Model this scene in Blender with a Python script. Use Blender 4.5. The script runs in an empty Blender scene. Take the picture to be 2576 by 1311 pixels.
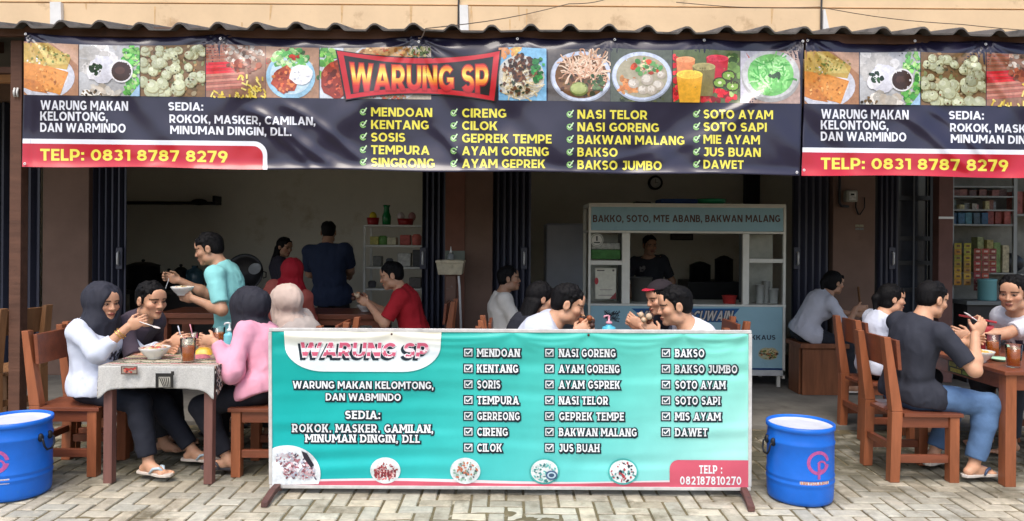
import bpy, bmesh, math, random
import numpy as np
from mathutils import Vector, Matrix

scene = bpy.context.scene
# ---------------------------------------------------------------- camera, sky, sun, exposure
F_PX, CX, CY, ROLL, CAMZ = 1830.0, 1287.5, 600.0, math.radians(0.42), 1.57   # units of a 2575 px wide picture
cam_d = bpy.data.cameras.new("camera")
cam = bpy.data.objects.new("camera", cam_d)
scene.collection.objects.link(cam)
cam.location = (0, 0, CAMZ)
cam.rotation_euler = (math.radians(90), -ROLL, 0)
cam_d.sensor_width = 36.0
cam_d.lens = 36.0 * F_PX / 2575.0
cam_d.shift_y = -(655.5 - CY) / 2575.0
cam_d.clip_end = 500
scene.camera = cam

SUN_EL, SUN_AZ = 60.0, 194.0          # azimuth from +Y clockwise: behind the camera
world = bpy.data.worlds.new("World"); scene.world = world
world.use_nodes = True
wn = world.node_tree
bg = wn.nodes["Background"]
sky = wn.nodes.new("ShaderNodeTexSky")
sky.sky_type = 'NISHITA'; sky.sun_disc = False
sky.sun_elevation = math.radians(SUN_EL); sky.sun_rotation = math.radians(SUN_AZ)
sky.air_density = 1.0; sky.dust_density = 4.0; sky.ozone_density = 1.0
wn.links.new(sky.outputs[0], bg.inputs[0])
bg.inputs[1].default_value = 0.15
sun_d = bpy.data.lights.new("sun", 'SUN')
sun_d.energy = 1.15; sun_d.angle = math.radians(32); sun_d.color = (1.0, 0.95, 0.88)
sun = bpy.data.objects.new("sun", sun_d); scene.collection.objects.link(sun)
_a, _e = math.radians(SUN_AZ), math.radians(SUN_EL)
_to = Vector((math.sin(_a) * math.cos(_e), math.cos(_a) * math.cos(_e), math.sin(_e)))
sun.rotation_euler = _to.to_track_quat('Z', 'Y').to_euler()
scene.view_settings.view_transform = 'Standard'
scene.view_settings.look = 'None'
scene.view_settings.exposure = 0.66
scene.view_settings.gamma = 1
scene.cycles.max_bounces = 10
scene.cycles.diffuse_bounces = 7
scene.cycles.sample_clamp_indirect = 6
scene.cycles.use_denoising = True

# ---------------------------------------------------------------- helpers
random.seed(7)
_cr, _sr = math.cos(ROLL), math.sin(ROLL)
def P(px, py, Y):
    u = (px - CX) / F_PX; v = (CY - py) / F_PX
    return Vector((Y * (u * _cr - v * _sr), Y, CAMZ + Y * (u * _sr + v * _cr)))
def PA(px, py, Y):
    u = (np.asarray(px, float) - CX) / F_PX; v = (CY - np.asarray(py, float)) / F_PX
    Y = np.asarray(Y, float) + 0 * u
    return np.stack([Y * (u * _cr - v * _sr), Y, CAMZ + Y * (u * _sr + v * _cr)], -1)
def lin(x):
    x = x / 255.0
    return x / 12.92 if x <= 0.04045 else ((x + 0.055) / 1.055) ** 2.4
def C(r, g, b): return (lin(r), lin(g), lin(b), 1.0)

def tag(o, label=None, cat=None, group=None, kind=None):
    if label: o["label"] = label
    if cat: o["category"] = cat
    if group: o["group"] = group
    if kind: o["kind"] = kind
    return o
def T(name, label, cat, loc=(0, 0, 0), rz=0, group=None):
    o = bpy.data.objects.new(name, None); scene.collection.objects.link(o)
    o.location = loc; o.rotation_euler = (0, 0, rz); o.empty_display_size = .05
    return tag(o, label, cat, group)
def offset_of(o):
    v = Vector((0, 0, 0))
    while o is not None:
        v += o.location; o = o.parent
    return v
def copy_tree(o, parent=None):
    c = o.copy(); scene.collection.objects.link(c)
    if parent is not None:
        c.parent = parent; c.matrix_parent_inverse = o.matrix_parent_inverse.copy()
    for ch in [x for x in bpy.data.objects if x.parent == o]: copy_tree(ch, c)
    return c
def dup(o, loc, rz=0, label=None, group=None):
    c = copy_tree(o); c.location = loc; c.rotation_euler = (0, 0, rz)
    if label: c["label"] = label
    if group: c["group"] = group
    return c

MATS = {}
def mat(name, col=(.5, .5, .5, 1), rough=.6, metal=0.0, var=0.0, vscale=6.0, stretch=(1, 1, 1), bump=0.0, bscale=40.0,
        spec=.5, attr=False, trans=0.0, ior=1.45, alpha=1.0, coat=0.0, sheen=0.0, sss=0.0, rvar=0.0, bstretch=None, dirt=None, dscale=3.0, dthr=.55):
    if name in MATS: return MATS[name]
    m = bpy.data.materials.new(name); m.use_nodes = True; MATS[name] = m
    n = m.node_tree.nodes; l = m.node_tree.links; b = n["Principled BSDF"]
    b.inputs["Roughness"].default_value = rough; b.inputs["Metallic"].default_value = metal
    b.inputs["Specular IOR Level"].default_value = spec; b.inputs["IOR"].default_value = ior
    b.inputs["Transmission Weight"].default_value = trans; b.inputs["Coat Weight"].default_value = coat
    b.inputs["Alpha"].default_value = alpha
    b.inputs["Sheen Weight"].default_value = sheen
    if sss: b.inputs["Subsurface Weight"].default_value = sss; b.inputs["Subsurface Radius"].default_value = (.012, .005, .003)
    tc = n.new("ShaderNodeTexCoord")
    def mapped(st):
        mp = n.new("ShaderNodeMapping"); l.new(tc.outputs["Object"], mp.inputs[0]); mp.inputs["Scale"].default_value = st; return mp.outputs[0]
    if attr:
        a = n.new("ShaderNodeAttribute"); a.attribute_name = "Col"; src = a.outputs["Color"]
    else:
        r = n.new("ShaderNodeRGB"); r.outputs[0].default_value = col; src = r.outputs[0]
    if var:
        t = n.new("ShaderNodeTexNoise"); l.new(mapped(stretch), t.inputs["Vector"]); t.inputs["Scale"].default_value = vscale; t.inputs["Detail"].default_value = 6; t.inputs["Roughness"].default_value = .62
        mr = n.new("ShaderNodeMapRange"); l.new(t.outputs["Fac"], mr.inputs[0]); mr.inputs[1].default_value = .3; mr.inputs[2].default_value = .7
        mr.inputs[3].default_value = 1 - var; mr.inputs[4].default_value = 1 + var * .7
        mx = n.new("ShaderNodeMix"); mx.data_type = 'RGBA'; mx.blend_type = 'MULTIPLY'; mx.inputs[0].default_value = 1
        l.new(src, mx.inputs[6]); l.new(mr.outputs[0], mx.inputs[7]); src = mx.outputs[2]
        if rvar:
            rr = n.new("ShaderNodeMapRange"); l.new(t.outputs["Fac"], rr.inputs[0]); rr.inputs[1].default_value = .3; rr.inputs[2].default_value = .7
            rr.inputs[3].default_value = max(0, rough - rvar); rr.inputs[4].default_value = min(1, rough + rvar); l.new(rr.outputs[0], b.inputs["Roughness"])
    if dirt:
        t = n.new("ShaderNodeTexNoise"); l.new(mapped((1, 1, 1)), t.inputs["Vector"]); t.inputs["Scale"].default_value = dscale; t.inputs["Detail"].default_value = 9; t.inputs["Roughness"].default_value = .7
        mr = n.new("ShaderNodeMapRange"); l.new(t.outputs["Fac"], mr.inputs[0]); mr.inputs[1].default_value = dthr; mr.inputs[2].default_value = dthr + .16
        mx = n.new("ShaderNodeMix"); mx.data_type = 'RGBA'; l.new(mr.outputs[0], mx.inputs[0]); l.new(src, mx.inputs[6]); mx.inputs[7].default_value = dirt; src = mx.outputs[2]
    l.new(src, b.inputs["Base Color"])
    if bump:
        t = n.new("ShaderNodeTexNoise"); l.new(mapped(bstretch or stretch), t.inputs["Vector"]); t.inputs["Scale"].default_value = bscale; t.inputs["Detail"].default_value = 5
        bp = n.new("ShaderNodeBump"); bp.inputs["Strength"].default_value = min(1, bump); bp.inputs["Distance"].default_value = .01
        l.new(t.outputs["Fac"], bp.inputs["Height"]); l.new(bp.outputs[0], b.inputs["Normal"])
    return m

def np_mesh(name, V, F, col=None, smooth=True, dom='POINT'):
    me = bpy.data.meshes.new(name)
    V = np.asarray(V, np.float32); F = np.asarray(F, np.int32); k = F.shape[1]
    me.vertices.add(len(V)); me.vertices.foreach_set("co", V.ravel())
    me.loops.add(F.size); me.loops.foreach_set("vertex_index", F.ravel())
    me.polygons.add(len(F)); me.polygons.foreach_set("loop_start", np.arange(0, F.size, k, dtype=np.int32))
    me.update(calc_edges=True)
    me.polygons.foreach_set("use_smooth", np.full(len(F), smooth))
    if col is not None:
        ca = me.attributes.new("Col", 'FLOAT_COLOR', dom)
        ca.data.foreach_set("color", np.asarray(col, np.float32).ravel())
    me.validate(); return me
def link(name, me, material, parent=None):
    o = bpy.data.objects.new(name, me); scene.collection.objects.link(o)
    if material is not None: me.materials.append(material)
    if parent is not None: o.parent = parent
    return o

class MB:
    def __init__(s): s.v = []; s.f = []; s.c = []
    def add(s, vs, fs, col=None):
        o = len(s.v); s.v += [tuple(x) for x in vs]; s.f += [tuple(i + o for i in f) for f in fs]; s.c += [col] * len(fs); return s
    def box(s, x0, x1, y0, y1, z0, z1, col=None, M=None):
        vs = [Vector((x, y, z)) for z in (z0, z1) for y in (y0, y1) for x in (x0, x1)]
        if M is not None: vs = [M @ v for v in vs]
        return s.add(vs, [(0, 2, 3, 1), (4, 5, 7, 6), (0, 1, 5, 4), (2, 6, 7, 3), (0, 4, 6, 2), (1, 3, 7, 5)], col)
    def hexa(s, q0, q1, col=None):
        return s.add(list(q0) + list(q1), [(3, 2, 1, 0), (4, 5, 6, 7)] + [(i, (i + 1) % 4, 4 + (i + 1) % 4, 4 + i) for i in range(4)], col)
    def tube(s, pts, r, n=8, col=None, cap=True):
        pts = [Vector(p) for p in pts]; k = len(pts)
        rs = r if isinstance(r, (list, tuple)) else [r] * k
        t0 = (pts[1] - pts[0]).normalized()
        a = t0.orthogonal().normalized(); vs = []
        for i, p in enumerate(pts):
            t = (pts[min(i + 1, k - 1)] - pts[max(i - 1, 0)]).normalized()
            a = (a - t * a.dot(t)).normalized(); b = t.cross(a)
            for j in range(n):
                th = 2 * math.pi * j / n
                vs.append(p + (a * math.cos(th) + b * math.sin(th)) * rs[i])
        fs = [(i * n + j, i * n + (j + 1) % n, (i + 1) * n + (j + 1) % n, (i + 1) * n + j) for i in range(k - 1) for j in range(n)]
        if cap: fs += [tuple(range(n - 1, -1, -1)), tuple((k - 1) * n + j for j in range(n))]
        return s.add(vs, fs, col)
    def lathe(s, prof, c=(0, 0, 0), n=28, col=None, cap0=False, cap1=False, M=None, cols=None):
        c = Vector(c); vs = []
        for r, z in prof:
            for j in range(n):
                th = 2 * math.pi * j / n; p = Vector((r * math.cos(th), r * math.sin(th), z))
                vs.append(c + (M @ p if M is not None else p))
        k = len(prof); o = len(s.v); s.v += [tuple(v) for v in vs]
        for i in range(k - 1):
            for j in range(n):
                s.f.append((o + i * n + j, o + i * n + (j + 1) % n, o + (i + 1) * n + (j + 1) % n, o + (i + 1) * n + j)); s.c.append(cols[i] if cols else col)
        if cap0: s.f.append(tuple(o + j for j in range(n - 1, -1, -1))); s.c.append(cols[0] if cols else col)
        if cap1: s.f.append(tuple(o + (k - 1) * n + j for j in range(n))); s.c.append(cols[-1] if cols else col)
        return s
    def ell(s, c, r, n=12, m=8, col=None, M=None):
        c = Vector(c); prof = []
        vs = []; 
        for i in range(m + 1):
            ph = math.pi * i / m
            for j in range(n):
                th = 2 * math.pi * j / n
                p = Vector((r[0] * math.sin(ph) * math.cos(th), r[1] * math.sin(ph) * math.sin(th), -r[2] * math.cos(ph)))
                vs.append(c + (M @ p if M is not None else p))
        fs = [(i * n + j, i * n + (j + 1) % n, (i + 1) * n + (j + 1) % n, (i + 1) * n + j) for i in range(m) for j in range(n)]
        return s.add(vs, fs, col)
    def build(s, name, material, parent=None, bev=0.0, smooth=False, local=False, seg=2):
        off = Vector((0, 0, 0)) if (local or parent is None) else offset_of(parent)
        me = bpy.data.meshes.new(name)
        me.from_pydata([(a - off.x, b - off.y, c - off.z) for a, b, c in s.v], [], s.f)
        if any(c is not None for c in s.c):
            ca = me.attributes.new("Col", 'FLOAT_COLOR', 'CORNER'); arr = []
            for f, c in zip(s.f, s.c): arr += list(c or (1, 1, 1, 1)) * len(f)
            ca.data.foreach_set("color", arr)
        bm = bmesh.new(); bm.from_mesh(me); bmesh.ops.recalc_face_normals(bm, faces=bm.faces)
        bm.to_mesh(me); bm.free()
        if smooth: me.polygons.foreach_set("use_smooth", [True] * len(me.polygons))
        o = link(name, me, material, parent)
        if bev:
            b = o.modifiers.new("bevel", 'BEVEL'); b.width = bev; b.segments = seg; b.limit_method = 'ANGLE'; b.angle_limit = math.radians(40)
        return o

_lat = np.random.RandomState(3).rand(32, 32, 32).astype(np.float32)
def vnoise(p):
    """smooth value noise in 0..1 of points (n, 3)"""
    p = np.asarray(p, np.float32); i = np.floor(p).astype(int); f = p - i; f = f * f * (3 - 2 * f)
    out = 0
    for a in (0, 1):
        for b in (0, 1):
            for c in (0, 1):
                w = (f[..., 0] if a else 1 - f[..., 0]) * (f[..., 1] if b else 1 - f[..., 1]) * (f[..., 2] if c else 1 - f[..., 2])
                out = out + w * _lat[(i[..., 0] + a) % 32, (i[..., 1] + b) % 32, (i[..., 2] + c) % 32]
    return out

# ---------------------------------------------------------------- printed artwork (in picture units, laid on a surface at its own distance)
TH = .215
def _R(x0, x1, y0, y1): return [[(x0, y0), (x1, y0), (x1, y1), (x0, y1)]]
def _D(x0, y0, x1, y1, w=TH * 1.06): return [[(x0 - w / 2, y0), (x0 + w / 2, y0), (x1 + w / 2, y1), (x1 - w / 2, y1)]]
def _A(cx, cy, rx, ry, a0, a1, n=12):
    q = []
    for i in range(n):
        u, v = [math.radians(a0 + (a1 - a0) * k / n) for k in (i, i + 1)]
        q.append([(cx + rx * math.cos(u), cy + ry * math.sin(u)), (cx + rx * math.cos(v), cy + ry * math.sin(v)), (cx + (rx - TH) * math.cos(v), cy + (ry - TH * .95) * math.sin(v)), (cx + (rx - TH) * math.cos(u), cy + (ry - TH * .95) * math.sin(u))])
    return q
def _glyphs():
    t = TH; h = t / 2; g = {}
    S = lambda x=0: _R(x, x + t, 0, 1)
    g['A'] = (.92, _D(h * 1.05, 0, .46, 1) + _D(.92 - h * 1.05, 0, .46, 1) + _R(.24, .68, .19, .19 + t * .82))
    g['B'] = (.74, S() + _R(t, .42, 0, t * .92) + _R(t, .42, .45, .45 + t * .8) + _R(t, .40, 1 - t * .92, 1) + _A(.42, .315, .32, .315, -90, 90, 9) + _A(.40, .735, .29, .265, -90, 90, 9))
    g['C'] = (.80, _A(.46, .5, .46, .5, 42, 318, 16)); g['G'] = (.86, _A(.46, .5, .46, .5, 42, 322, 16) + _R(.66, .86, .13, .52) + _R(.50, .66, .36, .52))
    g['D'] = (.82, S() + _R(t, .38, 0, t * .95) + _R(t, .38, 1 - t * .95, 1) + _A(.36, .5, .46, .5, -90, 90, 12))
    g['E'] = (.62, S() + _R(t, .62, 0, t * .9) + _R(t, .57, .41, .41 + t * .86) + _R(t, .62, 1 - t * .9, 1)); g['F'] = (.60, S() + _R(t, .56, .38, .38 + t * .86) + _R(t, .60, 1 - t * .9, 1))
    g['H'] = (.80, S() + S(.80 - t) + _R(t, .80 - t, .41, .41 + t * .86)); g['I'] = (t, S()); g['J'] = (.58, _R(.58 - t, .58, .3, 1) + _R(.14, .58 - t, 1 - t * .9, 1) + _A(.29, .30, .29, .30, 200, 360, 8))
    g['K'] = (.84, S() + _D(.36, .50, .70, 1, t * 1.25) + _D(.40, .60, .71, 0, t * 1.25) + _R(t, .30, .36, .56)); g['L'] = (.58, S() + _R(t, .58, 0, t * .9))
    g['M'] = (1.04, S() + S(1.04 - t) + _D(t * .72, 1, .52, .30, t * 1.0) + _D(1.04 - t * .72, 1, .52, .30, t * 1.0)); g['N'] = (.84, S() + S(.84 - t) + _D(t * .70, 1, .84 - t * .70, 0, t * 1.2))
    g['O'] = (.94, _A(.47, .5, .47, .5, 0, 360, 20)); g['P'] = (.74, S() + _R(t, .40, 1 - t * .92, 1) + _R(t, .40, .27, .27 + t * .92) + _A(.40, .635, .34, .365, -90, 90, 10)); g['R'] = (.78, g['P'][1] + _D(.42, .34, .65, 0, t * 1.2))
    g['S'] = (.70, _A(.35, .70, .35, .30, 28, 270, 12) + _A(.35, .305, .35, .305, 90, -152, 12)); g['T'] = (.72, _R(0, .72, 1 - t * .92, 1) + _R(.36 - h, .36 + h, 0, 1 - t * .92))
    g['U'] = (.82, _R(0, t, .4, 1) + _R(.82 - t, .82, .4, 1) + _A(.41, .41, .41, .41, 180, 360, 12)); g['W'] = (1.34, _D(h, 1, .36, 0, t * 1.02) + _D(.36, 0, .67, 1, t * .98) + _D(.67, 1, .98, 0, t * .98) + _D(.98, 0, 1.34 - h, 1, t * 1.02))
    g['X'] = (.84, _D(h * 1.2, 0, .84 - h * 1.2, 1, t * 1.2) + _D(h * 1.2, 1, .84 - h * 1.2, 0, t * 1.2)); g['Y'] = (.86, _D(h * 1.1, 1, .43, .40, t * 1.12) + _D(.86 - h * 1.1, 1, .43, .40, t * 1.12) + _R(.43 - h, .43 + h, 0, .42)); g['Z'] = (.68, _R(0, .68, 0, t * .9) + _R(0, .68, 1 - t * .9, 1) + _D(h * 1.3, t * .9, .68 - h * 1.3, 1 - t * .9, t * 1.2))
    g['0'] = (.78, _A(.39, .5, .39, .5, 0, 360, 18)); g['1'] = (.44, _R(.44 - t, .44, 0, 1) + _R(.02, .44 - t, 1 - t * .9, 1)); g['2'] = (.68, _A(.33, .68, .34, .32, 165, -35, 11) + _D(.24, t * .9, .52, .54, t * 1.3) + _R(.02, .68, 0, t * .9))
    g['3'] = (.68, _A(.32, .71, .33, .29, 150, -90, 11) + _A(.33, .31, .35, .31, 90, -155, 12)); g['7'] = (.68, _R(0, .68, 1 - t * .9, 1) + _D(.56, 1 - t * .9, .26, 0, t * 1.1)); g['8'] = (.74, _A(.37, .72, .33, .28, 0, 360, 16) + _A(.37, .31, .37, .31, 0, 360, 16)); g['9'] = (.74, _A(.36, .66, .36, .34, 0, 360, 16) + _D(.60, .52, .34, 0, t * 1.1))
    g[':'] = (t, _R(0, t, .02, t + .02) + _R(0, t, .52, .52 + t)); g['.'] = (t, _R(0, t, 0, t)); g[','] = (t, _R(0, t, 0, t) + _D(t * .6, 0, t * .3, -.16, t * .6)); g[' '] = (.30, [])
    return g
GL = _glyphs()
def layout(s, slab):
    x = 0; out = []; sp = .10 if not slab else .17
    for ch in s:
        w, ps = GL[ch]
        for p in ps: out.append([(a + x, b) for a, b in p])
        if slab and ch not in ' .,:':
            for p in ps:
                ys = [b for a, b in p]; xs = [a for a, b in p]
                if max(ys) - min(ys) > .75 and len(set(ys)) == 2:
                    for y0, y1, k in ((0, .15, 0), (.85, 1, 2)):
                        if k == 2 and ch in 'A': continue
                        xx = [a for a, b in p if abs(b - (0 if k == 0 else 1)) < .2]
                        if xx and not (ch in 'UJ' and k == 0): out.append([(min(xx) - .085 + x, y0), (max(xx) + .085 + x, y0), (max(xx) + .085 + x, y1), (min(xx) - .085 + x, y1)])
        x += w + sp
    return out, x - sp
def grown(p, g):
    n = len(p); A2 = sum(p[i][0] * p[(i + 1) % n][1] - p[(i + 1) % n][0] * p[i][1] for i in range(n)); sg = 1 if A2 > 0 else -1; out = []
    for i in range(n):
        a, b, c = p[i - 1], p[i], p[(i + 1) % n]
        def nn(u, v):
            d = math.hypot(v[0] - u[0], v[1] - u[1]) or 1e-9; return (sg * (v[1] - u[1]) / d, -sg * (v[0] - u[0]) / d)
        n1, n2 = nn(a, b), nn(b, c); k = max(.35, 1 + n1[0] * n2[0] + n1[1] * n2[1]); out.append((b[0] + g * (n1[0] + n2[0]) / k, b[1] + g * (n1[1] + n2[1]) / k))
    return out

class Art:
    def __init__(s, mapf): s.map = mapf; s.V = []; s.L = []; s.F = []; s.c = []
    def raw(s, V, Fs, col, lay):
        o = len(s.V); s.V += [tuple(v) for v in V]; s.L += [lay] * len(V); s.F += [tuple(i + o for i in f) for f in Fs]; s.c += [col] * len(Fs)
    def poly(s, pts, col, lay=1): s.raw(pts, [tuple(range(len(pts)))], col, lay)
    def ell(s, cx, cy, rx, ry, col, lay=1, n=12, rot=0.0, wob=0.0):
        pts = []
        for j in range(n):
            th = 2 * math.pi * j / n; w = 1 + random.uniform(-wob, wob)
            x, y = rx * math.cos(th) * w, ry * math.sin(th) * w
            pts.append((cx + x * math.cos(rot) - y * math.sin(rot), cy + x * math.sin(rot) + y * math.cos(rot)))
        s.poly(pts, col, lay)
    def rect(s, x0, x1, y0, y1, col, lay=1, step=8):
        nx = max(1, int(math.ceil((x1 - x0) / step))); ny = max(1, int(math.ceil((y1 - y0) / step)))
        V = [(x0 + (x1 - x0) * i / nx, y0 + (y1 - y0) * j / ny) for j in range(ny + 1) for i in range(nx + 1)]
        o = len(s.V); s.V += V; s.L += [lay] * len(V)
        for j in range(ny):
            for i in range(nx):
                a = o + j * (nx + 1) + i; s.F.append((a, a + 1, a + nx + 2, a + nx + 1))
                s.c.append(col(x0 + (x1 - x0) * (i + .5) / nx, y0 + (y1 - y0) * (j + .5) / ny) if callable(col) else col)
    def line(s, pts, w, col, lay=1):
        for (x0, y0), (x1, y1) in zip(pts, pts[1:]):
            d = math.hypot(x1 - x0, y1 - y0) or 1; nx, ny = -(y1 - y0) / d * w / 2, (x1 - x0) / d * w / 2
            s.poly([(x0 + nx, y0 + ny), (x1 + nx, y1 + ny), (x1 - nx, y1 - ny), (x0 - nx, y0 - ny)], col, lay)
    def cut(s, V, Fs, step):
        bm = bmesh.new(); vs = [bm.verts.new((x, y, 0)) for x, y in V]
        for f in Fs:
            try: bm.faces.new([vs[i] for i in f])
            except ValueError: pass
        xs = [v[0] for v in V]; ys = [v[1] for v in V]
        for lo, hi, no in ((min(xs), max(xs), (1, 0, 0)), (min(ys), max(ys), (0, 1, 0))):
            k = math.floor(lo / step) + 1
            while k * step < hi:
                bmesh.ops.bisect_plane(bm, geom=bm.verts[:] + bm.edges[:] + bm.faces[:], plane_co=(k * step * no[0], k * step * no[1], 0), plane_no=no); k += 1
        bm.verts.index_update()
        R = [(v.co.x, v.co.y) for v in bm.verts], [tuple(v.index for v in f.verts) for f in bm.faces]; bm.free(); return R
    def big(s, pts, col, lay=1, step=10):
        V, Fs = s.cut(pts, [tuple(range(len(pts)))], step); s.raw2(V, Fs, col, lay)
    def raw2(s, V, Fs, col, lay):
        if not callable(col): return s.raw(V, Fs, col, lay)
        o = len(s.V); s.V += V; s.L += [lay] * len(V)
        for f in Fs:
            s.F.append(tuple(i + o for i in f)); s.c.append(col(sum(V[i][0] for i in f) / len(f), sum(V[i][1] for i in f) / len(f)))
    def text(s, t, x0, x1, yt, yb, col, lay=2, bold=0, step=0, tilt=0.0, grow=0.0, shear=0.0, warp=None, slab=False):
        ps, W = layout(t, slab); sx = (x1 - x0) / W; k = 0
        for p in ps:
            q = [(x0 + x * sx + shear * (yb - yt) * (y - .5), yb - y * (yb - yt)) for x, y in p]
            q = [(x, y + tilt * (x - x0)) for x, y in q]
            if grow: q = grown(q, grow)
            l = lay + .02 * (k % 9); k += 1
            V, Fs = s.cut(q, [tuple(range(len(q)))], step or 5)
            if warp: V = [warp(x, y) for x, y in V]
            s.raw2(V, Fs, col, l)
    def build(s, name, material, parent=None, smooth=True):
        V = np.array(s.V); L = np.array(s.L, float)
        W = s.map(V[:, 0], V[:, 1], L)
        off = np.array(offset_of(parent)) if parent is not None else np.zeros(3)
        me = bpy.data.meshes.new(name); me.from_pydata((W - off).tolist(), [], s.F)
        ca = me.attributes.new("Col", 'FLOAT_COLOR', 'CORNER'); arr = []
        for f, c in zip(s.F, s.c): arr += list(c) * len(f)
        ca.data.foreach_set("color", arr)
        if smooth: me.polygons.foreach_set("use_smooth", [True] * len(me.polygons))
        bm = bmesh.new(); bm.from_mesh(me)
        bm.normal_update()
        for f in bm.faces:
            if f.normal.y > 0: f.normal_flip()
        bm.to_mesh(me); bm.free()
        return link(name, me, material, parent)
# ================================================================ the setting
FAC = 8.0                      # the shop fronts stand this far away
rnd = random.Random(11)
# --- ground sheet (soil and moss in the joints) and the laid pavers on it
def ground_h(x, y):
    p = np.stack([x, y, 0 * x], -1)
    a = 1.2 * np.exp(-(((x - .02) / .70) ** 2 + ((y - 3.98) / .30) ** 2)) + .9 * np.exp(-(((x - 1.55) / .30) ** 2 + ((y - 4.05) / .25) ** 2)) \
        + .75 * np.exp(-(((x - 2.6) / .9) ** 2 + ((y - 3.75) / .2) ** 2)) + .6 * np.exp(-(((x + 2.4) / .5) ** 2 + ((y - 4.05) / .12) ** 2))
    n = vnoise(p * 5.2) * .5 + vnoise(p * 13 + 7) * .3 + vnoise(p * 31 + 3) * .2
    m = vnoise(p * 2.1 + 11)
    return -.010 + .003 * n + np.clip(a, 0, 1.1) * (.019 * (n - .30)) * 1.25 + .006 * np.clip(m - .62, 0, 1)
gx = np.concatenate([np.linspace(-60, -4.7, 8)[:-1], np.arange(-4.7, 4.71, .022), np.linspace(4.7, 60, 8)[1:]])
gy = np.concatenate([np.linspace(-40, 2.6, 10)[:-1], np.arange(2.6, 6.12, .022), [7.0, 12, 25, 60]])
GX, GY = np.meshgrid(gx, gy, indexing='ij')
GZ = ground_h(GX, GY)
V = np.stack([GX, GY, GZ], -1).reshape(-1, 3); ny = len(gy)
I, J = np.meshgrid(np.arange(len(gx) - 1), np.arange(ny - 1), indexing='ij'); a = (I * ny + J).ravel()
F = np.stack([a, a + ny, a + ny + 1, a + 1], -1)
m_soil = mat("joint_soil", C(112, 102, 76), .95, var=.4, vscale=9, bump=.5, bscale=60, dirt=C(206, 198, 178), dscale=7, dthr=.56)
tag(link("ground", np_mesh("ground", V, F), m_soil), kind="structure")

def paver_material():
    m = mat("paver", (1, 1, 1, 1), .92, attr=True, var=.22, vscale=18, bump=.55, bscale=130, dirt=C(118, 110, 90), dscale=2.1, dthr=.51)
    n = m.node_tree.nodes; l = m.node_tree.links; b = n["Principled BSDF"]
    src = b.inputs["Base Color"].links[0].from_socket
    tc = n.new("ShaderNodeTexCoord")
    # pale lime bloom and flaked patches
    t = n.new("ShaderNodeTexNoise"); l.new(tc.outputs["Object"], t.inputs["Vector"]); t.inputs["Scale"].default_value = 4.4; t.inputs["Detail"].default_value = 10; t.inputs["Roughness"].default_value = .72
    mr = n.new("ShaderNodeMapRange"); l.new(t.outputs["Fac"], mr.inputs[0]); mr.inputs[1].default_value = .57; mr.inputs[2].default_value = .64; mr.inputs[4].default_value = .8
    mx = n.new("ShaderNodeMix"); mx.data_type = 'RGBA'; l.new(mr.outputs[0], mx.inputs[0]); l.new(src, mx.inputs[6]); mx.inputs[7].default_value = C(205, 196, 178)
    # damp algae plus the canopy's shade, painted in as a darker tone further back
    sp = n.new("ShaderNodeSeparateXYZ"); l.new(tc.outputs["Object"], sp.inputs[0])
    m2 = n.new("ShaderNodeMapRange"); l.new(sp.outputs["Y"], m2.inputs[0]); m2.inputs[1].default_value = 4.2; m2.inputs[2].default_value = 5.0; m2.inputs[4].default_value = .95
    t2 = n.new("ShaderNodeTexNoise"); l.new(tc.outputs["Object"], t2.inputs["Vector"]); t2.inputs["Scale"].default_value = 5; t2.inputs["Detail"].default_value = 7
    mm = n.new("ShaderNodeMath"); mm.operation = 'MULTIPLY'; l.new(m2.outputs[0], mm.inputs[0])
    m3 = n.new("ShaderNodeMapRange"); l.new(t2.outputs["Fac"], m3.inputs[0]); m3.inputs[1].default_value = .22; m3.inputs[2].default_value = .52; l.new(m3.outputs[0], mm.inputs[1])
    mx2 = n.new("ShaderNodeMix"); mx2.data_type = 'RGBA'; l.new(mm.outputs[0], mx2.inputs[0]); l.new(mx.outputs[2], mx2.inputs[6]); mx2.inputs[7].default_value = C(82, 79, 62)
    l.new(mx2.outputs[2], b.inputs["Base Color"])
    return m
def pavers():
    W = .104; g = .0075; mb = MB()
    y0, y1, x0, x1 = 2.7, 6.06, -4.6, 4.7
    ni, nj = int((x1 - x0) / W), int((y1 - y0) / W)
    for i in range(-2, ni):
        for j in range(-2, nj):
            t = (i - j) % 4
            if t == 0: bx = (i, i + 2, j, j + 1)
            elif t == 3: bx = (i, i + 1, j, j + 2)
            else: continue
            X0, X1, Y0, Y1 = x0 + bx[0] * W + g, x0 + bx[1] * W - g, y0 + bx[2] * W + g, y0 + bx[3] * W - g
            if Y0 < y0 or Y1 > y1: continue
            k = rnd.uniform(.88, 1.06); w = rnd.uniform(-4, 4)
            col = C(min(255, (192 + w) * k), min(255, 186 * k), min(255, (168 - w) * k))
            h = rnd.uniform(-.0022, .0022); tx, ty = rnd.uniform(-.012, .012), rnd.uniform(-.012, .012)
            cx_, cy_ = (X0 + X1) / 2, (Y0 + Y1) / 2; c = .0055
            z = lambda x, y, d: h - d + tx * (x - cx_) + ty * (y - cy_)
            r = lambda: rnd.uniform(-.0016, .0016)
            top = [(x + r(), y + r(), z(x, y, 0)) for x, y in ((X0 + c, Y0 + c), (X1 - c, Y0 + c), (X1 - c, Y1 - c), (X0 + c, Y1 - c))]
            mid = [(x, y, z(x, y, .005)) for x, y in ((X0, Y0), (X1, Y0), (X1, Y1), (X0, Y1))]
            bot = [(x, y, -.05) for x, y, _ in mid]
            mb.add(top + mid + bot, [(0, 1, 2, 3)] + [(4 + q, 4 + (q + 1) % 4, (q + 1) % 4, q) for q in range(4)] + [(8 + q, 8 + (q + 1) % 4, 4 + (q + 1) % 4, 4 + q) for q in range(4)], col)
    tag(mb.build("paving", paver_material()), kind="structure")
pavers()
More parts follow.
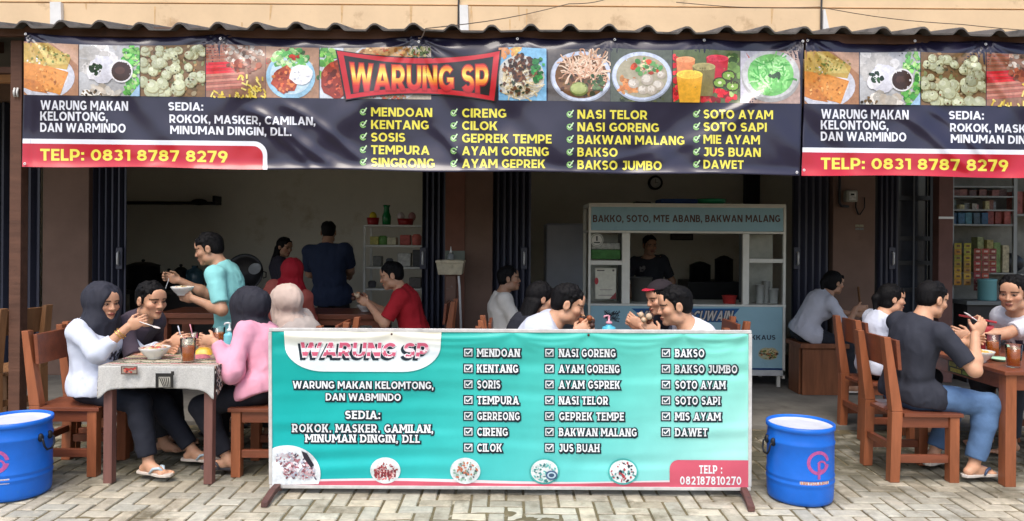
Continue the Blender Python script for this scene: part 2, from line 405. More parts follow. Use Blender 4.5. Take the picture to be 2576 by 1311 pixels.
m_conc = mat("concrete_floor", C(120, 117, 110), .8, var=.35, vscale=3, bump=.15, bscale=60, dirt=C(84, 80, 72), dscale=1.6, dthr=.57)
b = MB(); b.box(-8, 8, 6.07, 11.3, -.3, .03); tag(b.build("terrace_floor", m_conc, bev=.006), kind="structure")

# --- the building
bld = T("shop_building", "long two storey tan plastered shop building behind the canopy", "building", (0, FAC, 0))
m_wall = mat("tan_plaster", C(228, 200, 162), .9, var=.10, vscale=1.6, stretch=(1, 1, 1), bump=.12, bscale=30, dirt=C(180, 150, 116), dscale=2.2, dthr=.57)
m_white = mat("white_paint", C(226, 226, 224), .7, var=.12, vscale=5, dirt=C(160, 150, 140), dscale=6, dthr=.62)
m_brown = mat("brown_plaster", C(120, 96, 84), .85, var=.18, vscale=2.2, bump=.1, bscale=35, dirt=C(98, 78, 68), dscale=2, dthr=.6)
m_int = mat("cream_interior_plaster", C(230, 227, 214), .9, var=.10, vscale=1.2, dirt=C(196, 188, 164), dscale=1.2, dthr=.6)
b = MB(); b.box(-9, 9, FAC, FAC + .25, 3.35, 4.12); b.build("upper_wall", m_wall, bld)
b = MB(); b.box(-9, 9, FAC + .02, FAC + .25, 4.142, 5.4); b.build("parapet_wall", m_wall, bld)
b = MB(); b.box(-9, 9, FAC + .06, FAC + .2, 4.12, 4.142); b.build("wall_groove", mat("groove_brown", C(90, 74, 58), .9), bld)  # dark brown strip recessed between upper wall and parapet
m_st = mat("water_stain", C(214, 178, 132), .9, var=.2, vscale=20)
for k in range(16):
    mb = MB(); x = rnd.uniform(-5.8, 5.8); L = rnd.uniform(.06, .30); w = rnd.uniform(.004, .016); zt = rnd.choice((4.118, 4.118, rnd.uniform(3.9, 4.1)))
    y = FAC - .0015 - .0001 * (k % 8); sk = rnd.uniform(-.015, .015)
    mb.add([(x - w, y, zt), (x + w, y, zt), (x + w * .3 + sk, y, zt - L), (x - w * .3 + sk, y, zt - L)], [(0, 1, 2, 3)])
    mb.build("water_stain", m_st, bld)
for x0, x1, kind in ((132, 166, 0), (1156, 1184, 1), (2066, 2090, 2)):
    b = MB(); p0 = P(x0, 40, FAC).x; p1 = P(x1, 40, FAC).x
    ys = (FAC - .05, FAC - .002)
    if kind < 2:
        b.hexa([(p0 + .02, ys[0], 3.3), (p1, ys[0], 3.3), (p1, ys[1], 3.3), (p0 + .02, ys[1], 3.3)], [(p0, ys[0], 4.118), (p1 - .03, ys[0], 4.118), (p1 - .03, ys[1], 4.118), (p0, ys[1], 4.118)])
    else:
        b.hexa([(p0, ys[0], 3.3), (p1 + .08, ys[0], 3.3), (p1 + .08, ys[1], 3.3), (p0, ys[1], 3.3)], [(p0, ys[0], 4.10), (p0 + .02, ys[0], 4.10), (p0 + .02, ys[1], 4.10), (p0, ys[1], 4.10)])
    b.build("pilaster", m_white, bld)
    if kind:
        b = MB(); b.tube([(p0 - .012, FAC - .02, 3.3), (p0 - .012, FAC - .02, 4.118), (p0 + .0, FAC - .02, 4.5)], .011, 8); b.build("drain_pipe", mat("dark_pvc", C(58, 56, 58), .5), bld)
pillars = []
for x0, x1 in ((-420, -300), (106, 222), (1118, 1238), (2094, 2200)):
    X0, X1 = P(x0, 700, FAC).x, P(x1, 700, FAC).x; pillars.append((X0, X1))
    b = MB(); b.box(X0, X1, FAC, FAC + .35, .03, 3.35); b.build("pillar", m_brown, bld, bev=.008)
# two stripes of darker trim on the pillar beside the washbasin, and the slim brown post of the right hand shop
X0 = P(1120, 700, FAC).x
b = MB(); b.box(X0 - .002, X0 + .21, FAC - .018, FAC - .001, .03, 3.35); b.build("pillar_trim", mat("reddish_trim", C(126, 86, 72), .8, var=.12), bld, bev=.004)
for X0, X1 in pillars[1:]:
    xm = (X0 + X1) / 2 - (1.3 if X1 < -3 else 0); b = MB(); b.box(xm - .06, xm + .06, FAC + .351, 11.0, .03, 3.6); b.build("partition_wall", m_int, bld)
b = MB(); b.box(-9, 9, 11.0, 11.15, .03, 3.75); b.build("back_wall", m_int, bld)
b = MB(); b.box(-9, 9, FAC + .351, 11.0, 3.60, 3.72); b.build("ceiling", mat("grey_ceiling", C(214, 210, 200), .9), bld)
b = MB(); b.box(-9, 9, FAC + .01, FAC + .34, 3.05, 3.349); b.build("lintel", m_brown, bld)

# --- folding shutters
m_shut = mat("black_steel_shutter", C(66, 68, 84), .42, metal=.0, var=.25, vscale=3, stretch=(1, 1, .2), rvar=.1)
m_chrome = mat("bright_steel", C(226, 226, 226), .35, metal=.15)
def shutter(px0, px1, pitch, label, handle=None, Y=FAC + .12):
    X0, X1 = P(px0, 700, Y).x, P(px1, 700, Y).x
    t = T("folding_shutter", label, "shutter", ((X0 + X1) / 2, Y, .03), group="black folding shutters of the shop fronts")
    n = max(2, int(round((X1 - X0) / pitch))); mb = MB(); pts = []
    for k in range(n + 1):
        x = X0 + (X1 - X0) * k / n
        pts += [(x - pitch * .28, Y - .045), (x, Y - .052), (x + pitch * .18, Y + .02)]
    pts = [p for p in pts if X0 <= p[0] <= X1]
    vs = []; fs = []
    for (x, y) in pts: vs += [(x, y, .035), (x, y, 3.04), (x, y + .012, .035), (x, y + .012, 3.04)]
    for k in range(len(pts) - 1):
        o = 4 * k; fs += [(o, o + 4, o + 5, o + 1), (o + 2, o + 3, o + 7, o + 6), (o + 1, o + 5, o + 7, o + 3), (o, o + 2, o + 6, o + 4)]
    mb.add(vs, fs); mb.build("pleated_panel", m_shut, t)
    if handle:
        hp = P(handle, 650, Y - .09); e = MB()
        e.box(hp.x - .035, hp.x + .035, Y - .075, Y - .05, hp.z - .12, hp.z + .12); e.build("edge_plate", m_shut, t, bev=.004)
        h = MB(); h.tube([(hp.x, Y - .08, hp.z - .07), (hp.x, Y - .105, hp.z - .06), (hp.x, Y - .105, hp.z + .06), (hp.x, Y - .08, hp.z + .07)], .011, 8); h.build("handle", m_chrome, t, smooth=True)
    return t
shutter(-300, 106, .10, "closed black pleated shutter left of the first brown pillar, behind the pale chair")
shutter(224, 322, .075, "black folded shutter at the left edge of the kitchen with the wall shelf", 297)
shutter(1062, 1120, .07, "narrow black folded shutter behind the washbasin", 1063)
shutter(1238, 1334, .075, "black folded shutter behind the man in the off white shirt", 1318)
shutter(1990, 2094, .075, "black folded shutter between the blue food cart and the electricity meter", 2006)
shutter(2200, 2252, .065, "black folded shutter right of the electricity meter", 2246)

# --- canopy with ribbed sheet roof
can = T("canopy", "brown timber canopy with a weathered grey ribbed sheet roof along the shop fronts", "canopy", (0, 5.6, 3.1))
EY = 5.52; z_e = P(1287, 74, EY).z; pitch = .297; x_first = P(55, 60, EY).x
def roof_sheet():
    xs = []; zs = []
    k0 = int((-9 - x_first) / pitch) - 1
    for k in range(k0, k0 + 64):
        c = x_first + k * pitch
        for dx, dz in ((-.5, 0), (-.24, .0), (-.21, .004), (-.16, .018), (-.10, .037), (-.04, .046), (.04, .046), (.10, .037), (.16, .018), (.21, .004), (.24, 0)):
            xs.append(c + dx * pitch); zs.append(dz)
    n = len(xs); V = []; F = []
    for t in np.linspace(0, 1, 9):
        y = EY + t * (FAC - .06 - EY); zz = z_e - .005 + t * .50
        for off in (0, -.014):
            for x, z in zip(xs, zs):
                wob = .004 * math.sin(x * 3.1) + .003 * math.sin(x * 7.7 + 1)
                V.append((x, y + (0.012 * math.sin(x * 5 + 2) if t == 0 else 0), zz + z + off + wob))
    for i in range(8):
        for s_ in (0, 1):
            o = (2 * i + s_) * n; q = (2 * i + 2 + s_) * n
            F += [(o + k, o + k + 1, q + k + 1, q + k) if s_ == 0 else (o + k + 1, o + k, q + k, q + k + 1) for k in range(n - 1)]
    F += [(k + n, k + 1 + n, k + 1, k) for k in range(n - 1)]
    m = mat("weathered_roof_sheet", C(96, 92, 88), .8, var=.3, vscale=4, dirt=C(52, 48, 44), dscale=5, dthr=.5, bump=.2, bscale=30)
    me = bpy.data.meshes.new("roof_sheet"); me.from_pydata(V, [], F)
    o = link("roof_sheet", me, m, can); o.location = -can.location
roof_sheet()
m_tim = mat("dark_brown_timber", C(96, 66, 52), .75, var=.3, vscale=5, stretch=(.4, 3, 3), bump=.25, bscale=20, dirt=C(50, 38, 32), dscale=3, dthr=.58)
def px_beam(x0, x1, y0a, y1a, y0b, y1b, Y, d, name, m=m_tim, parent=can, bev=.004):
    a, b_, c_, e = P(x0, y1a, Y), P(x1, y1b, Y), P(x1, y0b, Y), P(x0, y0a, Y)
    mb = MB(); mb.hexa([a, b_, b_ + Vector((0, d, 0)), a + Vector((0, d, 0))], [e, c_, c_ + Vector((0, d, 0)), e + Vector((0, d, 0))])
    return mb.build(name, m, parent, bev=bev)
px_beam(-420, 3000, 61, 86, 93, 118, 5.63, .05, "fascia_beam")
for k in range(10):
    x = -4.6 + k * 1.02; mb = MB()
    mb.hexa([(x, 5.69, z_e - .14), (x + .05, 5.69, z_e - .14), (x + .05, 7.93, z_e + .34), (x, 7.93, z_e + .34)], [(x, 5.69, z_e - .045), (x + .05, 5.69, z_e - .045), (x + .05, 7.93, z_e + .44), (x, 7.93, z_e + .44)])
    mb.build("rafter", m_tim, can)
for px_ in (46,):
    mb = MB(); q = P(px_, 600, 5.75); mb.box(q.x - .045, q.x + .045, 5.71, 5.80, .0, z_e - .06); mb.build("post", m_tim, can, bev=.004)
px_beam(-420, 30, 168, 184, 168, 184, 5.9, .06, "rail")
px_beam(-420, 62, 182, 206, 184, 208, 6.3, .06, "rail", mat("pale_timber", C(178, 128, 86), .7, var=.2, vscale=5, stretch=(.4, 3, 3)))
mb = MB()
for x in (37, 45):
    q = P(x, 233, 5.7); mb.tube([q + Vector((0, 0, .035)), q + Vector((0, -.01, 0)), q + Vector((0, 0, -.035))], .008, 6)
mb.build("cable_hook", m_white, can, smooth=True)
# grey board behind the left end of the canopy
mb = MB(); q0, q1 = P(-420, 90, 6.5), P(64, 182, 6.5); mb.box(q0.x, q1.x, 6.5, 6.53, q1.z, q0.z); mb.build("gable_board", mat("grey_board", C(120, 118, 116), .8, var=.2, vscale=3), can)

# --- thin overhead cables
def cable(pts, label):
    mb = MB(); q = [P(*p) for p in pts]; fine = []
    for a, b_ in zip(q, q[1:]):
        for t in np.linspace(0, 1, 9)[:-1]:
            v = a.lerp(b_, t); v.z -= .03 * math.sin(math.pi * t); fine.append(v)
    mb.tube(fine + [q[-1]], .004, 6); o = mb.build("cable", mat("cable_sheath", C(92, 80, 70), .6), smooth=True)
    tag(o, label, "cable")
cable([(1052, 96, 5.50), (1070, 72, 5.48), (1430, 10, 6.9), (1560, -14, 7.3)], "thin dark cable rising from the banner tie to the right across the tan wall")
cable([(1700, 6, 7.7), (2060, 18, 7.75), (2420, 62, 7.75), (2800, 80, 7.8)], "thin dark cable sagging down to the right in front of the tan parapet")
# ================================================================ printed banners and the sign
def print_mat(name, rough, spec, bump, bscale, coat=0.0, stretch=(1, 1, 1)):
    return mat(name, rough=rough, spec=spec, attr=True, bump=bump, bscale=bscale, coat=coat, bstretch=stretch, var=.05, vscale=5)
m_vinyl = print_mat("glossy_vinyl_print", .30, .6, .08, 6, coat=.4, stretch=(1, 1, 1.6))
m_photo = mat("glossy_vinyl_photo_print", rough=.30, spec=.6, attr=True, bump=.08, bscale=6, coat=.3, var=.24, vscale=30)
m_vinyl2 = print_mat("satin_vinyl_print", .45, .4, .08, 5)
W_ = C(232, 236, 246); YEL = C(236, 226, 84); NAVY = C(34, 31, 56); RED = C(186, 20, 44)
rr = random.Random(5)

class Pic:
    """one printed food photograph: shapes inside a rectangle"""
    def __init__(s, art, x0, x1, y0, y1): s.a = art; s.x0, s.x1, s.y0, s.y1 = x0, x1, y0, y1; s.k = 2
    def inside(s, pts): return [(min(max(x, s.x0), s.x1), min(max(y, s.y0), s.y1)) for x, y in pts]
    def base(s, col): s.a.rect(s.x0, s.x1, s.y0, s.y1, col, 1, 7)
    def lay(s): s.k += .03; return s.k
    def poly(s, pts, col): s.a.big(s.inside(pts), col, s.lay(), 6)
    def ell(s, cx, cy, rx, ry, col, n=18, rot=0., wob=0.):
        pts = []
        for j in range(n):
            th = 2 * math.pi * j / n; w = 1 + rr.uniform(-wob, wob); x, y = rx * math.cos(th) * w, ry * math.sin(th) * w
            pts.append((cx + x * math.cos(rot) - y * math.sin(rot), cy + x * math.sin(rot) + y * math.cos(rot)))
        if max(rx, ry) > 40: s.k += .5
        pts = s.inside(pts)
        if max(rx, ry) > 5: s.a.big(pts, col, s.lay(), 6)
        else: s.a.poly(pts, col, s.lay())
    def scatter(s, n, cx, cy, rx, ry, r0, r1, pal, asp=1.0, wob=.2):
        for _ in range(n):
            t = rr.uniform(0, 6.283); q = math.sqrt(rr.random()); r = rr.uniform(r0, r1)
            x, y = cx + rx * q * math.cos(t), cy + ry * q * math.sin(t)
            if not (s.x0 < x < s.x1 and s.y0 < y < s.y1): continue
            c = rr.choice(pal); k = rr.uniform(.82, 1.12)
            s.ell(x, y, r, r * rr.uniform(.5, 1) * asp, C(*[min(255, v * k) for v in c]), 8, rr.uniform(0, 3), wob)
    def strands(s, n, cx, cy, rx, ry, w, pal, L=24):
        for _ in range(n):
            t = rr.uniform(0, 6.283); q = math.sqrt(rr.random()); x, y = cx + rx * q * math.cos(t), cy + ry * q * math.sin(t)
            a = rr.uniform(0, 6.28); c = C(*rr.choice(pal)); lay = s.lay(); pts = [(x, y)]
            for _ in range(4):
                a += rr.uniform(-.7, .7); x += L / 4 * math.cos(a); y += L / 4 * math.sin(a); pts.append((x, y))
            s.a.line(s.inside(pts), w, c, lay)

def pic_mendoan(p):
    x, y = p.x0, p.y0; p.base(C(176, 128, 96))
    p.poly([(x + 70, y), (x + 138, y), (x + 138, y + 60)], C(196, 158, 134)); p.ell(x + 52, y + 88, 76, 56, C(206, 208, 220), 26); p.ell(x + 46, y + 84, 66, 46, C(228, 228, 234), 24)
    for q, c in (([(0, 4), (60, 0), (118, 40), (108, 70), (50, 62), (0, 52)], (196, 164, 84)), ([(30, 2), (100, 34), (112, 56), (60, 58)], (210, 190, 112)), ([(0, 52), (58, 60), (112, 76), (92, 132), (30, 120), (0, 92)], (214, 140, 62)), ([(40, 62), (112, 78), (90, 134), (52, 118)], (226, 152, 72)), ([(0, 92), (36, 100), (60, 130), (20, 124), (0, 116)], (200, 124, 54))):
        p.k += .25; p.poly([(x + a, y + b) for a, b in q], C(*c))
    p.scatter(60, x + 60, y + 34, 56, 26, 1.2, 4, [(150, 152, 70), (222, 206, 132), (176, 136, 60), (110, 126, 56)]); p.scatter(46, x + 58, y + 96, 50, 30, 1.2, 4, [(236, 174, 100), (196, 116, 46), (222, 146, 66)])
def pic_cireng(p):
    x, y = p.x0, p.y0; p.base(C(196, 198, 202)); p.scatter(30, x + 40, y + 30, 70, 40, 12, 24, [(226, 224, 222), (206, 204, 202), (236, 236, 238)])
    p.scatter(150, x + 132, y + 70, 28, 72, 3, 8, [(112, 200, 96), (150, 222, 120), (72, 158, 72), (190, 232, 150)])
    p.ell(x + 60, y + 68, 34, 36, C(226, 228, 240), 16, 0, .1); p.ell(x + 38, y + 72, 18, 24, C(240, 240, 246), 14, .4, .1)
    p.scatter(24, x + 42, y + 66, 15, 13, 3, 7, [(44, 72, 48), (62, 96, 58), (30, 50, 36)])
    p.scatter(22, x + 60, y + 128, 46, 18, 8, 18, [(222, 216, 206), (200, 190, 176), (238, 234, 226)]); p.scatter(20, x + 30, y + 130, 26, 14, 2, 5, [(120, 96, 66), (60, 50, 40)])
    p.ell(x + 106, y + 72, 29, 29, C(236, 236, 240), 24); p.ell(x + 106, y + 72, 25, 25, C(62, 38, 34), 22); p.ell(x + 102, y + 70, 13, 10, C(84, 54, 46), 12)
    p.poly([(x + 128, y + 140), (x + 154, y + 104), (x + 154, y + 140)], C(160, 196, 226))
def pic_cilok(p):
    x, y = p.x0, p.y0; p.base(C(128, 98, 62)); p.scatter(120, x + 80, y + 68, 92, 74, 3, 9, [(170, 132, 84), (104, 84, 50), (196, 178, 140), (150, 160, 110)])
    for _ in range(58):
        a, b = x + rr.uniform(4, 160), y + rr.uniform(4, 132); r = rr.uniform(9, 18) * (.75 + .4 * (b - y) / 140); k = rr.uniform(.86, 1.04)
        p.ell(a + 1.5, b + 2, r, r * .95, C(160, 156, 116), 14); p.ell(a, b, r * .95, r * .9, C(202 * k, 208 * k, 172 * k), 14); p.ell(a - r * .25, b - r * .3, r * .5, r * .42, C(224 * k, 230 * k, 202 * k), 10)
    p.scatter(40, x + 80, y + 66, 80, 66, 1, 3, [(92, 104, 60), (150, 92, 56), (60, 66, 44)])
def pic_sausage(p):
    x, y = p.x0, p.y0; p.base(C(150, 112, 92))
    for i in range(6): p.poly([(x, y + 4 + i * 7), (x + 56, y + 2 + i * 7), (x + 58, y + 7 + i * 7), (x, y + 9 + i * 7)], C(*((150, 84, 62), (176, 108, 84))[i % 2]))
    for i in range(4): p.poly([(x, y + 48 + i * 7.5), (x + 68, y + 44 + i * 7.5), (x + 74, y + 50 + i * 7.5), (x, y + 55 + i * 7.5)], C(*((206, 30, 44), (228, 58, 66))[i % 2]))
    for i in range(6): p.poly([(x, y + 78 + i * 7), (x + 96, y + 70 + i * 7), (x + 98, y + 76 + i * 7), (x, y + 84 + i * 7)], C(*((206, 140, 122), (176, 106, 92))[i % 2]))
    p.scatter(70, x + 96, y + 26, 52, 28, 2, 8, [(216, 206, 196), (176, 166, 156), (120, 96, 80), (200, 160, 140)]); p.scatter(26, x + 96, y + 56, 40, 14, 4, 9, [(150, 72, 50), (110, 56, 40), (180, 96, 66)])
    for _ in range(60):
        a, b = x + rr.uniform(6, 150), y + rr.uniform(118, 138)
        if rr.random() < .45: a, b = x + rr.uniform(86, 150), y + rr.uniform(76, 120)
        r = rr.uniform(-.9, .9) + 1.3; L = rr.uniform(8, 18); p.a.line(p.inside([(a, b), (a + L * math.cos(r), b + L * math.sin(r))]), 4.2, C(*rr.choice([(230, 206, 84), (206, 176, 62), (240, 222, 128)])), p.lay())
def pic_plate(p):
    x, y = p.x0, p.y0; w = p.x1 - p.x0; p.base(C(170, 132, 106)); p.scatter(40, x + w / 2, y + 70, 70, 70, 4, 9, [(120, 84, 60), (196, 170, 146), (70, 110, 60), (200, 60, 50)])
    p.ell(x + 62, y + 80, 62, 58, C(154, 198, 224), 30); p.ell(x + 62, y + 78, 52, 48, C(196, 222, 236), 28)
    p.scatter(80, x + 60, y + 32, 46, 26, 4, 12, [(130, 204, 108), (170, 226, 140), (84, 168, 84), (206, 236, 180)])
    p.ell(x + 48, y + 88, 34, 34, C(176, 74, 44), 16, .5, .12); p.scatter(60, x + 48, y + 88, 30, 32, 2, 6, [(206, 96, 50), (150, 50, 30), (220, 130, 70)])
    p.ell(x + 88, y + 76, 30, 26, C(232, 234, 240), 18, 0, .08); p.scatter(20, x + 88, y + 74, 24, 20, 2, 4, [(246, 246, 248), (214, 218, 228)]); p.scatter(8, x + 72, y + 30, 10, 8, 3, 6, [(206, 52, 36)])
def pic_chicken(p):
    x, y = p.x0, p.y0; p.base(C(206, 214, 224)); p.scatter(60, x + 22, y + 40, 30, 46, 5, 12, [(126, 196, 84), (166, 220, 112), (84, 160, 66)]); p.ell(x + 44, y + 84, 42, 50, C(150, 52, 34), 18, .3, .1); p.scatter(44, x + 44, y + 84, 34, 44, 3, 9, [(186, 72, 44), (120, 36, 26), (206, 96, 62)])
def pic_noodles(p):
    x, y = p.x0, p.y0; w = p.x1 - p.x0; p.base(C(190, 178, 158)); p.ell(x + w / 2, y + 60, w * .44, 84, C(226, 228, 232), 30); p.ell(x + w / 2, y + 50, w * .4, 66, C(206, 160, 104), 26)
    p.scatter(150, x + w / 2, y + 30, w * .4, 34, 2, 7, [(214, 162, 96), (186, 122, 66), (232, 198, 140), (206, 96, 56)]); p.scatter(50, x + w / 2, y + 128, 50, 8, 2, 5, [(206, 96, 70), (190, 150, 110)])
    p.scatter(30, x + w - 30, y + 14, 32, 14, 2, 6, [(210, 206, 150), (96, 120, 70)])
def pic_mie(p):
    x, y = p.x0, p.y0; w = p.x1 - p.x0; p.base(C(126, 184, 222)); p.poly([(x, y), (x + 20, y), (x, y + 40)], C(226, 160, 110)); p.scatter(14, x + 36, y + 16, 30, 14, 6, 12, [(232, 196, 110), (216, 150, 96)])
    p.ell(x + w * .46, y + 76, w * .5, 56, C(206, 206, 200), 24); p.strands(120, x + 54, y + 92, 44, 36, 2.6, [(228, 214, 176), (198, 176, 130), (240, 232, 206)])
    p.scatter(120, x + 56, y + 52, 44, 34, 2, 7, [(92, 56, 40), (124, 80, 56), (60, 40, 32), (150, 100, 66)]); p.scatter(36, x + 98, y + 54, 16, 34, 3, 8, [(40, 120, 62), (70, 160, 80), (30, 86, 50)]); p.scatter(30, x + 40, y + 104, 40, 18, 2, 6, [(40, 60, 40), (110, 70, 44)])
def bowl(p, cx, cy, rx, ry, rim, inner):
    p.ell(cx, cy, rx, ry, C(*[v * .82 for v in rim]), 34); p.ell(cx, cy - 2, rx * .97, ry * .96, C(*rim), 34); p.ell(cx, cy, rx * .85, ry * .84, C(*inner), 30)
def pic_soto(p):
    x, y = p.x0, p.y0; p.base(C(96, 92, 92)); bowl(p, x + 84, y + 72, 78, 66, (206, 216, 238), (120, 84, 54)); p.scatter(60, x + 84, y + 80, 60, 46, 3, 8, [(110, 76, 44), (150, 110, 66), (60, 66, 40), (90, 56, 36)])
    p.strands(110, x + 96, y + 46, 50, 32, 3.2, [(226, 186, 156), (206, 156, 126), (240, 214, 190)], 34); p.scatter(30, x + 124, y + 86, 18, 28, 3, 7, [(50, 84, 50), (80, 110, 60)])
    p.ell(x + 78, y + 104, 23, 18, C(112, 124, 62), 18); p.ell(x + 77, y + 102, 20, 15, C(166, 178, 110), 16)
def pic_bakso(p):
    x, y = p.x0, p.y0; p.base(C(92, 100, 90)); p.scatter(40, x + 80, y + 130, 70, 12, 3, 7, [(110, 120, 80), (60, 70, 56)]); bowl(p, x + 79, y + 70, 76, 64, (206, 218, 242), (176, 170, 146))
    p.scatter(30, x + 44, y + 92, 26, 24, 4, 9, [(206, 130, 76), (226, 160, 100)]); p.scatter(44, x + 90, y + 46, 36, 20, 3, 8, [(206, 80, 50), (120, 180, 110), (80, 150, 80), (226, 210, 170)])
    for a, b, r in ((58, 88, 14), (120, 92, 15), (92, 78, 16), (104, 104, 14), (82, 104, 13), (128, 66, 11)): p.ell(x + a, y + b, r, r * .9, C(190, 180, 166), 14); p.ell(x + a - 2, y + b - 2, r * .7, r * .6, C(222, 216, 206), 12)
def pic_juice(p):
    x, y = p.x0, p.y0; p.base(C(96, 110, 70)); p.scatter(70, x + 70, y + 116, 90, 22, 4, 10, [(206, 26, 40), (232, 60, 66), (150, 16, 30)]); p.scatter(20, x + 8, y + 60, 12, 50, 4, 9, [(206, 26, 40), (232, 60, 66)])
    p.scatter(40, x + 148, y + 60, 24, 50, 6, 14, [(90, 130, 60), (130, 170, 90), (60, 90, 46), (170, 196, 120)])
    def cup(cx, cy, r, h, c, top):
        p.poly([(x + cx - r, y + cy), (x + cx + r, y + cy), (x + cx + r * .76, y + cy + h), (x + cx - r * .76, y + cy + h)], C(*c)); p.ell(x + cx, y + cy, r, r * .34, C(*[min(255, v * 1.12) for v in top]), 20); p.ell(x + cx, y + cy + 1, r * .86, r * .26, C(*top), 18)
    cup(112, 22, 28, 66, (196, 40, 60), (214, 62, 84)); cup(32, 26, 24, 56, (226, 140, 90), (240, 160, 110)); cup(78, 44, 29, 74, (132, 122, 74), (166, 156, 104)); cup(42, 64, 33, 74, (238, 176, 50), (246, 204, 80))
    for a, b in ((118, 84), (150, 92), (140, 66)): p.ell(x + a, y + b, 18, 14, C(66, 56, 34), 16); p.ell(x + a, y + b, 15, 11, C(130, 170, 70), 16); p.ell(x + a, y + b, 5, 4, C(226, 230, 190), 10)
def pic_dawet(p):
    x, y = p.x0, p.y0; p.base(C(186, 160, 150)); p.poly([(x, y), (x + 90, y), (x + 20, y + 134), (x, y + 134)], C(206, 204, 216)); p.poly([(x + 14, y + 4), (x + 42, y + 44), (x + 28, y + 48)], C(206, 110, 90))
    p.ell(x + 76, y + 66, 74, 66, C(176, 176, 176), 32); p.ell(x + 76, y + 60, 72, 62, C(206, 208, 210), 32); p.ell(x + 76, y + 62, 58, 54, C(128, 206, 118), 28)
    p.strands(90, x + 76, y + 60, 44, 40, 4, [(104, 196, 96), (160, 230, 146), (84, 176, 84), (190, 240, 176)], 28); p.scatter(10, x + 92, y + 66, 20, 6, 3, 7, [(52, 84, 56), (70, 110, 70)])

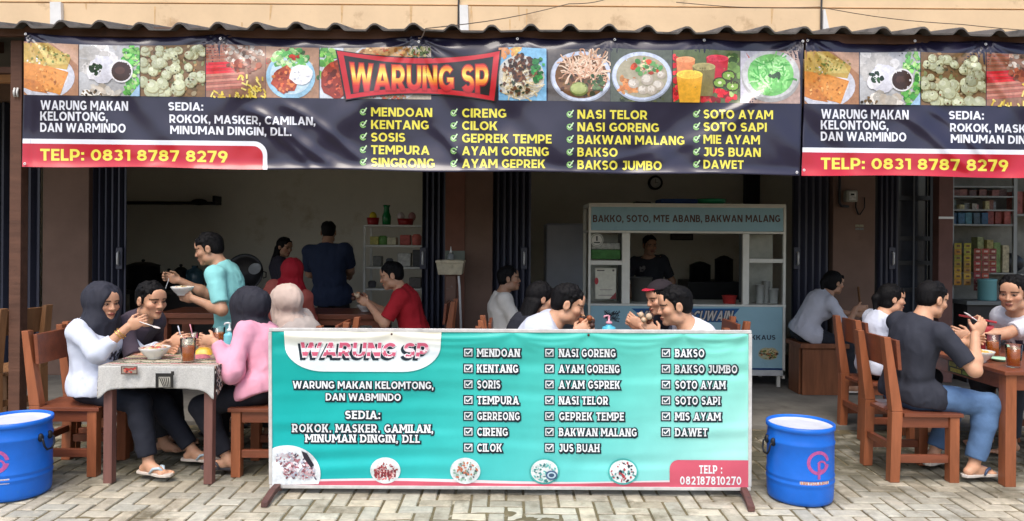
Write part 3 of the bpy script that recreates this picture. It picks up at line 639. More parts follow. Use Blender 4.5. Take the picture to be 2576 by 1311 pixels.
def banner(name, label, dx, xr, TL, BL, TR, BR, ties, Y, full, strong=None, folds=()):
    strong = strong or [1] * len(ties)
    t = T(name, label, "banner", P(TL[0], TL[1], Y), group=None)
    tx = np.array([a for a, b in ties], float); ty = np.array([b for a, b in ties], float)
    seed = dx * .013
    def relief(px, py):
        q = np.stack([px / 210.0 + seed, py / 120.0 + .25 * px / 120, 0 * px + 1.7], -1); d = (vnoise(q) - .5) * .075
        q = np.stack([(px - py * .9) / 60.0 + seed, (py + px * .35) / 260.0, 0 * px + 5.1], -1); d = d + (vnoise(q) - .5) * .024
        q = np.stack([(px + py * 1.1) / 70.0 + seed, (py - px * .3) / 300.0, 0 * px + 9.1], -1); d = d + (vnoise(q) - .5) * .018
        for (a, b), st in zip(ties, strong):
            ex, ey = px - a, py - b; r = np.hypot(ex, ey); th = np.arctan2(ex, np.abs(ey) + 5)
            d = d + st * .015 * np.cos(th * 15 + a) * np.exp(-r / 58.0) * np.clip(r / 14.0, 0, 1)
            d = d + st * .004 * np.cos(th * 31 + a * 2) * np.exp(-r / 40.0) * np.clip(r / 20.0, 0, 1)
        for x0, y0, x1, y1, wd, am in folds:
            L = math.hypot(x1 - x0, y1 - y0); ux, uy = (x1 - x0) / L, (y1 - y0) / L; s_ = (px - x0) * ux + (py - y0) * uy; n_ = (px - x0) * uy * -1 + (py - y0) * ux + 9 * np.sin(s_ / 55.0)
            d = d - am * np.exp(-(n_ / wd) ** 2) * np.clip(s_ / 40.0, 0, 1) * np.clip((L - s_) / 60.0, 0, 1)
        hem = np.clip((py - 394) / 25.0, 0, 1.1); d = d - .026 * hem ** 2
        top = np.clip((112 - py) / 30.0, 0, 1.2); d = d + .022 * top ** 2
        return d
    def mp(px, py, lay):
        sag = np.zeros_like(px)
        for (a, b), (c, e) in zip(ties, ties[1:]):
            w = np.clip((px - a) / (c - a), 0, 1); sag = sag + np.where((px >= a) & (px < c), (4 * w * (1 - w)) * min(14, (c - a) * .026), 0)
        py2 = py + sag * np.clip((140 - py) / 60.0, 0, 1) + .0113 * (px - 60) + 1.8 * np.sin(px / 77.0 + seed) * np.clip((py - 380) / 40, 0, 1)
        px2 = px
        return PA(px2, py2, Y + relief(px, py) - .0009 * lay)
    # the sheet itself
    a = Art(mp); nx = int((xr - BL[0]) / 5); ny = 68
    V = [(TL[0] + (BL[0] - TL[0]) * v + ((TR[0] - TL[0]) + ((BR[0] - BL[0]) - (TR[0] - TL[0])) * v) * u, TL[1] + (BL[1] - TL[1]) * v + ((TR[1] - TL[1]) + ((BR[1] - BL[1]) - (TR[1] - TL[1])) * v) * u) for v in np.linspace(0, 1, ny + 1) for u in np.linspace(0, 1, nx + 1)]
    Fs = [(j * (nx + 1) + i, j * (nx + 1) + i + 1, (j + 1) * (nx + 1) + i + 1, (j + 1) * (nx + 1) + i) for j in range(ny) for i in range(nx)]
    a.raw(V, Fs, NAVY, 0); sh = a.build("vinyl_sheet", m_vinyl, t)
    so = sh.modifiers.new("thickness", 'SOLIDIFY'); so.thickness = .002; so.offset = -1
    X = lambda x: x + dx
    row = ((60, 197, pic_mendoan), (199, 351, pic_cireng), (353, 516, pic_cilok), (518, 668, pic_sausage), (669, 802, pic_plate), (804, 864, pic_chicken), (865, 1084, pic_noodles), (1254, 1374, pic_mie), (1378, 1534, pic_soto), (1535, 1690, pic_bakso), (1692, 1861, pic_juice), (1862, 2012, pic_dawet))
    for x0, x1, fn in row if full else row[:5]:
        a = Art(mp); p = Pic(a, X(x0), X(x1), 104.5, 239); fn(p); a.build("food_photo", m_photo, t)
    def txt(s, x0, x1, yt, yb, col, bold=.045, tilt=0.):
        a = Art(mp); a.text(s, X(x0), X(x1), yt, yb, col, 3, bold, 5, tilt); a.build("lettering", m_vinyl, t)
    txt("WARUNG MAKAN", 102, 322, 252, 276, W_); txt("KELONTONG,", 101, 271, 280, 303, W_); txt("DAN WARMINDO", 101, 316, 308.5, 331.5, W_)
    txt("SEDIA:", 423, 511, 253, 274, W_); txt("ROKOK, MASKER, CAMILAN,", 426, 793, 284, 305, W_, .045, .006); txt("MINUMAN DINGIN, DLL.", 428, 733, 312, 333, W_, .045, .006)
    # telephone strip
    x1 = 660
    def strip(x1, y0, r, col, lay):
        a = Art(mp); e = BL[0] + (TL[0] - BL[0]) * (421 - y0) / 340 + .5
        pts = [(e, y0)] + [(X(x1) - r + r * math.sin(t_), y0 + r - r * math.cos(t_)) for t_ in np.linspace(0, math.pi / 2, 10)] + [(X(x1), 418.4), (BL[0] + .5, 418.4)]
        a.big(pts, col, lay, 6); a.build("phone_strip", m_vinyl, t)
    strip(672, 349, 34, W_, 1); strip(661, 361, 25, RED, 1.6)
    txt("TELP: 0831 8787 8279", 101, 573, 374, 402.5, YEL, .055)
    if full:
        cols = ((933, (("MENDOAN", 1087), ("KENTANG", 1078), ("SOSIS", 1019), ("TEMPURA", 1080), ("SINGRONG", 1093)), 905), (1162, (("CIRENG", 1273), ("CILOK", 1251), ("GEPREK TEMPE", 1387), ("AYAM GORENG", 1380), ("AYAM GEPREK", 1371)), 1133),
                (1452, (("NASI TELOR", 1628), ("NASI GORENG", 1657), ("BAKWAN MALANG", 1721), ("BAKSO", 1553), ("BAKSO JUMBO", 1664)), 1425), (1769, (("SOTO AYAM", 1944), ("SOTO SAPI", 1928), ("MIE AYAM", 1911), ("JUS BUAN", 1913), ("DAWET", 1870)), 1743))
        for ci, (x0, items, xc) in enumerate(cols):
            for k, (s, xe) in enumerate(items):
                y = 260.5 + 31.7 * k - (4 if ci == 3 else 0)
                txt(s, x0, xe, y, y + 22.5, YEL)
                a = Art(mp); g = C(150, 206, 120); g2 = C(206, 236, 190)
                for q in range(9):
                    t0, t1 = .5 + q * .62, .5 + (q + .85) * .62
                    a.poly([(xc + 8 + r_ * math.cos(t_), y + 12 + r_ * math.sin(t_)) for r_, t_ in ((8.4, t0), (8.4, t1), (5.2, t1), (5.2, t0))], g, 2)
                a.line([(xc + 3, y + 10), (xc + 7.5, y + 15.5), (xc + 17, y + 1)], 3.2, g2, 3); a.build("check_mark", m_vinyl, t)
        # logo panel: bow tie shaped red frame on black, gradient lettering
        def bow(x0, x1, yt, yb, bend_t, bend_b, sl):
            top = [(x0 + (x1 - x0) * u, yt + bend_t * 4 * u * (1 - u)) for u in np.linspace(0, 1, 15)]
            bot = [(x0 + sl + (x1 - x0 - sl * 1.6) * u, yb - bend_b * 4 * u * (1 - u)) for u in np.linspace(1, 0, 15)]
            return top + bot
        def logo_part(pts, col, lay, step=6):
            a = Art(mp); a.big(pts, col, lay, step); a.build("logo_panel", m_vinyl, t)
        logo_part(bow(843, 1261, 110, 244, 22, 17, 24), C(20, 16, 20), 16)
        logo_part(bow(847, 1257, 113.5, 240.5, 22, 17, 24), C(196, 26, 40), 16.8)
        logo_part(bow(864, 1241, 128, 228, 21, 17, 18), C(22, 18, 24), 17.6)
        def grad(x, y):
            u = min(1, max(0, (y - 150) / 70.0)); k = [(214, 50, 36), (240, 176, 50), (252, 236, 120), (240, 160, 44), (206, 36, 36), (186, 24, 34)]
            q = u * 5; i = min(4, int(q)); w = q - i; return C(*[a_ * (1 - w) + b_ * w for a_, b_ in zip(k[i], k[i + 1])])
        def wp(x, y):
            u = (x - 878) / 350.0; c = 4 * u * (1 - u); m = 184; return (x, y + (m - y) * .16 * c + (m - y) * -.05)
        a = Art(mp); a.text("WARUNG SP", 880, 1228, 150, 221, C(170, 22, 32), 18.4, .05, 6, 0, 2.2, 0, wp); a.build("lettering", m_vinyl, t)
        a = Art(mp); a.text("WARUNG SP", 880, 1228, 150, 220, grad, 19.2, .05, 4, 0, 0, 0, wp); a.build("lettering", m_vinyl, t)
    for k, (a_, b_) in enumerate(ties):
        q = P(a_ + 1, b_ + .0113 * (a_ - 60) + 4, Y - .012); mb = MB()
        mb.lathe([(.004, 0), (.009, .002), (.011, 0), (.009, -.003)], q, 12, M=Matrix.Rotation(math.radians(90), 3, 'X')); mb.build("eyelet", m_chrome, t, smooth=True)
    for (bx, by) in ((BL[0] + 7, BL[1] - 7), (BR[0] - 7, BR[1] - 7)):
        q = P(bx, by + .0113 * (bx - 60), Y - .045); mb = MB(); mb.lathe([(.004, 0), (.009, .002), (.011, 0), (.009, -.003)], q, 12, M=Matrix.Rotation(math.radians(90), 3, 'X')); mb.build("eyelet", m_chrome, t, smooth=True)
    return t
banner("wide_banner", "complete dark navy vinyl banner with food photos and a red logo in its middle", 0, 2020, (62, 81), (55, 419), (2021, 77), (2011, 419), ((63, 82), (553, 88), (1052, 90), (1300, 80), (1545, 79), (1770, 78), (2018, 78)), 5.585, True, (1, 1, 1.2, .3, .35, .3, 1), ((600, 262, 880, 420, 15, .026), (640, 300, 800, 424, 9, .014), (700, 250, 940, 400, 12, .016), (1890, 246, 1600, 420, 17, .010), (1700, 330, 1440, 426, 14, .013), (1960, 180, 1760, 300, 10, .014), (1085, 300, 1180, 426, 12, .012), (1560, 200, 1230, 214, 9, .006), (60, 140, 90, 420, 8, .01)))
banner("wide_banner", "navy vinyl banner above the glass showcase, cut off by the picture's edge", 1963, 3050, (2027, 74), (2015, 413), (3050, 74), (3050, 413), ((2030, 76), (2300, 74), (2478, 80), (2760, 74), (3046, 76)), 5.60, False, (1, .4, 1, .4, 1), ((2240, 250, 2480, 420, 15, .02), (2320, 240, 2520, 400, 9, .014), (2420, 120, 2560, 250, 9, .012)))
# ================================================================ the low green sign on its stand
SY = 4.45
def green_sign():
    t = T("menu_sign", "long turquoise menu sign in a grey steel frame standing on the pavers", "sign", P(1285, 1228, SY))
    t.location.z = 0
    def relief(px, py):
        d = np.zeros_like(px)
        for a, b in ((700, 985), (985, 1290), (1290, 1480), (1480, 1720), (1720, 1875)):
            w = np.clip((px - a) / (b - a), 0, 1); c = 4 * w * (1 - w); on = (px >= a) & (px < b)
            for k, am in ((12, .011), (27, .008), (46, .004)):
                ln = 838 + k * c; d = d - np.where(on, am * np.exp(-((py - ln) / (4.5 + k * .12)) ** 2) * np.clip(c * 1.6, 0, 1), 0)
        q = np.stack([px / 260.0, py / 24.0 + .3 * np.sin(px / 140.0), 0 * px + 4.4], -1); d = d + (vnoise(q) - .5) * .016
        q = np.stack([px / 46.0 + py / 90.0, py / 160.0, 0 * px + 8.4], -1); d = d + (vnoise(q) - .5) * .012
        ed = np.minimum(np.minimum(px - 684, 1882 - px), np.minimum(py - 832, 1221 - py)); return d * np.clip(ed / 5.0, 0, 1)
    def mp(px, py, lay): return PA(px, py + .005 * (px - 680), SY + relief(px, py) - .0018 * lay)
    def teal(x, y):
        u = (x - 684) / 1198.0; v = (y - 834) / 386.0
        c0 = (14, 164 + 16 * v, 156 + 26 * v); c1 = (140 + 36 * v, 228, 210 + 14 * v); u = min(1, max(0, u * 1.05 - .05 + .10 * (v - .5))); u = u * u * .35 + u * .65
        return C(*[a * (1 - u) + b * u for a, b in zip(c0, c1)])
    a = Art(mp); a.rect(684, 1882, 832.5, 1221, teal, 0, 4); sh = a.build("vinyl_sheet", m_vinyl2, t)
    def part(nm, fn):
        a = Art(mp); fn(a); a.build(nm, m_vinyl2, t)
    WH = C(232, 238, 242); DK = C(22, 40, 52); PK = C(206, 92, 112)
    # white name panel
    pts = [(714, 833), (1110, 833)] + [(1110 - 2 - 96 * (1 - math.cos(q)), 868 + 66 * math.sin(q)) for q in np.linspace(0, math.pi / 2, 12)] + [(814 - 98 * math.sin(q), 868 + 66 * math.cos(q)) for q in np.linspace(0, math.pi / 2, 12)]
    def cream(x, y): k = min(1, max(0, (y - 835) / 50.0)); return C(236 + (228 - 236) * k, 232 + (240 - 232) * k, 214 + (244 - 214) * k)
    part("name_panel", lambda a: a.big(pts, cream, 3, 4))
    def pink(x, y):
        u = (y - 862) / 38.0; return C(206, 96, 124) if u < .28 or .55 < u < .82 else (C(222, 176, 190) if u < .4 else C(238, 226, 232))
    part("lettering", lambda a: a.text("WARUNG SP", 749, 1071, 866, 903, DK, 5, 0, 0, 0, 2.2, .12))
    part("lettering", lambda a: a.text("WARUNG SP", 754, 1077, 861, 898, C(236, 232, 238), 6, 0, 0, 0, 1.6, .12))
    part("lettering", lambda a: a.text("WARUNG SP", 754, 1077, 861, 899, pink, 7, 0, 5, 0, 0, .12))
    def otxt(s, x0, x1, yt, yb, bold=.075, slab=True):
        part("lettering", lambda a: a.text(s, x0 + 1, x1 + 1, yt + 1.2, yb + 1.2, DK, 2, 0, 0, 0, 2.9, 0, None, slab))
        part("lettering", lambda a: a.text(s, x0, x1, yt, yb, WH, 4.6, 0, 0, 0, 0, 0, None, slab))
    otxt("WARUNG MAKAN KELOMTONG,", 736, 1090, 958, 977, .06, False); otxt("DAN WABMINDO", 819, 1008, 988.5, 1007, .06, False); otxt("SEDIA:", 868, 956, 1032, 1053); otxt("ROKOK. MASKER. GAMILAN,", 735, 1089, 1066, 1087); otxt("MINUMAN DINGIN, DLL", 768, 1056, 1092, 1112)
    cols = ((1166, 1200, (("MENDOAN", 1307), ("KENTANG", 1303), ("SORIS", 1258), ("TEMPURA", 1304), ("GERREONG", 1307), ("CIRENG", 1277), ("CILOK", 1262)), 874.5), (1370, 1406, (("NASI GORENG", 1548), ("AYAM GORENG", 1558), ("AYAM GSPREK", 1559), ("NASI TELOR", 1529), ("GEPREK TEMPE", 1569), ("BAKWAN MALANG", 1601), ("JUS BUAH", 1507)), 874),
            (1663, 1698, (("BAKSO", 1771), ("BAKSO JUMBO", 1854), ("SOTO AYAM", 1824), ("SOTO SAPI", 1810), ("MIS AYAM", 1812), ("DAWET", 1779)), 873))
    for bx, x0, items, y0 in cols:
        for k, (s, xe) in enumerate(items):
            y = y0 + 39.8 * k; otxt(s, x0, xe, y, y + 20.5)
            def cb(a):
                a.rect(bx - 1.5, bx + 25, y - 2.5, y + 22.5, DK, 2, 5); a.rect(bx + 1.5, bx + 22, y + .5, y + 19.5, WH, 3.4, 5); a.rect(bx + 4, bx + 19.5, y + 3, y + 17, C(40, 66, 76), 4.8, 5); a.line([(bx + 6, y + 9), (bx + 10, y + 14), (bx + 19, y + 4)], 3, WH, 6.2)
            part("check_box", cb)
    # red ribbon, phone box
    def ribbon(a):
        up = [(x, 1205 - 3.5 * math.sin((x - 800) / 130.0) ) for x in range(684, 1883, 18)]; a.big(up + [(1882, 1221), (684, 1221)], C(236, 222, 226), 1.5, 9)
        up = [(x, 1211 - 3 * math.sin((x - 770) / 120.0)) for x in range(684, 1883, 18)]; a.big(up + [(1882, 1221), (684, 1221)], PK, 2.2, 9)
    part("red_ribbon", ribbon)
    part("phone_box", lambda a: a.big([(1684, 1221)] + [(1706 - 22 * math.cos(q), 1174 - 22 * math.sin(q)) for q in np.linspace(0, math.pi / 2, 8)] + [(1882, 1152), (1882, 1221)], PK, 2.8, 9))
    part("lettering", lambda a: a.text("TELP :", 1758, 1816, 1165, 1186, WH, 3.6, slab=True)); part("lettering", lambda a: a.text("082187810270", 1710, 1864, 1193, 1214, WH, 3.6, slab=True))
    pal = (((150, 60, 66), (206, 130, 130), (230, 200, 200)), ((90, 100, 100), (206, 214, 214), (150, 190, 170), (200, 120, 90)), ((110, 190, 186), (206, 232, 228), (70, 130, 130)), ((40, 40, 50), (230, 232, 236), (170, 60, 70), (90, 150, 150)))
    for k, cx in enumerate((969, 1170, 1369, 1567)):
        def circ(a):
            cy = 1182; ring = C(220, 232, 234) if k < 2 else C(70, 176, 172)
            a.big([(cx + 38 * math.cos(q), min(1219, cy + 33 * math.sin(q))) for q in np.linspace(0, 6.283, 30)[:-1]], ring, 4, 9); a.big([(cx + 34 * math.cos(q), min(1217, cy + 29 * math.sin(q))) for q in np.linspace(0, 6.283, 30)[:-1]], C(222, 230, 230), 4.5, 9)
            lay = 5
            if k == 0:
                for q in range(7): a.poly([(cx - 28 + q * 8, cy - 2), (cx - 21 + q * 8, cy - 2), (cx - 22 + q * 8, cy + 17), (cx - 27 + q * 8, cy + 17)], C(132, 52, 62), 5 + q * .05)
            for q in range(70):
                t_, r_ = rr.uniform(0, 6.28), math.sqrt(rr.random()); lay += .03; y = cy + 2 + 25 * r_ * math.sin(t_)
                a.ell(cx + 30 * r_ * math.cos(t_), y, rr.uniform(1.5, 5), rr.uniform(1.2, 3.5), C(*rr.choice(pal[k])), lay, 7, rr.uniform(0, 3), .25)
            if k == 2: a.ell(cx + 18, cy + 10, 15, 12, C(70, 96, 130), 7.4, 18); a.ell(cx + 18, cy + 10, 11, 8, C(180, 206, 220), 7.6, 16); a.ell(cx + 18, cy + 10, 7, 5, C(60, 84, 110), 7.8, 12)
        a = Art(mp); circ(a); a.build("food_photo", mat("satin_vinyl_photo_print", rough=.45, spec=.4, attr=True, var=.22, vscale=40), t)
    def big(a):
        cx, cy, R = 722, 1192, 84
        cl = lambda x, y: (max(684.5, x), min(1220, y))
        a.big([cl(684, 1221)] + [cl(cx + R * math.cos(q), cy - 72 * math.sin(q)) for q in np.linspace(-.36, math.pi / 2 + .5, 26)], C(226, 234, 238), 4, 9)
        lay = 4.6
        for q in range(240):
            t_, r_ = rr.uniform(-.1, math.pi / 2 + .45), math.sqrt(rr.random()) * .94; x, y = cl(cx + (R - 6) * r_ * math.cos(t_), cy + 10 - 66 * r_ * math.sin(t_) ); lay += .012
            a.ell(*cl(x, min(y, 1216)), rr.uniform(2, 7), rr.uniform(1.5, 4), C(*rr.choice(((214, 206, 214), (170, 110, 120), (130, 84, 90), (236, 236, 240), (96, 90, 110), (206, 170, 176), (186, 190, 206)))), lay, 7, rr.uniform(0, 3), .25)
        a.poly([(758, 1134), (772, 1140), (790, 1170), (782, 1176), (764, 1152)], C(46, 44, 56), 7.8)
    a = Art(mp); big(a); a.build("food_photo", mat("satin_vinyl_photo_print"), t)
    # frame
    m_fr = mat("galvanised_frame", C(206, 206, 204), .5, metal=.1, var=.2, vscale=12, dirt=C(120, 84, 60), dscale=14, dthr=.66)
    def bar(x0, y0, x1, y1, nm="frame_bar"):
        p, q = P(x0, y0 + .005 * (x0 - 680), SY + .004), P(x1, y1 + .005 * (x1 - 680), SY + .004); d = (q - p).normalized(); n_ = Vector((0, 1, 0)); s_ = d.cross(n_)
        mb = MB(); h = .0105; mb.hexa([p - s_ * h - n_ * h, p + s_ * h - n_ * h, p + s_ * h + n_ * h, p - s_ * h + n_ * h], [q - s_ * h - n_ * h, q + s_ * h - n_ * h, q + s_ * h + n_ * h, q - s_ * h + n_ * h]); mb.build(nm, m_fr, t, bev=.003)
    bar(677, 829, 1889, 829); bar(679, 1223, 1887, 1223); bar(680, 834.4, 681.5, 1217.6); bar(1886, 834.4, 1884.5, 1217.6)
    for x in (985, 1480):
        mb = MB(); q = P(x, 839 + .005 * (x - 680), SY - .004); mb.lathe([(.0, -.004), (.006, -.003), (.008, 0)], q, 10, M=Matrix.Rotation(math.radians(-90), 3, 'X')); mb.build("rivet", mat("rust", C(84, 50, 40), .8), t, smooth=True)
    m_ft = mat("rusty_angle_iron", C(112, 78, 72), .7, metal=.2, var=.4, vscale=18, dirt=C(60, 50, 52), dscale=9, dthr=.5)
    for sx, xa, tip in ((-1, 700, (664, 1279, 4.21)), (1, 1868, (1890, 1283, 4.20))):
        q = P(xa, 1229 + .005 * (xa - 680), SY); tp = P(*tip); tp.z = .018
        mb = MB(); w = Vector((.020, 0, 0)); up = Vector((0, 0, .016))
        mb.box(q.x - .022, q.x + .022, SY - .015, SY + .018, .03, q.z - .008); mb.build("socket", m_ft, t, bev=.003)
        mid = (q + tp) / 2; mid.z = .045
        pts = [Vector((q.x, SY - .016, .05)), mid, tp]; mb = MB()
        for a_, b_ in zip(pts, pts[1:]): mb.hexa([a_ - w - up, a_ + w - up, a_ + w + up, a_ - w + up], [b_ - w - up, b_ + w - up, b_ + w + up, b_ - w + up])
        mb.build("foot", m_ft, t, bev=.003)
        bk = Vector((q.x - sx * .05, SY + .30, .018)); a_ = Vector((q.x, SY + .019, .05)); mb = MB(); mb.hexa([a_ - w - up, a_ + w - up, a_ + w + up, a_ - w + up], [bk - w - up, bk + w - up, bk + w + up, bk - w + up]); mb.build("foot", m_ft, t, bev=.003)
green_sign()

# ================================================================ blue drums
m_blue = mat("blue_polyethylene", C(20, 104, 208), .42, var=.12, vscale=7, bump=.06, bscale=16, spec=.5, dirt=C(70, 124, 190), dscale=9, dthr=.62)
m_lid = mat("white_lid", C(204, 208, 216), .55, var=.12, vscale=8, dirt=C(170, 164, 156), dscale=6, dthr=.6)
m_print = mat("drum_print", rough=.6, attr=True, var=.25, vscale=60)
def drum(x, y, rz, label, logo):
    t = T("blue_drum", label, "drum", (x, y, 0), group="blue plastic drums on the pavers")
    R = .193; H = .462
    prof = [(R * .90, .004), (R * .965, .012), (R * .985, .03), (R, .10), (R * 1.0, .118), (R * 1.022, .126), (R * 1.022, .134), (R, .142), (R * 1.0, .152), (R * 1.018, .16), (R * 1.018, .168), (R, .176), (R, .345), (R * 1.022, .355), (R * 1.022, .365), (R * .995, .375), (R * .985, .405), (R * .985, .425), (R * 1.0, .432), (R * 1.03, .436), (R * 1.035, .446), (R * 1.03, H), (R * .985, H + .002), (R * .965, H - .004), (R * .965, H - .02)]
    mb = MB(); mb.lathe(prof, (x, y, 0), 64, cap0=True); mb.build("drum_body", m_blue, t, smooth=True)
    mb = MB(); mb.lathe([(R * .964, H - .016), (R * .90, H - .012), (R * .88, H - .016), (R * .5, H - .013), (.001, H - .012)], (x, y, 0), 48); mb.build("lid", m_lid, t, smooth=True)
    m_h = mat("dark_wire", C(44, 46, 52), .45, metal=.6)
    hx, hy = math.cos(rz), math.sin(rz); tx_, ty_ = -hy, hx; z0 = .335
    mb = MB(); c = Vector((x + hx * (R * 1.01), y + hy * (R * 1.01), z0 + .02)); tv = Vector((tx_, ty_, 0)); o = Vector((hx, hy, 0)); up = Vector((0, 0, 1))
    mb.tube([c - tv * .035 + o * .0, c - tv * .045 + o * .02 - up * .01, c - tv * .04 + o * .028 - up * .05, c - tv * .02 + o * .028 - up * .075, c + tv * .02 + o * .028 - up * .075, c + tv * .04 + o * .028 - up * .05, c + tv * .045 + o * .02 - up * .01, c + tv * .035], .006, 8); mb.build("handle", m_h, t, smooth=True)
    for s_ in (-1, 1):
        mb = MB(); q = c + tv * (.037 * s_); mb.ell(q, (.017, .017, .026), 10, 8); mb.build("handle_lug", m_h, t, smooth=True)
    def mp(px, py, lay):
        q = PA(px, py, y - R * .9); dx = q[:, 0] - x; e = R * 1.004 + .0006 * lay
        return np.stack([q[:, 0], y - np.sqrt(np.maximum(1e-5, e * e - dx * dx)), q[:, 2]], -1)
    pk = C(178, 84, 150)
    a = Art(mp)
    def ring(cx, cy, r0, r1, t0, t1, n=26):
        for i in range(n):
            q0, q1 = t0 + (t1 - t0) * i / n, t0 + (t1 - t0) * (i + 1) / n
            a.poly([(cx + r1 * math.cos(q0), cy + r1 * math.sin(q0)), (cx + r1 * math.cos(q1), cy + r1 * math.sin(q1)), (cx + r0 * math.cos(q1), cy + r0 * math.sin(q1)), (cx + r0 * math.cos(q0), cy + r0 * math.sin(q0))], pk, 1)
    cx, cy = logo
    ring(cx, cy, 22, 30, .2, 6.15); ring(cx + 8, cy + 8, 9, 14, -2.6, 2.4, 16); a.rect(cx - 3, cx + 4, cy, cy + 44, pk, 1.5, 6); a.build("emblem", m_print, t)
    a = Art(mp)
    a.rect(cx - 46, cx + 30, cy + 44, cy + 57, C(206, 206, 214), 1, 6); a.text("ERRYSOLA.BOX", cx - 44, cx + 28, cy + 46, cy + 55.5, C(196, 120, 70), 2, .05, 8); a.build("lettering", m_print, t)
    return t
q = P(2011, 1246, 4.45)
drum(q.x, 4.45, math.radians(188), "upright blue plastic drum with a white lid right of the turquoise sign", (2056, 1163))
q = P(38, 1246, 4.42)
drum(q.x, 4.42, math.radians(-6), "blue plastic drum with a white lid cut off at the left edge", (-6, 1160))
# ================================================================ furniture
m_wood = mat("orange_teak", C(150, 88, 56), .48, var=.30, vscale=7, stretch=(3, 3, .35), bump=.12, bscale=30, coat=.15, rvar=.08, dirt=C(120, 60, 36), dscale=4, dthr=.6)
m_wood_h = mat("orange_teak_board", C(126, 70, 47), .45, var=.30, vscale=6, stretch=(.4, 3.5, 3.5), bump=.12, bscale=30, coat=.2, rvar=.08, dirt=C(104, 50, 34), dscale=4, dthr=.58)
m_pale = mat("pale_pine", C(140, 100, 66), .6, var=.25, vscale=7, stretch=(3, 3, .35), bump=.12, bscale=30)
m_purp = mat("purple_brown_wood", C(122, 84, 76), .6, var=.2, vscale=7, stretch=(3, 3, .3), bump=.12, bscale=30)
WG = "orange wooden chairs with square legs"
def make_chair(label, mv=m_wood, mh=m_wood_h):
    t = T("wooden_chair", label, "chair", (0, 0, 0), 0, WG)
    w, d, L = .21, .22, .031
    for sy in (-1, 1):
        y = sy * (w - L)
        b = MB(); b.box(d - 2 * L, d, y - L, y + L, 0, .427); b.build("leg", mv, t, bev=.003, local=True)
        b = MB(); b.hexa([(-d - .01, y - L, 0), (-d + 2 * L - .01, y - L, 0), (-d + 2 * L - .01, y + L, 0), (-d - .01, y + L, 0)], [(-d, y - L, .46), (-d + 2 * L + .008, y - L, .46), (-d + 2 * L + .008, y + L, .46), (-d, y + L, .46)])
        b.hexa([(-d, y - L, .461), (-d + 2 * L + .008, y - L, .461), (-d + 2 * L + .008, y + L, .461), (-d, y + L, .461)], [(-d - .055, y - L * .9, .945), (-d - .012, y - L * .9, .945), (-d - .012, y + L * .9, .945), (-d - .055, y + L * .9, .945)])
        b.build("back_post", mv, t, bev=.003, local=True)
        b = MB(); b.box(-d + 2 * L + .001, d - 2 * L - .001, y - .016, y + .016, .355, .426); b.build("apron", mh, t, bev=.002, local=True)
        b = MB(); b.box(-d + 2 * L + .001, d - 2 * L - .001, y - .017, y + .017, .125, .175); b.build("stretcher", mh, t, bev=.002, local=True)
    b = MB(); b.box(d - .05, d - .012, -w + 2 * L + .001, w - 2 * L - .001, .36, .425); b.build("apron", mh, t, bev=.002, local=True)
    b = MB(); b.box(-d + .01, -d + .045, -w + 2 * L + .001, w - 2 * L - .001, .20, .245); b.build("stretcher", mh, t, bev=.002, local=True)
    b = MB()
    for k in range(4):
        y0 = -w - .012 + k * (2 * w + .024) / 4; b.box(-d + (2 * L + .012 if k in (0, 3) else .012), d + .02, y0 + .002, y0 + (2 * w + .024) / 4 - .002, .428, .452)
    b.build("seat", mh, t, bev=.003, local=True)
    b = MB(); b.hexa([(-d - .022, -w + .004, .73), (-d + .002, -w + .004, .73), (-d + .002, w - .004, .73), (-d - .022, w - .004, .73)], [(-d - .040, -w + .004, .925), (-d - .014, -w + .004, .925), (-d - .014, w - .004, .925), (-d - .040, w - .004, .925)])
    for v in range(len(b.v)): b.v[v] = (b.v[v][0] + .062, b.v[v][1], b.v[v][2])
    b.build("backrest", mh, t, bev=.004, local=True)
    return t
ch0 = make_chair("orange wooden chair under the woman in the white sweater, beside the left blue drum")
ch0.location = (-2.91, 4.935, 0)
R180 = math.pi
dup(ch0, (-1.60, 4.945, 0), R180, "orange wooden chair under the woman in pink, half hidden by the turquoise sign")
dup(ch0, (2.70, 4.94, 0), 0, "orange wooden chair under the man in the black shirt and jeans")
dup(ch0, (2.98, 5.93, 0), 0, "orange wooden chair under the woman in white, behind the jeans man's chair")
dup(ch0, (-2.97, 5.46, 0), 0, "orange wooden chair under the man in the dark purple grey shirt")
dup(ch0, (-1.46, 5.52, 0), R180, "orange wooden chair under the woman in the beige headscarf")
dup(ch0, (-.80, 7.0, .03), R180, "orange wooden chair under the man in the red shirt")
dup(ch0, (.02, 4.98, 0), 0, "wooden chair under the man in the pale blue grey shirt, behind the sign")
dup(ch0, (.02, 5.72, 0), 0, "wooden chair under the long haired woman in dark clothes")
dup(ch0, (1.27, 4.98, 0), R180, "wooden chair under the man in bright white, behind the sign's right end")
dup(ch0, (1.56, 5.78, 0), R180, "wooden chair under the man with the red cap")
dup(ch0, (4.15, 5.55, 0), R180, "wooden chair under the man with the printed white shirt at the right edge")
pc = make_chair("pale pine chair behind the left blue drum, at the left edge", m_pale, m_pale)
pc["group"] = "pale pine chairs"; pc.location = (-4.16, 5.95, 0); pc.rotation_euler = (0, 0, math.radians(160)); pc.scale = (1.05, 1.05, 1.05)

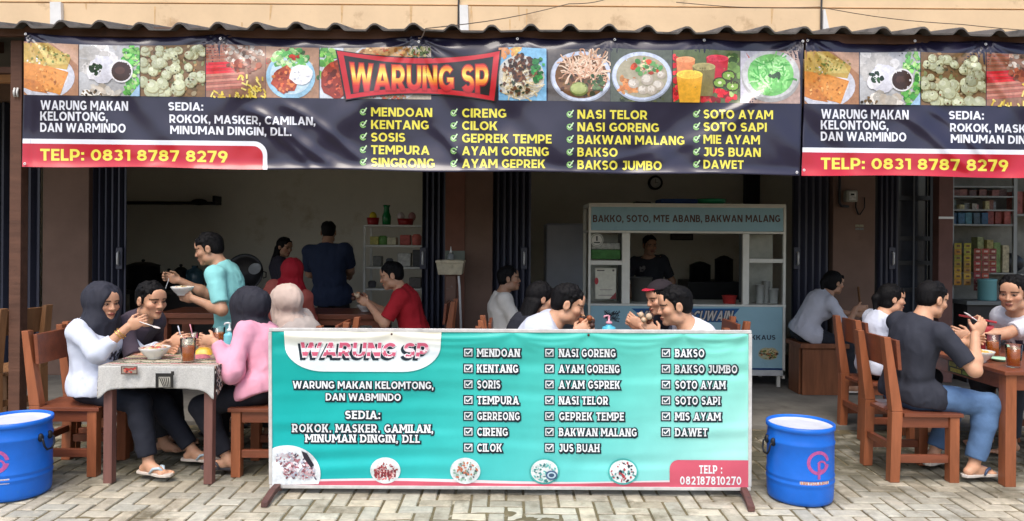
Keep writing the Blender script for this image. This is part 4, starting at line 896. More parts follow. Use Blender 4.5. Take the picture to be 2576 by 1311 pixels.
def table(name, label, x0, x1, y0, y1, H=.75, leg=.055, mt=m_wood, mtop=m_wood_h, top=.03, apron=.085, inset=.0):
    t = T(name, label, "table", ((x0 + x1) / 2, (y0 + y1) / 2, 0))
    for x in (x0 + inset, x1 - leg - inset):
        for y in (y0 + inset, y1 - leg - inset):
            b = MB(); b.box(x, x + leg, y, y + leg, 0, H - top - .001); b.build("leg", mt, t, bev=.003)
    b = MB(); b.box(x0 - .02, x1 + .02, y0 - .02, y1 + .02, H - top, H); b.build("tabletop", mtop, t, bev=.005)
    i = inset
    for a_ in ((x0 + leg + i + .001, x1 - leg - i - .001, y0 + i + .014, y0 + i + .036), (x0 + leg + i + .001, x1 - leg - i - .001, y1 - i - .036, y1 - i - .014), (x0 + i + .014, x0 + i + .036, y0 + leg + i + .001, y1 - leg - i - .001), (x1 - i - .036, x1 - i - .014, y0 + leg + i + .001, y1 - leg - i - .001)):
        b = MB(); b.box(*a_, H - top - apron, H - top - .001); b.build("apron", mtop, t, bev=.002)
    return t
TX0, TX1, TY0, TY1 = -2.575, -1.885, 4.60, 5.50
lt = table("dining_table", "table with square purple brown legs under a grey patterned cloth", TX0, TX1, TY0, TY1, .745, .055, m_purp, m_purp)
# the cloth
def cloth():
    t = T("tablecloth", "grey woven cloth with dark batik bands draped over the left table", "tablecloth", ((TX0 + TX1) / 2, (TY0 + TY1) / 2, .75))
    # top: printed in bands
    pal = [C(196, 190, 172), C(58, 62, 58), C(206, 200, 186), C(90, 120, 92), C(176, 160, 130), C(52, 46, 50), C(190, 110, 120), C(150, 150, 132)]
    nx, ny_ = 64, 120; x0, x1, y0, y1 = TX0 - .016, TX1 + .022, TY0 - .026, TY1 + .026; V = []; F = []; col = []
    for j in range(ny_ + 1):
        for i in range(nx + 1):
            x = x0 + (x1 - x0) * i / nx; y = y0 + (y1 - y0) * j / ny_; V.append((x, y, .7515 + .0015 * math.sin(x * 31) * math.sin(y * 23)))
    rb = random.Random(4); band = []
    while len(band) < ny_ + 9: band += [rb.choice(range(8))] * rb.choice((1, 1, 2, 2, 3, 4))
    for j in range(ny_):
        for i in range(nx):
            a = j * (nx + 1) + i; F.append((a, a + 1, a + nx + 2, a + nx + 1)); k = band[j]
            c = pal[k]
            if k in (1, 3, 5, 6) and ((i * 7 + j * 3) % 11 in (0, 3, 4)): c = pal[0]
            if k in (0, 2) and ((i * 5 + j * 11) % 17 in (0, 1)): c = pal[5]
            if j < 10: c = C(178, 176, 166) if (i * 3 + j * 5) % 13 else C(90, 86, 80)
            col.append(c)
    m_b = mat("batik_cloth", rough=.85, attr=True, var=.15, vscale=50, bump=.3, bscale=220)
    link("printed_top", np_mesh("printed_top", V, F, np.repeat(np.array(col), 4, 0), True, 'CORNER'), m_b, t).location = -t.location
    m_w = mat("grey_woven_cloth", C(206, 206, 202), .9, var=.2, vscale=120, bump=.6, bscale=420, dirt=C(176, 172, 160), dscale=6, dthr=.6)
    def skirt(nm, fx, n, m, colf=None, L=.155):
        V = []; F = []; cl = []; rows = 14
        for j in range(rows + 1):
            for i in range(n + 1):
                u = i / n; p = fx(u); e = min(u, 1 - u); drop = L + .05 * math.exp(-(e / .06) ** 2) - .018 * math.sin(math.pi * u); v = j / rows
                out = .006 + .005 * v * math.sin(u * 23) + .008 * v * math.exp(-(e / .05) ** 2) + .003 * math.sin(u * 61 + v * 3) * v
                V.append((p[0] + p[2] * out, p[1] + p[3] * out, .752 - drop * v))
        for j in range(rows):
            for i in range(n):
                a = j * (n + 1) + i; F.append((a, a + 1, a + n + 2, a + n + 1)); cl.append(colf(i, j) if colf else (1, 1, 1, 1))
        o = link(nm, np_mesh(nm, V, F, np.repeat(np.array(cl), 4, 0), True, 'CORNER'), m, t); o.location = -t.location
        so = o.modifiers.new("thickness", 'SOLIDIFY'); so.thickness = .003
    skirt("woven_flap", lambda u: (x0 + (x1 - x0) * u, y0 + .004, 0, -1), 90, m_w)
    rc = random.Random(9)
    f2 = lambda i, j: rc.choice((C(40, 38, 42), C(206, 200, 190), C(60, 52, 52), C(176, 150, 130)))
    skirt("printed_flap", lambda u: (x1 - .004, y0 + (y1 - y0) * u, 1, 0), 110, m_b, f2)
    skirt("printed_flap", lambda u: (x0 + .004, y0 + (y1 - y0) * u, -1, 0), 110, m_b, f2)
    def mp(px, py, lay): return PA(px, py, y0 - .030 - .0008 * lay)
    a = Art(mp); a.rect(304, 346, 921, 942, C(92, 72, 66), 0, 9); a.rect(307, 343, 923, 939, C(150, 140, 126), 1, 9)
    for q in range(22): a.ell(rc.uniform(312, 342), rc.uniform(925, 937), 3.4, 2.2, C(*rc.choice(((172, 40, 40), (150, 60, 50), (70, 60, 60), (206, 120, 100)))), 2 + q * .04, 7)
    a.build("sewn_patch", m_b, t)
    a = Art(mp); a.rect(391, 436, 939, 976, C(38, 38, 36), 0, 9); a.rect(399, 428, 948, 974, C(168, 166, 156), 1, 9)
    for q in range(5): a.line([(401 + q * 5.5, 950), (411 + q * 3.6, 973)], 2.4, C(52, 50, 48), 2)
    a.rect(430, 438, 934, 944, C(40, 40, 38), 1, 9); a.build("sewn_patch", m_b, t)
cloth()
rt = table("dining_table", "bare orange wooden table at the right edge with a green sticker on its side", 3.17, 3.92, 4.66, 5.95, .745, .07, m_wood, m_wood_h, .028, .10)
def sticker():
    mb = MB(); y0, y1 = 5.02, 5.30; x = 3.17 + .014 - .0012
    def r(a, b, c, d, col, k): mb.add([(x - .0005 * k, y0 + (y1 - y0) * a, .628 + .085 * c), (x - .0005 * k, y0 + (y1 - y0) * b, .628 + .085 * c), (x - .0005 * k, y0 + (y1 - y0) * b, .628 + .085 * d), (x - .0005 * k, y0 + (y1 - y0) * a, .628 + .085 * d)], [(0, 1, 2, 3)], col)
    r(0, 1, 0, 1, C(40, 58, 34), 0)
    for a, b, c, d, col in ((.03, .30, .55, .9, C(206, 206, 196)), (.36, .62, .5, .92, C(170, 150, 40)), (.66, .96, .52, .9, C(150, 150, 50)), (.05, .4, .1, .42, C(120, 150, 60)), (.45, .9, .08, .4, C(176, 166, 60))): r(a, b, c, d, col, 1)
    mb.build("sticker", mat("sticker_print", rough=.5, attr=True, var=.4, vscale=70), rt)
sticker()
table("dining_table", "wooden table hidden behind the turquoise sign, between the two leaning men", .50, 1.02, 4.92, 6.25, .745, .06)
table("long_table", "long brown wooden table in front of the kitchen, beside the man in teal", -3.4, -1.25, 7.0, 7.6, .83, .09, m_wood_h, m_wood_h, .05, .06)

# --- stool under the woman in grey
def stool():
    t = T("wooden_stool", "boxy brown wooden stool under the woman in the grey shirt", "stool", P(2068, 980, 7.4)); t.location.z = .03
    m1 = mat("brown_stool_wood", C(126, 78, 50), .55, var=.3, vscale=7, stretch=(3, 3, .35), bump=.1, bscale=30)
    X0, X1 = P(2018, 900, 7.25).x, P(2124, 900, 7.25).x
    b = MB(); b.box(X0 - .03, X1 + .035, 7.22, 7.62, .50, .545); b.build("seat", m1, t, bev=.004)
    for y in (7.25, 7.56):
        b = MB(); b.box(X0, X1, y, y + .03, .031, .499); b.build("side_panel", m1, t, bev=.003)
    for x in (X0 - .021, X1 - .02):
        b = MB(); b.box(x, x + .02, 7.285, 7.555, .031, .499); b.build("leg_board", m1, t, bev=.003)
stool()
def leaning_stick():
    b = MB(); p, q = P(2330 + 0, 860, 7.6), P(2160, 725, 7.8); b.tube([P(2178, 905, 7.5), P(2158, 722, 7.95)], .012, 8); o = b.build("broom_stick", m_pale, smooth=True); tag(o, "slim wooden broom stick leaning on the brown pillar behind the woman in grey", "broom")
leaning_stick()

# ================================================================ things on the tables
m_cer = mat("white_ceramic", C(226, 226, 222), .22, spec=.5, coat=.3)
m_glass = mat("clear_glass", (1, 1, 1, 1), .03, trans=1.0, ior=1.06, spec=.5, coat=1.0)
m_tea = mat("iced_tea", C(206, 112, 40), .15, trans=.35, ior=1.2)
m_food = mat("food_bits", rough=.5, attr=True, var=.2, vscale=90, spec=.5)
def bowl_thing(p, r, label, pal, grp="white bowls of food", seed=1):
    t = T("bowl", label, "bowl", p, group=grp); rb = random.Random(seed)
    b = MB(); b.lathe([(r * .42, 0), (r * .46, .004), (r * .46, r * .12), (r * .72, r * .34), (r * .92, r * .62), (r * 1.0, r * .78), (r * .985, r * .80), (r * .90, r * .62), (r * .68, r * .40), (r * .3, r * .24), (.001, r * .22)], p, 40, cap0=True); b.build("bowl_body", m_cer, t, smooth=True)
    b = MB()
    for k in range(70):
        a, q = rb.uniform(0, 6.28), math.sqrt(rb.random()) * r * .8; s_ = rb.uniform(.010, .022) * r / .095
        b.ell(p + Vector((q * math.cos(a), q * math.sin(a), r * .66 + .16 * (r - q) * rb.random())), (s_, s_ * rb.uniform(.4, 1), s_ * rb.uniform(.35, .7)), 7, 5, C(*rb.choice(pal)), Matrix.Rotation(rb.uniform(0, 3), 3, 'Z'))
    b.build("food", m_food, t, smooth=True)
    return t
p = P(389, 898, 4.84); p.z = .753; bowl_thing(p, .098, "white bowl heaped with pink and yellow food before the woman in white", ((206, 96, 90), (226, 206, 150), (196, 150, 90), (170, 196, 110), (230, 190, 180)))
p = P(2462, 896, 5.0); p.z = .746; bowl_thing(p, .095, "white bowl of yellow noodles in front of the man in the black shirt", ((222, 186, 90), (232, 206, 130), (206, 150, 70), (226, 220, 190)), seed=2)
p = P(918, 770, 7.25); p.z = .832; bowl_thing(p, .085, "white bowl in front of the man in the red shirt", ((206, 176, 120), (180, 120, 80), (226, 220, 190)), seed=3)
def glass_thing(p, r, h, label, fill=.8, straw=None, tea=True, scol=None):
    t = T("glass", label, "glass", p, group="glasses of iced tea")
    b = MB(); b.lathe([(.001, 0), (r * .82, 0), (r * .86, .004), (r, h), (r * .94, h), (r * .80, .010), (.001, .010)], p, 32); b.build("tumbler", m_glass, t, smooth=True)
    if tea:
        z1 = h * fill; k = .80 + .14 * fill
        b = MB(); b.lathe([(.001, .0125), (r * .785, .0125), (r * (k - .012), z1), (.001, z1)], p, 28); b.build("tea", m_tea, t, smooth=True)
        b = MB(); rb = random.Random(int(abs(p.x) * 100))
        for q in range(5):
            a = rb.uniform(0, 6.28); M_ = Matrix.Rotation(rb.uniform(0, 3), 3, 'X') @ Matrix.Rotation(rb.uniform(0, 3), 3, 'Z'); c = p + Vector((r * .4 * math.cos(a), r * .4 * math.sin(a), z1 - .004 + rb.uniform(-.02, .004))); s_ = r * .26
            b.add([c + M_ @ Vector((x * s_, y * s_, z * s_)) for x in (-1, 1) for y in (-1, 1) for z in (-1, 1)], [(0, 1, 3, 2), (4, 6, 7, 5), (0, 4, 5, 1), (2, 3, 7, 6), (0, 2, 6, 4), (1, 5, 7, 3)])
        b.build("ice", mat("ice", C(226, 196, 160), .1, trans=.7, ior=1.31), t, bev=.002)
    if straw:
        b = MB(); a_ = p + Vector((-straw * r * .5, 0, .02)); b.tube([a_, p + Vector((straw * r * 1.0, .0, h * 1.05)), p + Vector((straw * r * 1.5, -.01, h * 1.45))], .0042, 8); b.build("straw", mat("straw_" + str(scol), C(*scol), .4), t, smooth=True)
    return t
p = P(473, 906, 4.72); p.z = .753; glass_thing(p, .049, .155, "tall glass of iced tea at the front edge of the grey tablecloth", .62)
p = P(459, 868, 5.1); p.z = .753; glass_thing(p, .034, .13, "empty glass with a pale straw on the grey cloth", .3, -.55, False, (206, 214, 226))
p = P(487, 862, 5.2); p.z = .753; glass_thing(p, .034, .13, "glass with a pink straw on the grey cloth", .3, -.45, False, (226, 150, 166))
p = P(549, 862, 5.35); p.z = .753; glass_thing(p, .048, .15, "glass of iced tea beside the teal pump bottle at the left table's far end", .68)
p = P(2549, 900, 4.80); p.z = .746; glass_thing(p, .049, .15, "tall glass of iced tea at the front of the right table", .78)
p = P(2497, 868, 5.25); p.z = .746; glass_thing(p, .05, .16, "glass of dark tea further back on the right table", .62)
def pump_bottle(p, r, h, label, mcol, pumpcol, nm):
    t = T("pump_bottle", label, "bottle", p)
    b = MB(); b.lathe([(.001, 0), (r * .96, 0), (r, .006), (r, h * .86), (r * .9, h * .95), (r * .4, h), (r * .4, h + .012), (.001, h + .012)], p, 28); b.build("bottle_body", mat(nm, C(*mcol), .35, var=.08, vscale=20), t, smooth=True)
    q = p + Vector((0, 0, h + .012)); b = MB(); b.lathe([(r * .45, 0), (r * .45, .016), (r * .16, .02), (r * .13, .05), (r * .13, .056)], q, 14, cap0=True, cap1=True); b.tube([q + Vector((.008, 0, .054)), q + Vector((-.012, 0, .06)), q + Vector((-.032, 0, .056)), q + Vector((-.038, 0, .044))], .006, 8); b.build("pump", mat(nm + "_pump", C(*pumpcol), .35), t, smooth=True)
p = P(577, 870, 5.22); p.z = .753; pump_bottle(p, .04, .125, "teal pump bottle with a white nozzle on the left table", (120, 198, 214), (226, 230, 232), "teal_plastic")
p = P(1531, 860, 5.3); p.z = .746; pump_bottle(p, .052, .195, "light blue bottle with a pink cap showing above the sign between the leaning men", (84, 186, 214), (226, 160, 176), "sky_blue_plastic")
def packet(p, sx, sy, sz, label, col, rz, name="snack_packet", cat="packet"):
    b = MB(); n = 7; V = []
    t = T(name, label, cat, p, rz); c = C(*col)
    for j in range(n + 1):
        for i in range(n + 1):
            u, v = i / n * 2 - 1, j / n * 2 - 1; V.append((u * sx / 2, v * sy / 2, sz * (1 - u ** 4) * (1 - v ** 4)))
    F = [(j * (n + 1) + i, j * (n + 1) + i + 1, (j + 1) * (n + 1) + i + 1, (j + 1) * (n + 1) + i) for j in range(n) for i in range(n)]
    b.add(V, F, c); b.add([(x, y, .001) for x, y, z in V], [f[::-1] for f in F], c); b.build("wrapper", mat("packet_foil_%d_%d" % (col[0], col[1]), c, .35, var=.25, vscale=40), t, smooth=True, local=True)
p = P(512, 872, 5.05); p.z = .753; packet(p, .12, .10, .045, "yellow snack packet on the grey cloth in front of the woman in pink", (222, 176, 60), .2)
p = P(508, 852, 5.36); p.z = .753; packet(p, .16, .10, .05, "crimson patterned packet at the far end of the left table", (150, 40, 80), -.2)
p = P(505, 900, 4.9); p.z = .753; packet(p, .12, .09, .02, "flat pink and white packet beside the tall iced tea", (206, 120, 130), .5)
def plate(p, r, label, col, nm):
    t = tag(MB().lathe([(r * .6, 0), (r * .64, .003), (r * .98, .016), (r, .018), (r * .96, .019), (r * .62, .008), (.001, .007)], p, 32, cap0=True).build("plate", mat(nm, C(*col), .3), smooth=True), label, "plate")
p = P(432, 872, 5.25); p.z = .753; plate(p, .09, "pale green plate behind the white bowl on the left table", (170, 206, 176), "pale_green_melamine")
p = P(2518, 880, 5.05); p.z = .746; plate(p, .075, "pale green plate behind the noodle bowl on the right table", (176, 222, 192), "mint_melamine")
def caddy():
    p = P(2468, 850, 5.45); p.z = .746; t = T("tissue_basket", "red plastic basket of tissues raised on the right table behind the raised hand", "basket", p)
    m_r = mat("red_plastic", C(176, 60, 66), .4, var=.1)
    b = MB(); b.lathe([(.05, 0), (.055, .004), (.075, .17), (.08, .20), (.074, .20), (.066, .17), (.046, .012), (.001, .012)], p, 24, cap0=True); b.build("basket_body", m_r, t, smooth=True)
    b = MB(); q = p + Vector((-.06, 0, .24)); b.hexa([q + Vector(v) for v in ((-.07, -.07, .02), (.13, -.07, -.02), (.13, .07, -.02), (-.07, .07, .02))], [q + Vector(v) for v in ((-.07, -.07, .034), (.13, -.07, -.004), (.13, .07, -.004), (-.07, .07, .034))]); b.build("lid", m_r, t, bev=.004)
caddy()

# ================================================================ washbasin on its post
def basin():
    Y = 7.45; t = T("washbasin", "cream concrete washbasin on a brown post with a thin white pipe", "sink", P(1130, 900, Y)); t.location.z = .03
    X0, X1 = P(1096, 700, Y).x, P(1165, 700, Y).x; zt, zb = P(1130, 662, Y).z, P(1130, 692, Y).z
    m_c = mat("cream_terrazzo", C(206, 196, 170), .6, var=.25, vscale=14, dirt=C(150, 136, 110), dscale=8, dthr=.55)
    b = MB(); o = [(X0, Y, zt), (X1, Y, zt), (X1, Y + .3, zt), (X0, Y + .3, zt)]; k = .02
    b.hexa([(X0 + k, Y + k, zb), (X1 - k, Y + k, zb), (X1 - k, Y + .3, zb), (X0 + k, Y + .3, zb)], o); b.build("bowl", m_c, t, bev=.008)
    b = MB()
    for a in ((X0 - .006, X1 + .006, Y - .012, Y + .02), (X0 - .006, X1 + .006, Y + .27, Y + .31), (X0 - .006, X0 + .03, Y + .021, Y + .269), (X1 - .03, X1 + .006, Y + .021, Y + .269)): b.box(*a, zt + .001, zt + .026)
    b.build("rim", m_c, t, bev=.004)
    p0, p1 = P(1119, 700, Y).x, P(1145, 700, Y).x
    b = MB(); b.box(p0, p1, Y + .08, Y + .19, .03, zb - .001); b.build("post", mat("peeling_brown_paint", C(120, 94, 82), .8, var=.2, vscale=6, dirt=C(170, 166, 164), dscale=9, dthr=.60), t, bev=.004)
    b = MB(); x = P(1152, 700, Y).x; b.tube([(x, Y + .06, zb - .01), (x + .012, Y + .05, zb - .12), (x + .035, Y + .05, .5), (x + .05, Y + .05, .05)], .012, 8); b.build("drain_pipe", m_white, t, smooth=True)
    b = MB(); b.box(P(1112, 640, Y).x, P(1164, 640, Y).x, Y + .311, Y + .33, P(1130, 656, Y).z, P(1130, 632, Y).z); b.build("splash_board", mat("grey_green_board", C(104, 112, 104), .5, var=.2), t, bev=.003)
    p = P(1130, 660, Y + .12); p.z = zt + .028; tt = T("soap_bottle", "small translucent soap bottle with a white nozzle on the washbasin's rim", "bottle", p); tt.location.y = p.y = Y + .29; tt.location = p
    b = MB(); b.lathe([(.001, 0), (.034, 0), (.036, .004), (.034, .045), (.016, .065), (.013, .07), (.001, .07)], p, 20); b.build("bottle_body", mat("grey_translucent", C(170, 176, 180), .3, trans=.3), tt, smooth=True)
    b = MB(); b.lathe([(.014, .07), (.015, .085), (.008, .10), (.004, .14), (.001, .141)], p, 14, cap0=True); b.build("nozzle", m_white, tt, smooth=True)
basin()

# ================================================================ food cart
def cart():
    Y = 7.62; D = .62
    t = T("food_cart", "pale blue aluminium food cart with glass cases and a lettered header", "cart", P(1726, 967, Y)); t.location.z = .03
    m_b = mat("pale_blue_panel", C(150, 190, 202), .45, var=.08, vscale=3, dirt=C(124, 164, 180), dscale=2.2, dthr=.6)
    m_a = mat("pale_aluminium", C(222, 222, 212), .45, metal=.1, var=.08, vscale=8)
    x = lambda px: P(px, 800, Y).x
    z = lambda py: P(1726, py, Y).z
    X0, X1 = x(1479), x(1975)
    def bx(nm, a, b_, c, d, y0, y1, m, bev=.003):
        q = MB(); q.box(a, b_, y0, y1, c, d); return q.build(nm, m, t, bev=bev)
    bx("header_board", x(1485), x(1968), z(581), z(522), Y, Y + .03, m_b)
    for (a, b_, c, d) in ((X0, X1, 522, 517), (X0, X1, 587, 581.5)): bx("header_trim", a, b_, z(c), z(d), Y - .006, Y + D, m_a)
    for a, b_ in ((1478.5, 1484.5), (1968.5, 1975)): bx("corner_post", x(a), x(b_), .12, z(522.5), Y - .004, Y + .04, m_a)
    for a in (X0, X1 - .035): bx("corner_post", a, a + .035, .12, z(522.5), Y + D - .04, Y + D, m_a)
    bx("front_panel", x(1485), x(1968), z(925), z(771), Y, Y + .02, m_b)
    for a in (X0 + .004, X1 - .024): bx("side_panel", a, a + .02, z(925), z(771), Y + .041, Y + D - .041, m_b)
    bx("counter", X0 - .006, X1 + .006, z(770.5), z(765.5), Y - .008, Y + D, m_a)
    bx("blue_stripe", X0, X1, z(929), z(925.5), Y - .002, Y + .04, mat("deep_blue_stripe", C(20, 70, 130), .4))
    bx("bottom_rail", X0, X1, z(944), z(929.5), Y - .004, Y + D, mat("white_rail", C(190, 196, 196), .5, var=.15, vscale=9))
    for a in (1484, 1956):
        for y in (Y + .01, Y + D - .05): q = MB(); q.box(x(a), x(a) + .035, y, y + .035, .031, z(944.5)); q.build("leg", m_a, t, bev=.003)
    for a, b_ in ((1563, 1583), (1867, 1883)): bx("window_post", x(a), x(b_), z(765), z(587.5), Y - .002, Y + .04, m_a)
    bx("case_bar", x(1485), x(1562.5), z(668), z(657), Y, Y + .03, m_a); bx("case_bar", x(1883.5), x(1968), z(660), z(650), Y, Y + .03, m_a)
    for a, b_ in ((1485.5, 1562), (1884, 1967.5)):
        for c, d in ((656, 588), (764.5, 669)):
            q = MB(); q.box(x(a), x(b_), Y + .012, Y + .016, z(c), z(d)); q.build("glass_pane", mat("case_glass", (1, 1, 1, 1), .02, trans=1.0, ior=1.1, spec=.5), t)
        bx("case_back", x(a), x(b_), z(764.5), z(588), Y + .30, Y + .31, mat("case_back_sheet", C(176, 178, 166), .6, var=.3, vscale=5), 0)
    for a in (1563, 1880): bx("case_side", x(a), x(a) + .012, z(764.5), z(588), Y + .041, Y + .299, mat("case_side_sheet", C(110, 116, 116), .5, var=.2), 0)
    bx("roof_sheet", X0, X1, z(517) + .001, z(517) + .02, Y, Y + D, m_a)
    # contents of the cases
    m_g = mat("green_cloth", C(72, 130, 66), .7, var=.3, vscale=25)
    q = MB(); q.box(x(1487), x(1561), Y + .05, Y + .27, z(654), z(630)); q.build("green_tray", m_g, t, bev=.008)
    q = MB(); q.box(x(1487), x(1561), Y + .06, Y + .27, z(629.5), z(612)); q.build("noodle_pack", mat("clear_wrap", C(170, 172, 164), .25, var=.4, vscale=30, bump=.6, bscale=60), t, bev=.01)
    def mp(px, py, lay): return PA(px, py, Y + .0085 - .0007 * lay)
    m_p = mat("cart_print", rough=.45, attr=True, var=.12, vscale=30)
    a = Art(mp); a.ell(1501, 604, 16.5, 16.5, C(206, 206, 196), 0, 26); a.ell(1501, 604, 14.6, 14.6, C(120, 130, 110), 1, 24); a.ell(1501, 604, 13.2, 13.2, C(206, 206, 196), 2, 24); a.poly([(1499, 594), (1503, 594), (1503, 606), (1499, 606)], C(60, 60, 56), 3); a.rect(1493, 1509, 609, 612, C(60, 60, 56), 3); a.build("round_sticker", m_p, t)
    a = Art(mp); a.rect(1497, 1549, 675, 752, C(206, 204, 186), 0, 12); a.rect(1501, 1520, 679, 682, C(90, 84, 78), 1); a.rect(1540, 1545, 678, 683, C(90, 84, 78), 1); a.ell(1500, 707, 5, 9, C(176, 50, 56), 1, 12); a.poly([(1533, 752), (1549, 735), (1549, 752)], C(140, 60, 60), 1); a.rect(1508, 1540, 728, 730, C(160, 150, 140), 1); a.rect(1505, 1543, 742, 744, C(160, 150, 140), 1); a.build("paper_notice", m_p, t)
    def mf(px, py, lay): return PA(px, py, Y - .0015 - .0007 * lay)
    a = Art(mf); a.text("BAKKO, SOTO, MTE ABANB, BAKWAN MALANG", 1491, 1962, 541, 559, C(84, 62, 56), 0, .035, 30); a.build("lettering", m_p, t)
    a = Art(mf); a.big([(1588, 776), (1860, 776), (1846, 793), (1857, 811), (1600, 809), (1610, 793)], C(24, 88, 146), 0, 30)
    a.build("name_ribbon", m_p, t)
    a = Art(mf); a.text("MIE BAKSO CUWAIN", 1608, 1842, 782, 807, C(30, 38, 48), 1, .05, 30, 0, 1.6, .25); a.text("MIE BAKSO CUWAIN", 1608, 1842, 782, 807, C(196, 190, 182), 2, .05, 30, 0, 0, .25); a.build("lettering", m_p, t)
    a = Art(mf); a.text("MIE SOTO KAKI KUZOKKAUS", 1700, 1950, 843, 855, C(50, 66, 80), 0, .04, 30); a.build("lettering", m_p, t)
    a = Art(mf); rb = random.Random(2); a.ell(1933, 890, 25, 16, C(176, 180, 150), 0, 20, 0, .1)
    for k in range(60): q_, w_ = rb.uniform(0, 6.28), math.sqrt(rb.random()); a.ell(1933 + 22 * w_ * math.cos(q_), 890 + 13 * w_ * math.sin(q_), rb.uniform(2, 5), rb.uniform(1.5, 3), C(*rb.choice(((96, 120, 60), (150, 150, 90), (60, 60, 50), (206, 190, 140), (170, 110, 70)))), 1 + k * .03, 8)
    a.build("food_picture", m_p, t)
    a = Art(mf)
    for k in range(34): q_ = rb.uniform(0, 6.28); a.line([(1538 + 22 * rb.uniform(-1, 1), 794 + 16 * rb.uniform(-1, 1)), (1538 + 22 * rb.uniform(-1, 1), 794 + 16 * rb.uniform(-1, 1))], 2.2, C(*rb.choice(((30, 36, 46), (50, 60, 70), (110, 140, 150)))), .5 + k * .02)
    a.build("noodle_picture", m_p, t)
    # things standing on the counter and roof
    def tub(px, py, r, h, col, label, nm, Yd=.2):
        p = P(px, py, Y + Yd); p.z = z(765.5) + .001; b = MB(); b.lathe([(r * .8, 0), (r * .84, .004), (r, h), (r * 1.06, h), (r * 1.06, h - .008), (r * .96, h - .004), (r * .78, .008), (.001, .008)], p, 24, cap0=True); tag(b.build(nm, mat(nm + "_plastic", C(*col), .4, var=.1), smooth=True), label, nm.replace("_", " "))
    tub(1834, 765, .075, .085, (176, 50, 46), "small red tub on the food cart's counter", "red_tub", .12)
    tub(1612, 765, .12, .26, (96, 96, 92), "tall grey pot at the left of the cart's serving window", "stock_pot", .35)
    tub(1910, 765, .045, .20, (176, 180, 176), "slim pale canister inside the cart's right case", "canister", .16)
    tub(1945, 765, .05, .16, (150, 150, 146), "short grey canister inside the cart's right case", "canister", .16)
    tub(1926, 765, .04, .24, (52, 52, 54), "dark bottle inside the cart's right case", "canister", .22)
    zt = z(517) + .021
    b = MB(); p0 = P(1656, 517, Y + .2); b.box(p0.x, P(1750, 517, Y + .2).x, Y + .1, Y + .4, zt, zt + .055); tag(b.build("folded_tarp", mat("navy_tarp", C(20, 60, 120), .6, var=.3, vscale=10), bev=.02), "folded navy tarp lying on the cart's roof", "tarp")
    b = MB(); p0 = P(1758, 517, Y + .2); b.lathe([(.10, 0), (.16, .02), (.165, .055), (.155, .06), (.001, .05)], Vector((P(1786, 517, Y + .25).x, Y + .25, zt)), 28, cap0=True); tag(b.build("green_basin", mat("green_plastic", C(30, 140, 96), .4), smooth=True), "upturned green plastic basin on the cart's roof", "basin")
    b = MB(); b.box(x(1600), x(1640), Y + .1, Y + .3, zt, zt + .022); tag(b.build("black_tray", mat("black_plastic", C(30, 30, 34), .5), bev=.006), "flat black tray on the left of the cart's roof", "tray")
cart()
# ================================================================ inside the shops
m_dark = mat("dark_enamel", C(26, 27, 31), .4, var=.2)
def boxthing(name, label, cat, x0, x1, y0, y1, z0, z1, m, bev=.006, group=None):
    b = MB(); b.box(x0, x1, y0, y1, z0, z1); return tag(b.build(name, m, bev=bev), label, cat, group)
# clock
def clock():
    p = P(1648, 460, 10.95); t = T("wall_clock", "round black rimmed clock high on the back wall above the food cart", "clock", p); M_ = Matrix.Rotation(math.radians(90), 3, 'X')
    b = MB(); b.lathe([(.078, .02), (.10, .03), (.108, .02), (.108, -.04)], p, 36, M=M_); b.build("rim", m_dark, t, smooth=True)
    b = MB(); b.lathe([(.001, .012), (.08, .012)], p, 36, M=M_); b.build("dial", mat("clock_dial", C(214, 214, 210), .5), t)
    b = MB(); b.box(p.x - .003, p.x + .003, p.y - .016, p.y - .014, p.z, p.z + .055); b.box(p.x, p.x + .04, p.y - .019, p.y - .017, p.z - .003, p.z + .003); b.build("hands", m_dark, t)
clock()
# wall shelf of the kitchen
def wshelf():
    Y = 10.75; t = T("wall_shelf", "long dark shelf with an upright end on the kitchen's back wall", "shelf", P(430, 506, Y))
    p0, p1 = P(250, 509, Y), P(541, 502, Y)
    b = MB(); b.box(p0.x, p1.x, Y, 10.99, p0.z - .02, p0.z + .02); b.build("board", m_dark, t, bev=.003)
    b = MB(); b.box(p1.x - .04, p1.x, Y - .001, 10.99, p0.z + .021, p0.z + .11); b.build("end_bracket", m_dark, t, bev=.003)
    q = P(500, 500, Y + .1); b = MB(); b.ell((q.x, Y + .12, p0.z + .02), (.12, .08, .05), 16, 8); tag(b.build("folded_cloth", mat("dark_rag", C(52, 50, 52), .9), smooth=True), "dark crumpled rag lying on the kitchen's wall shelf", "rag")
wshelf()
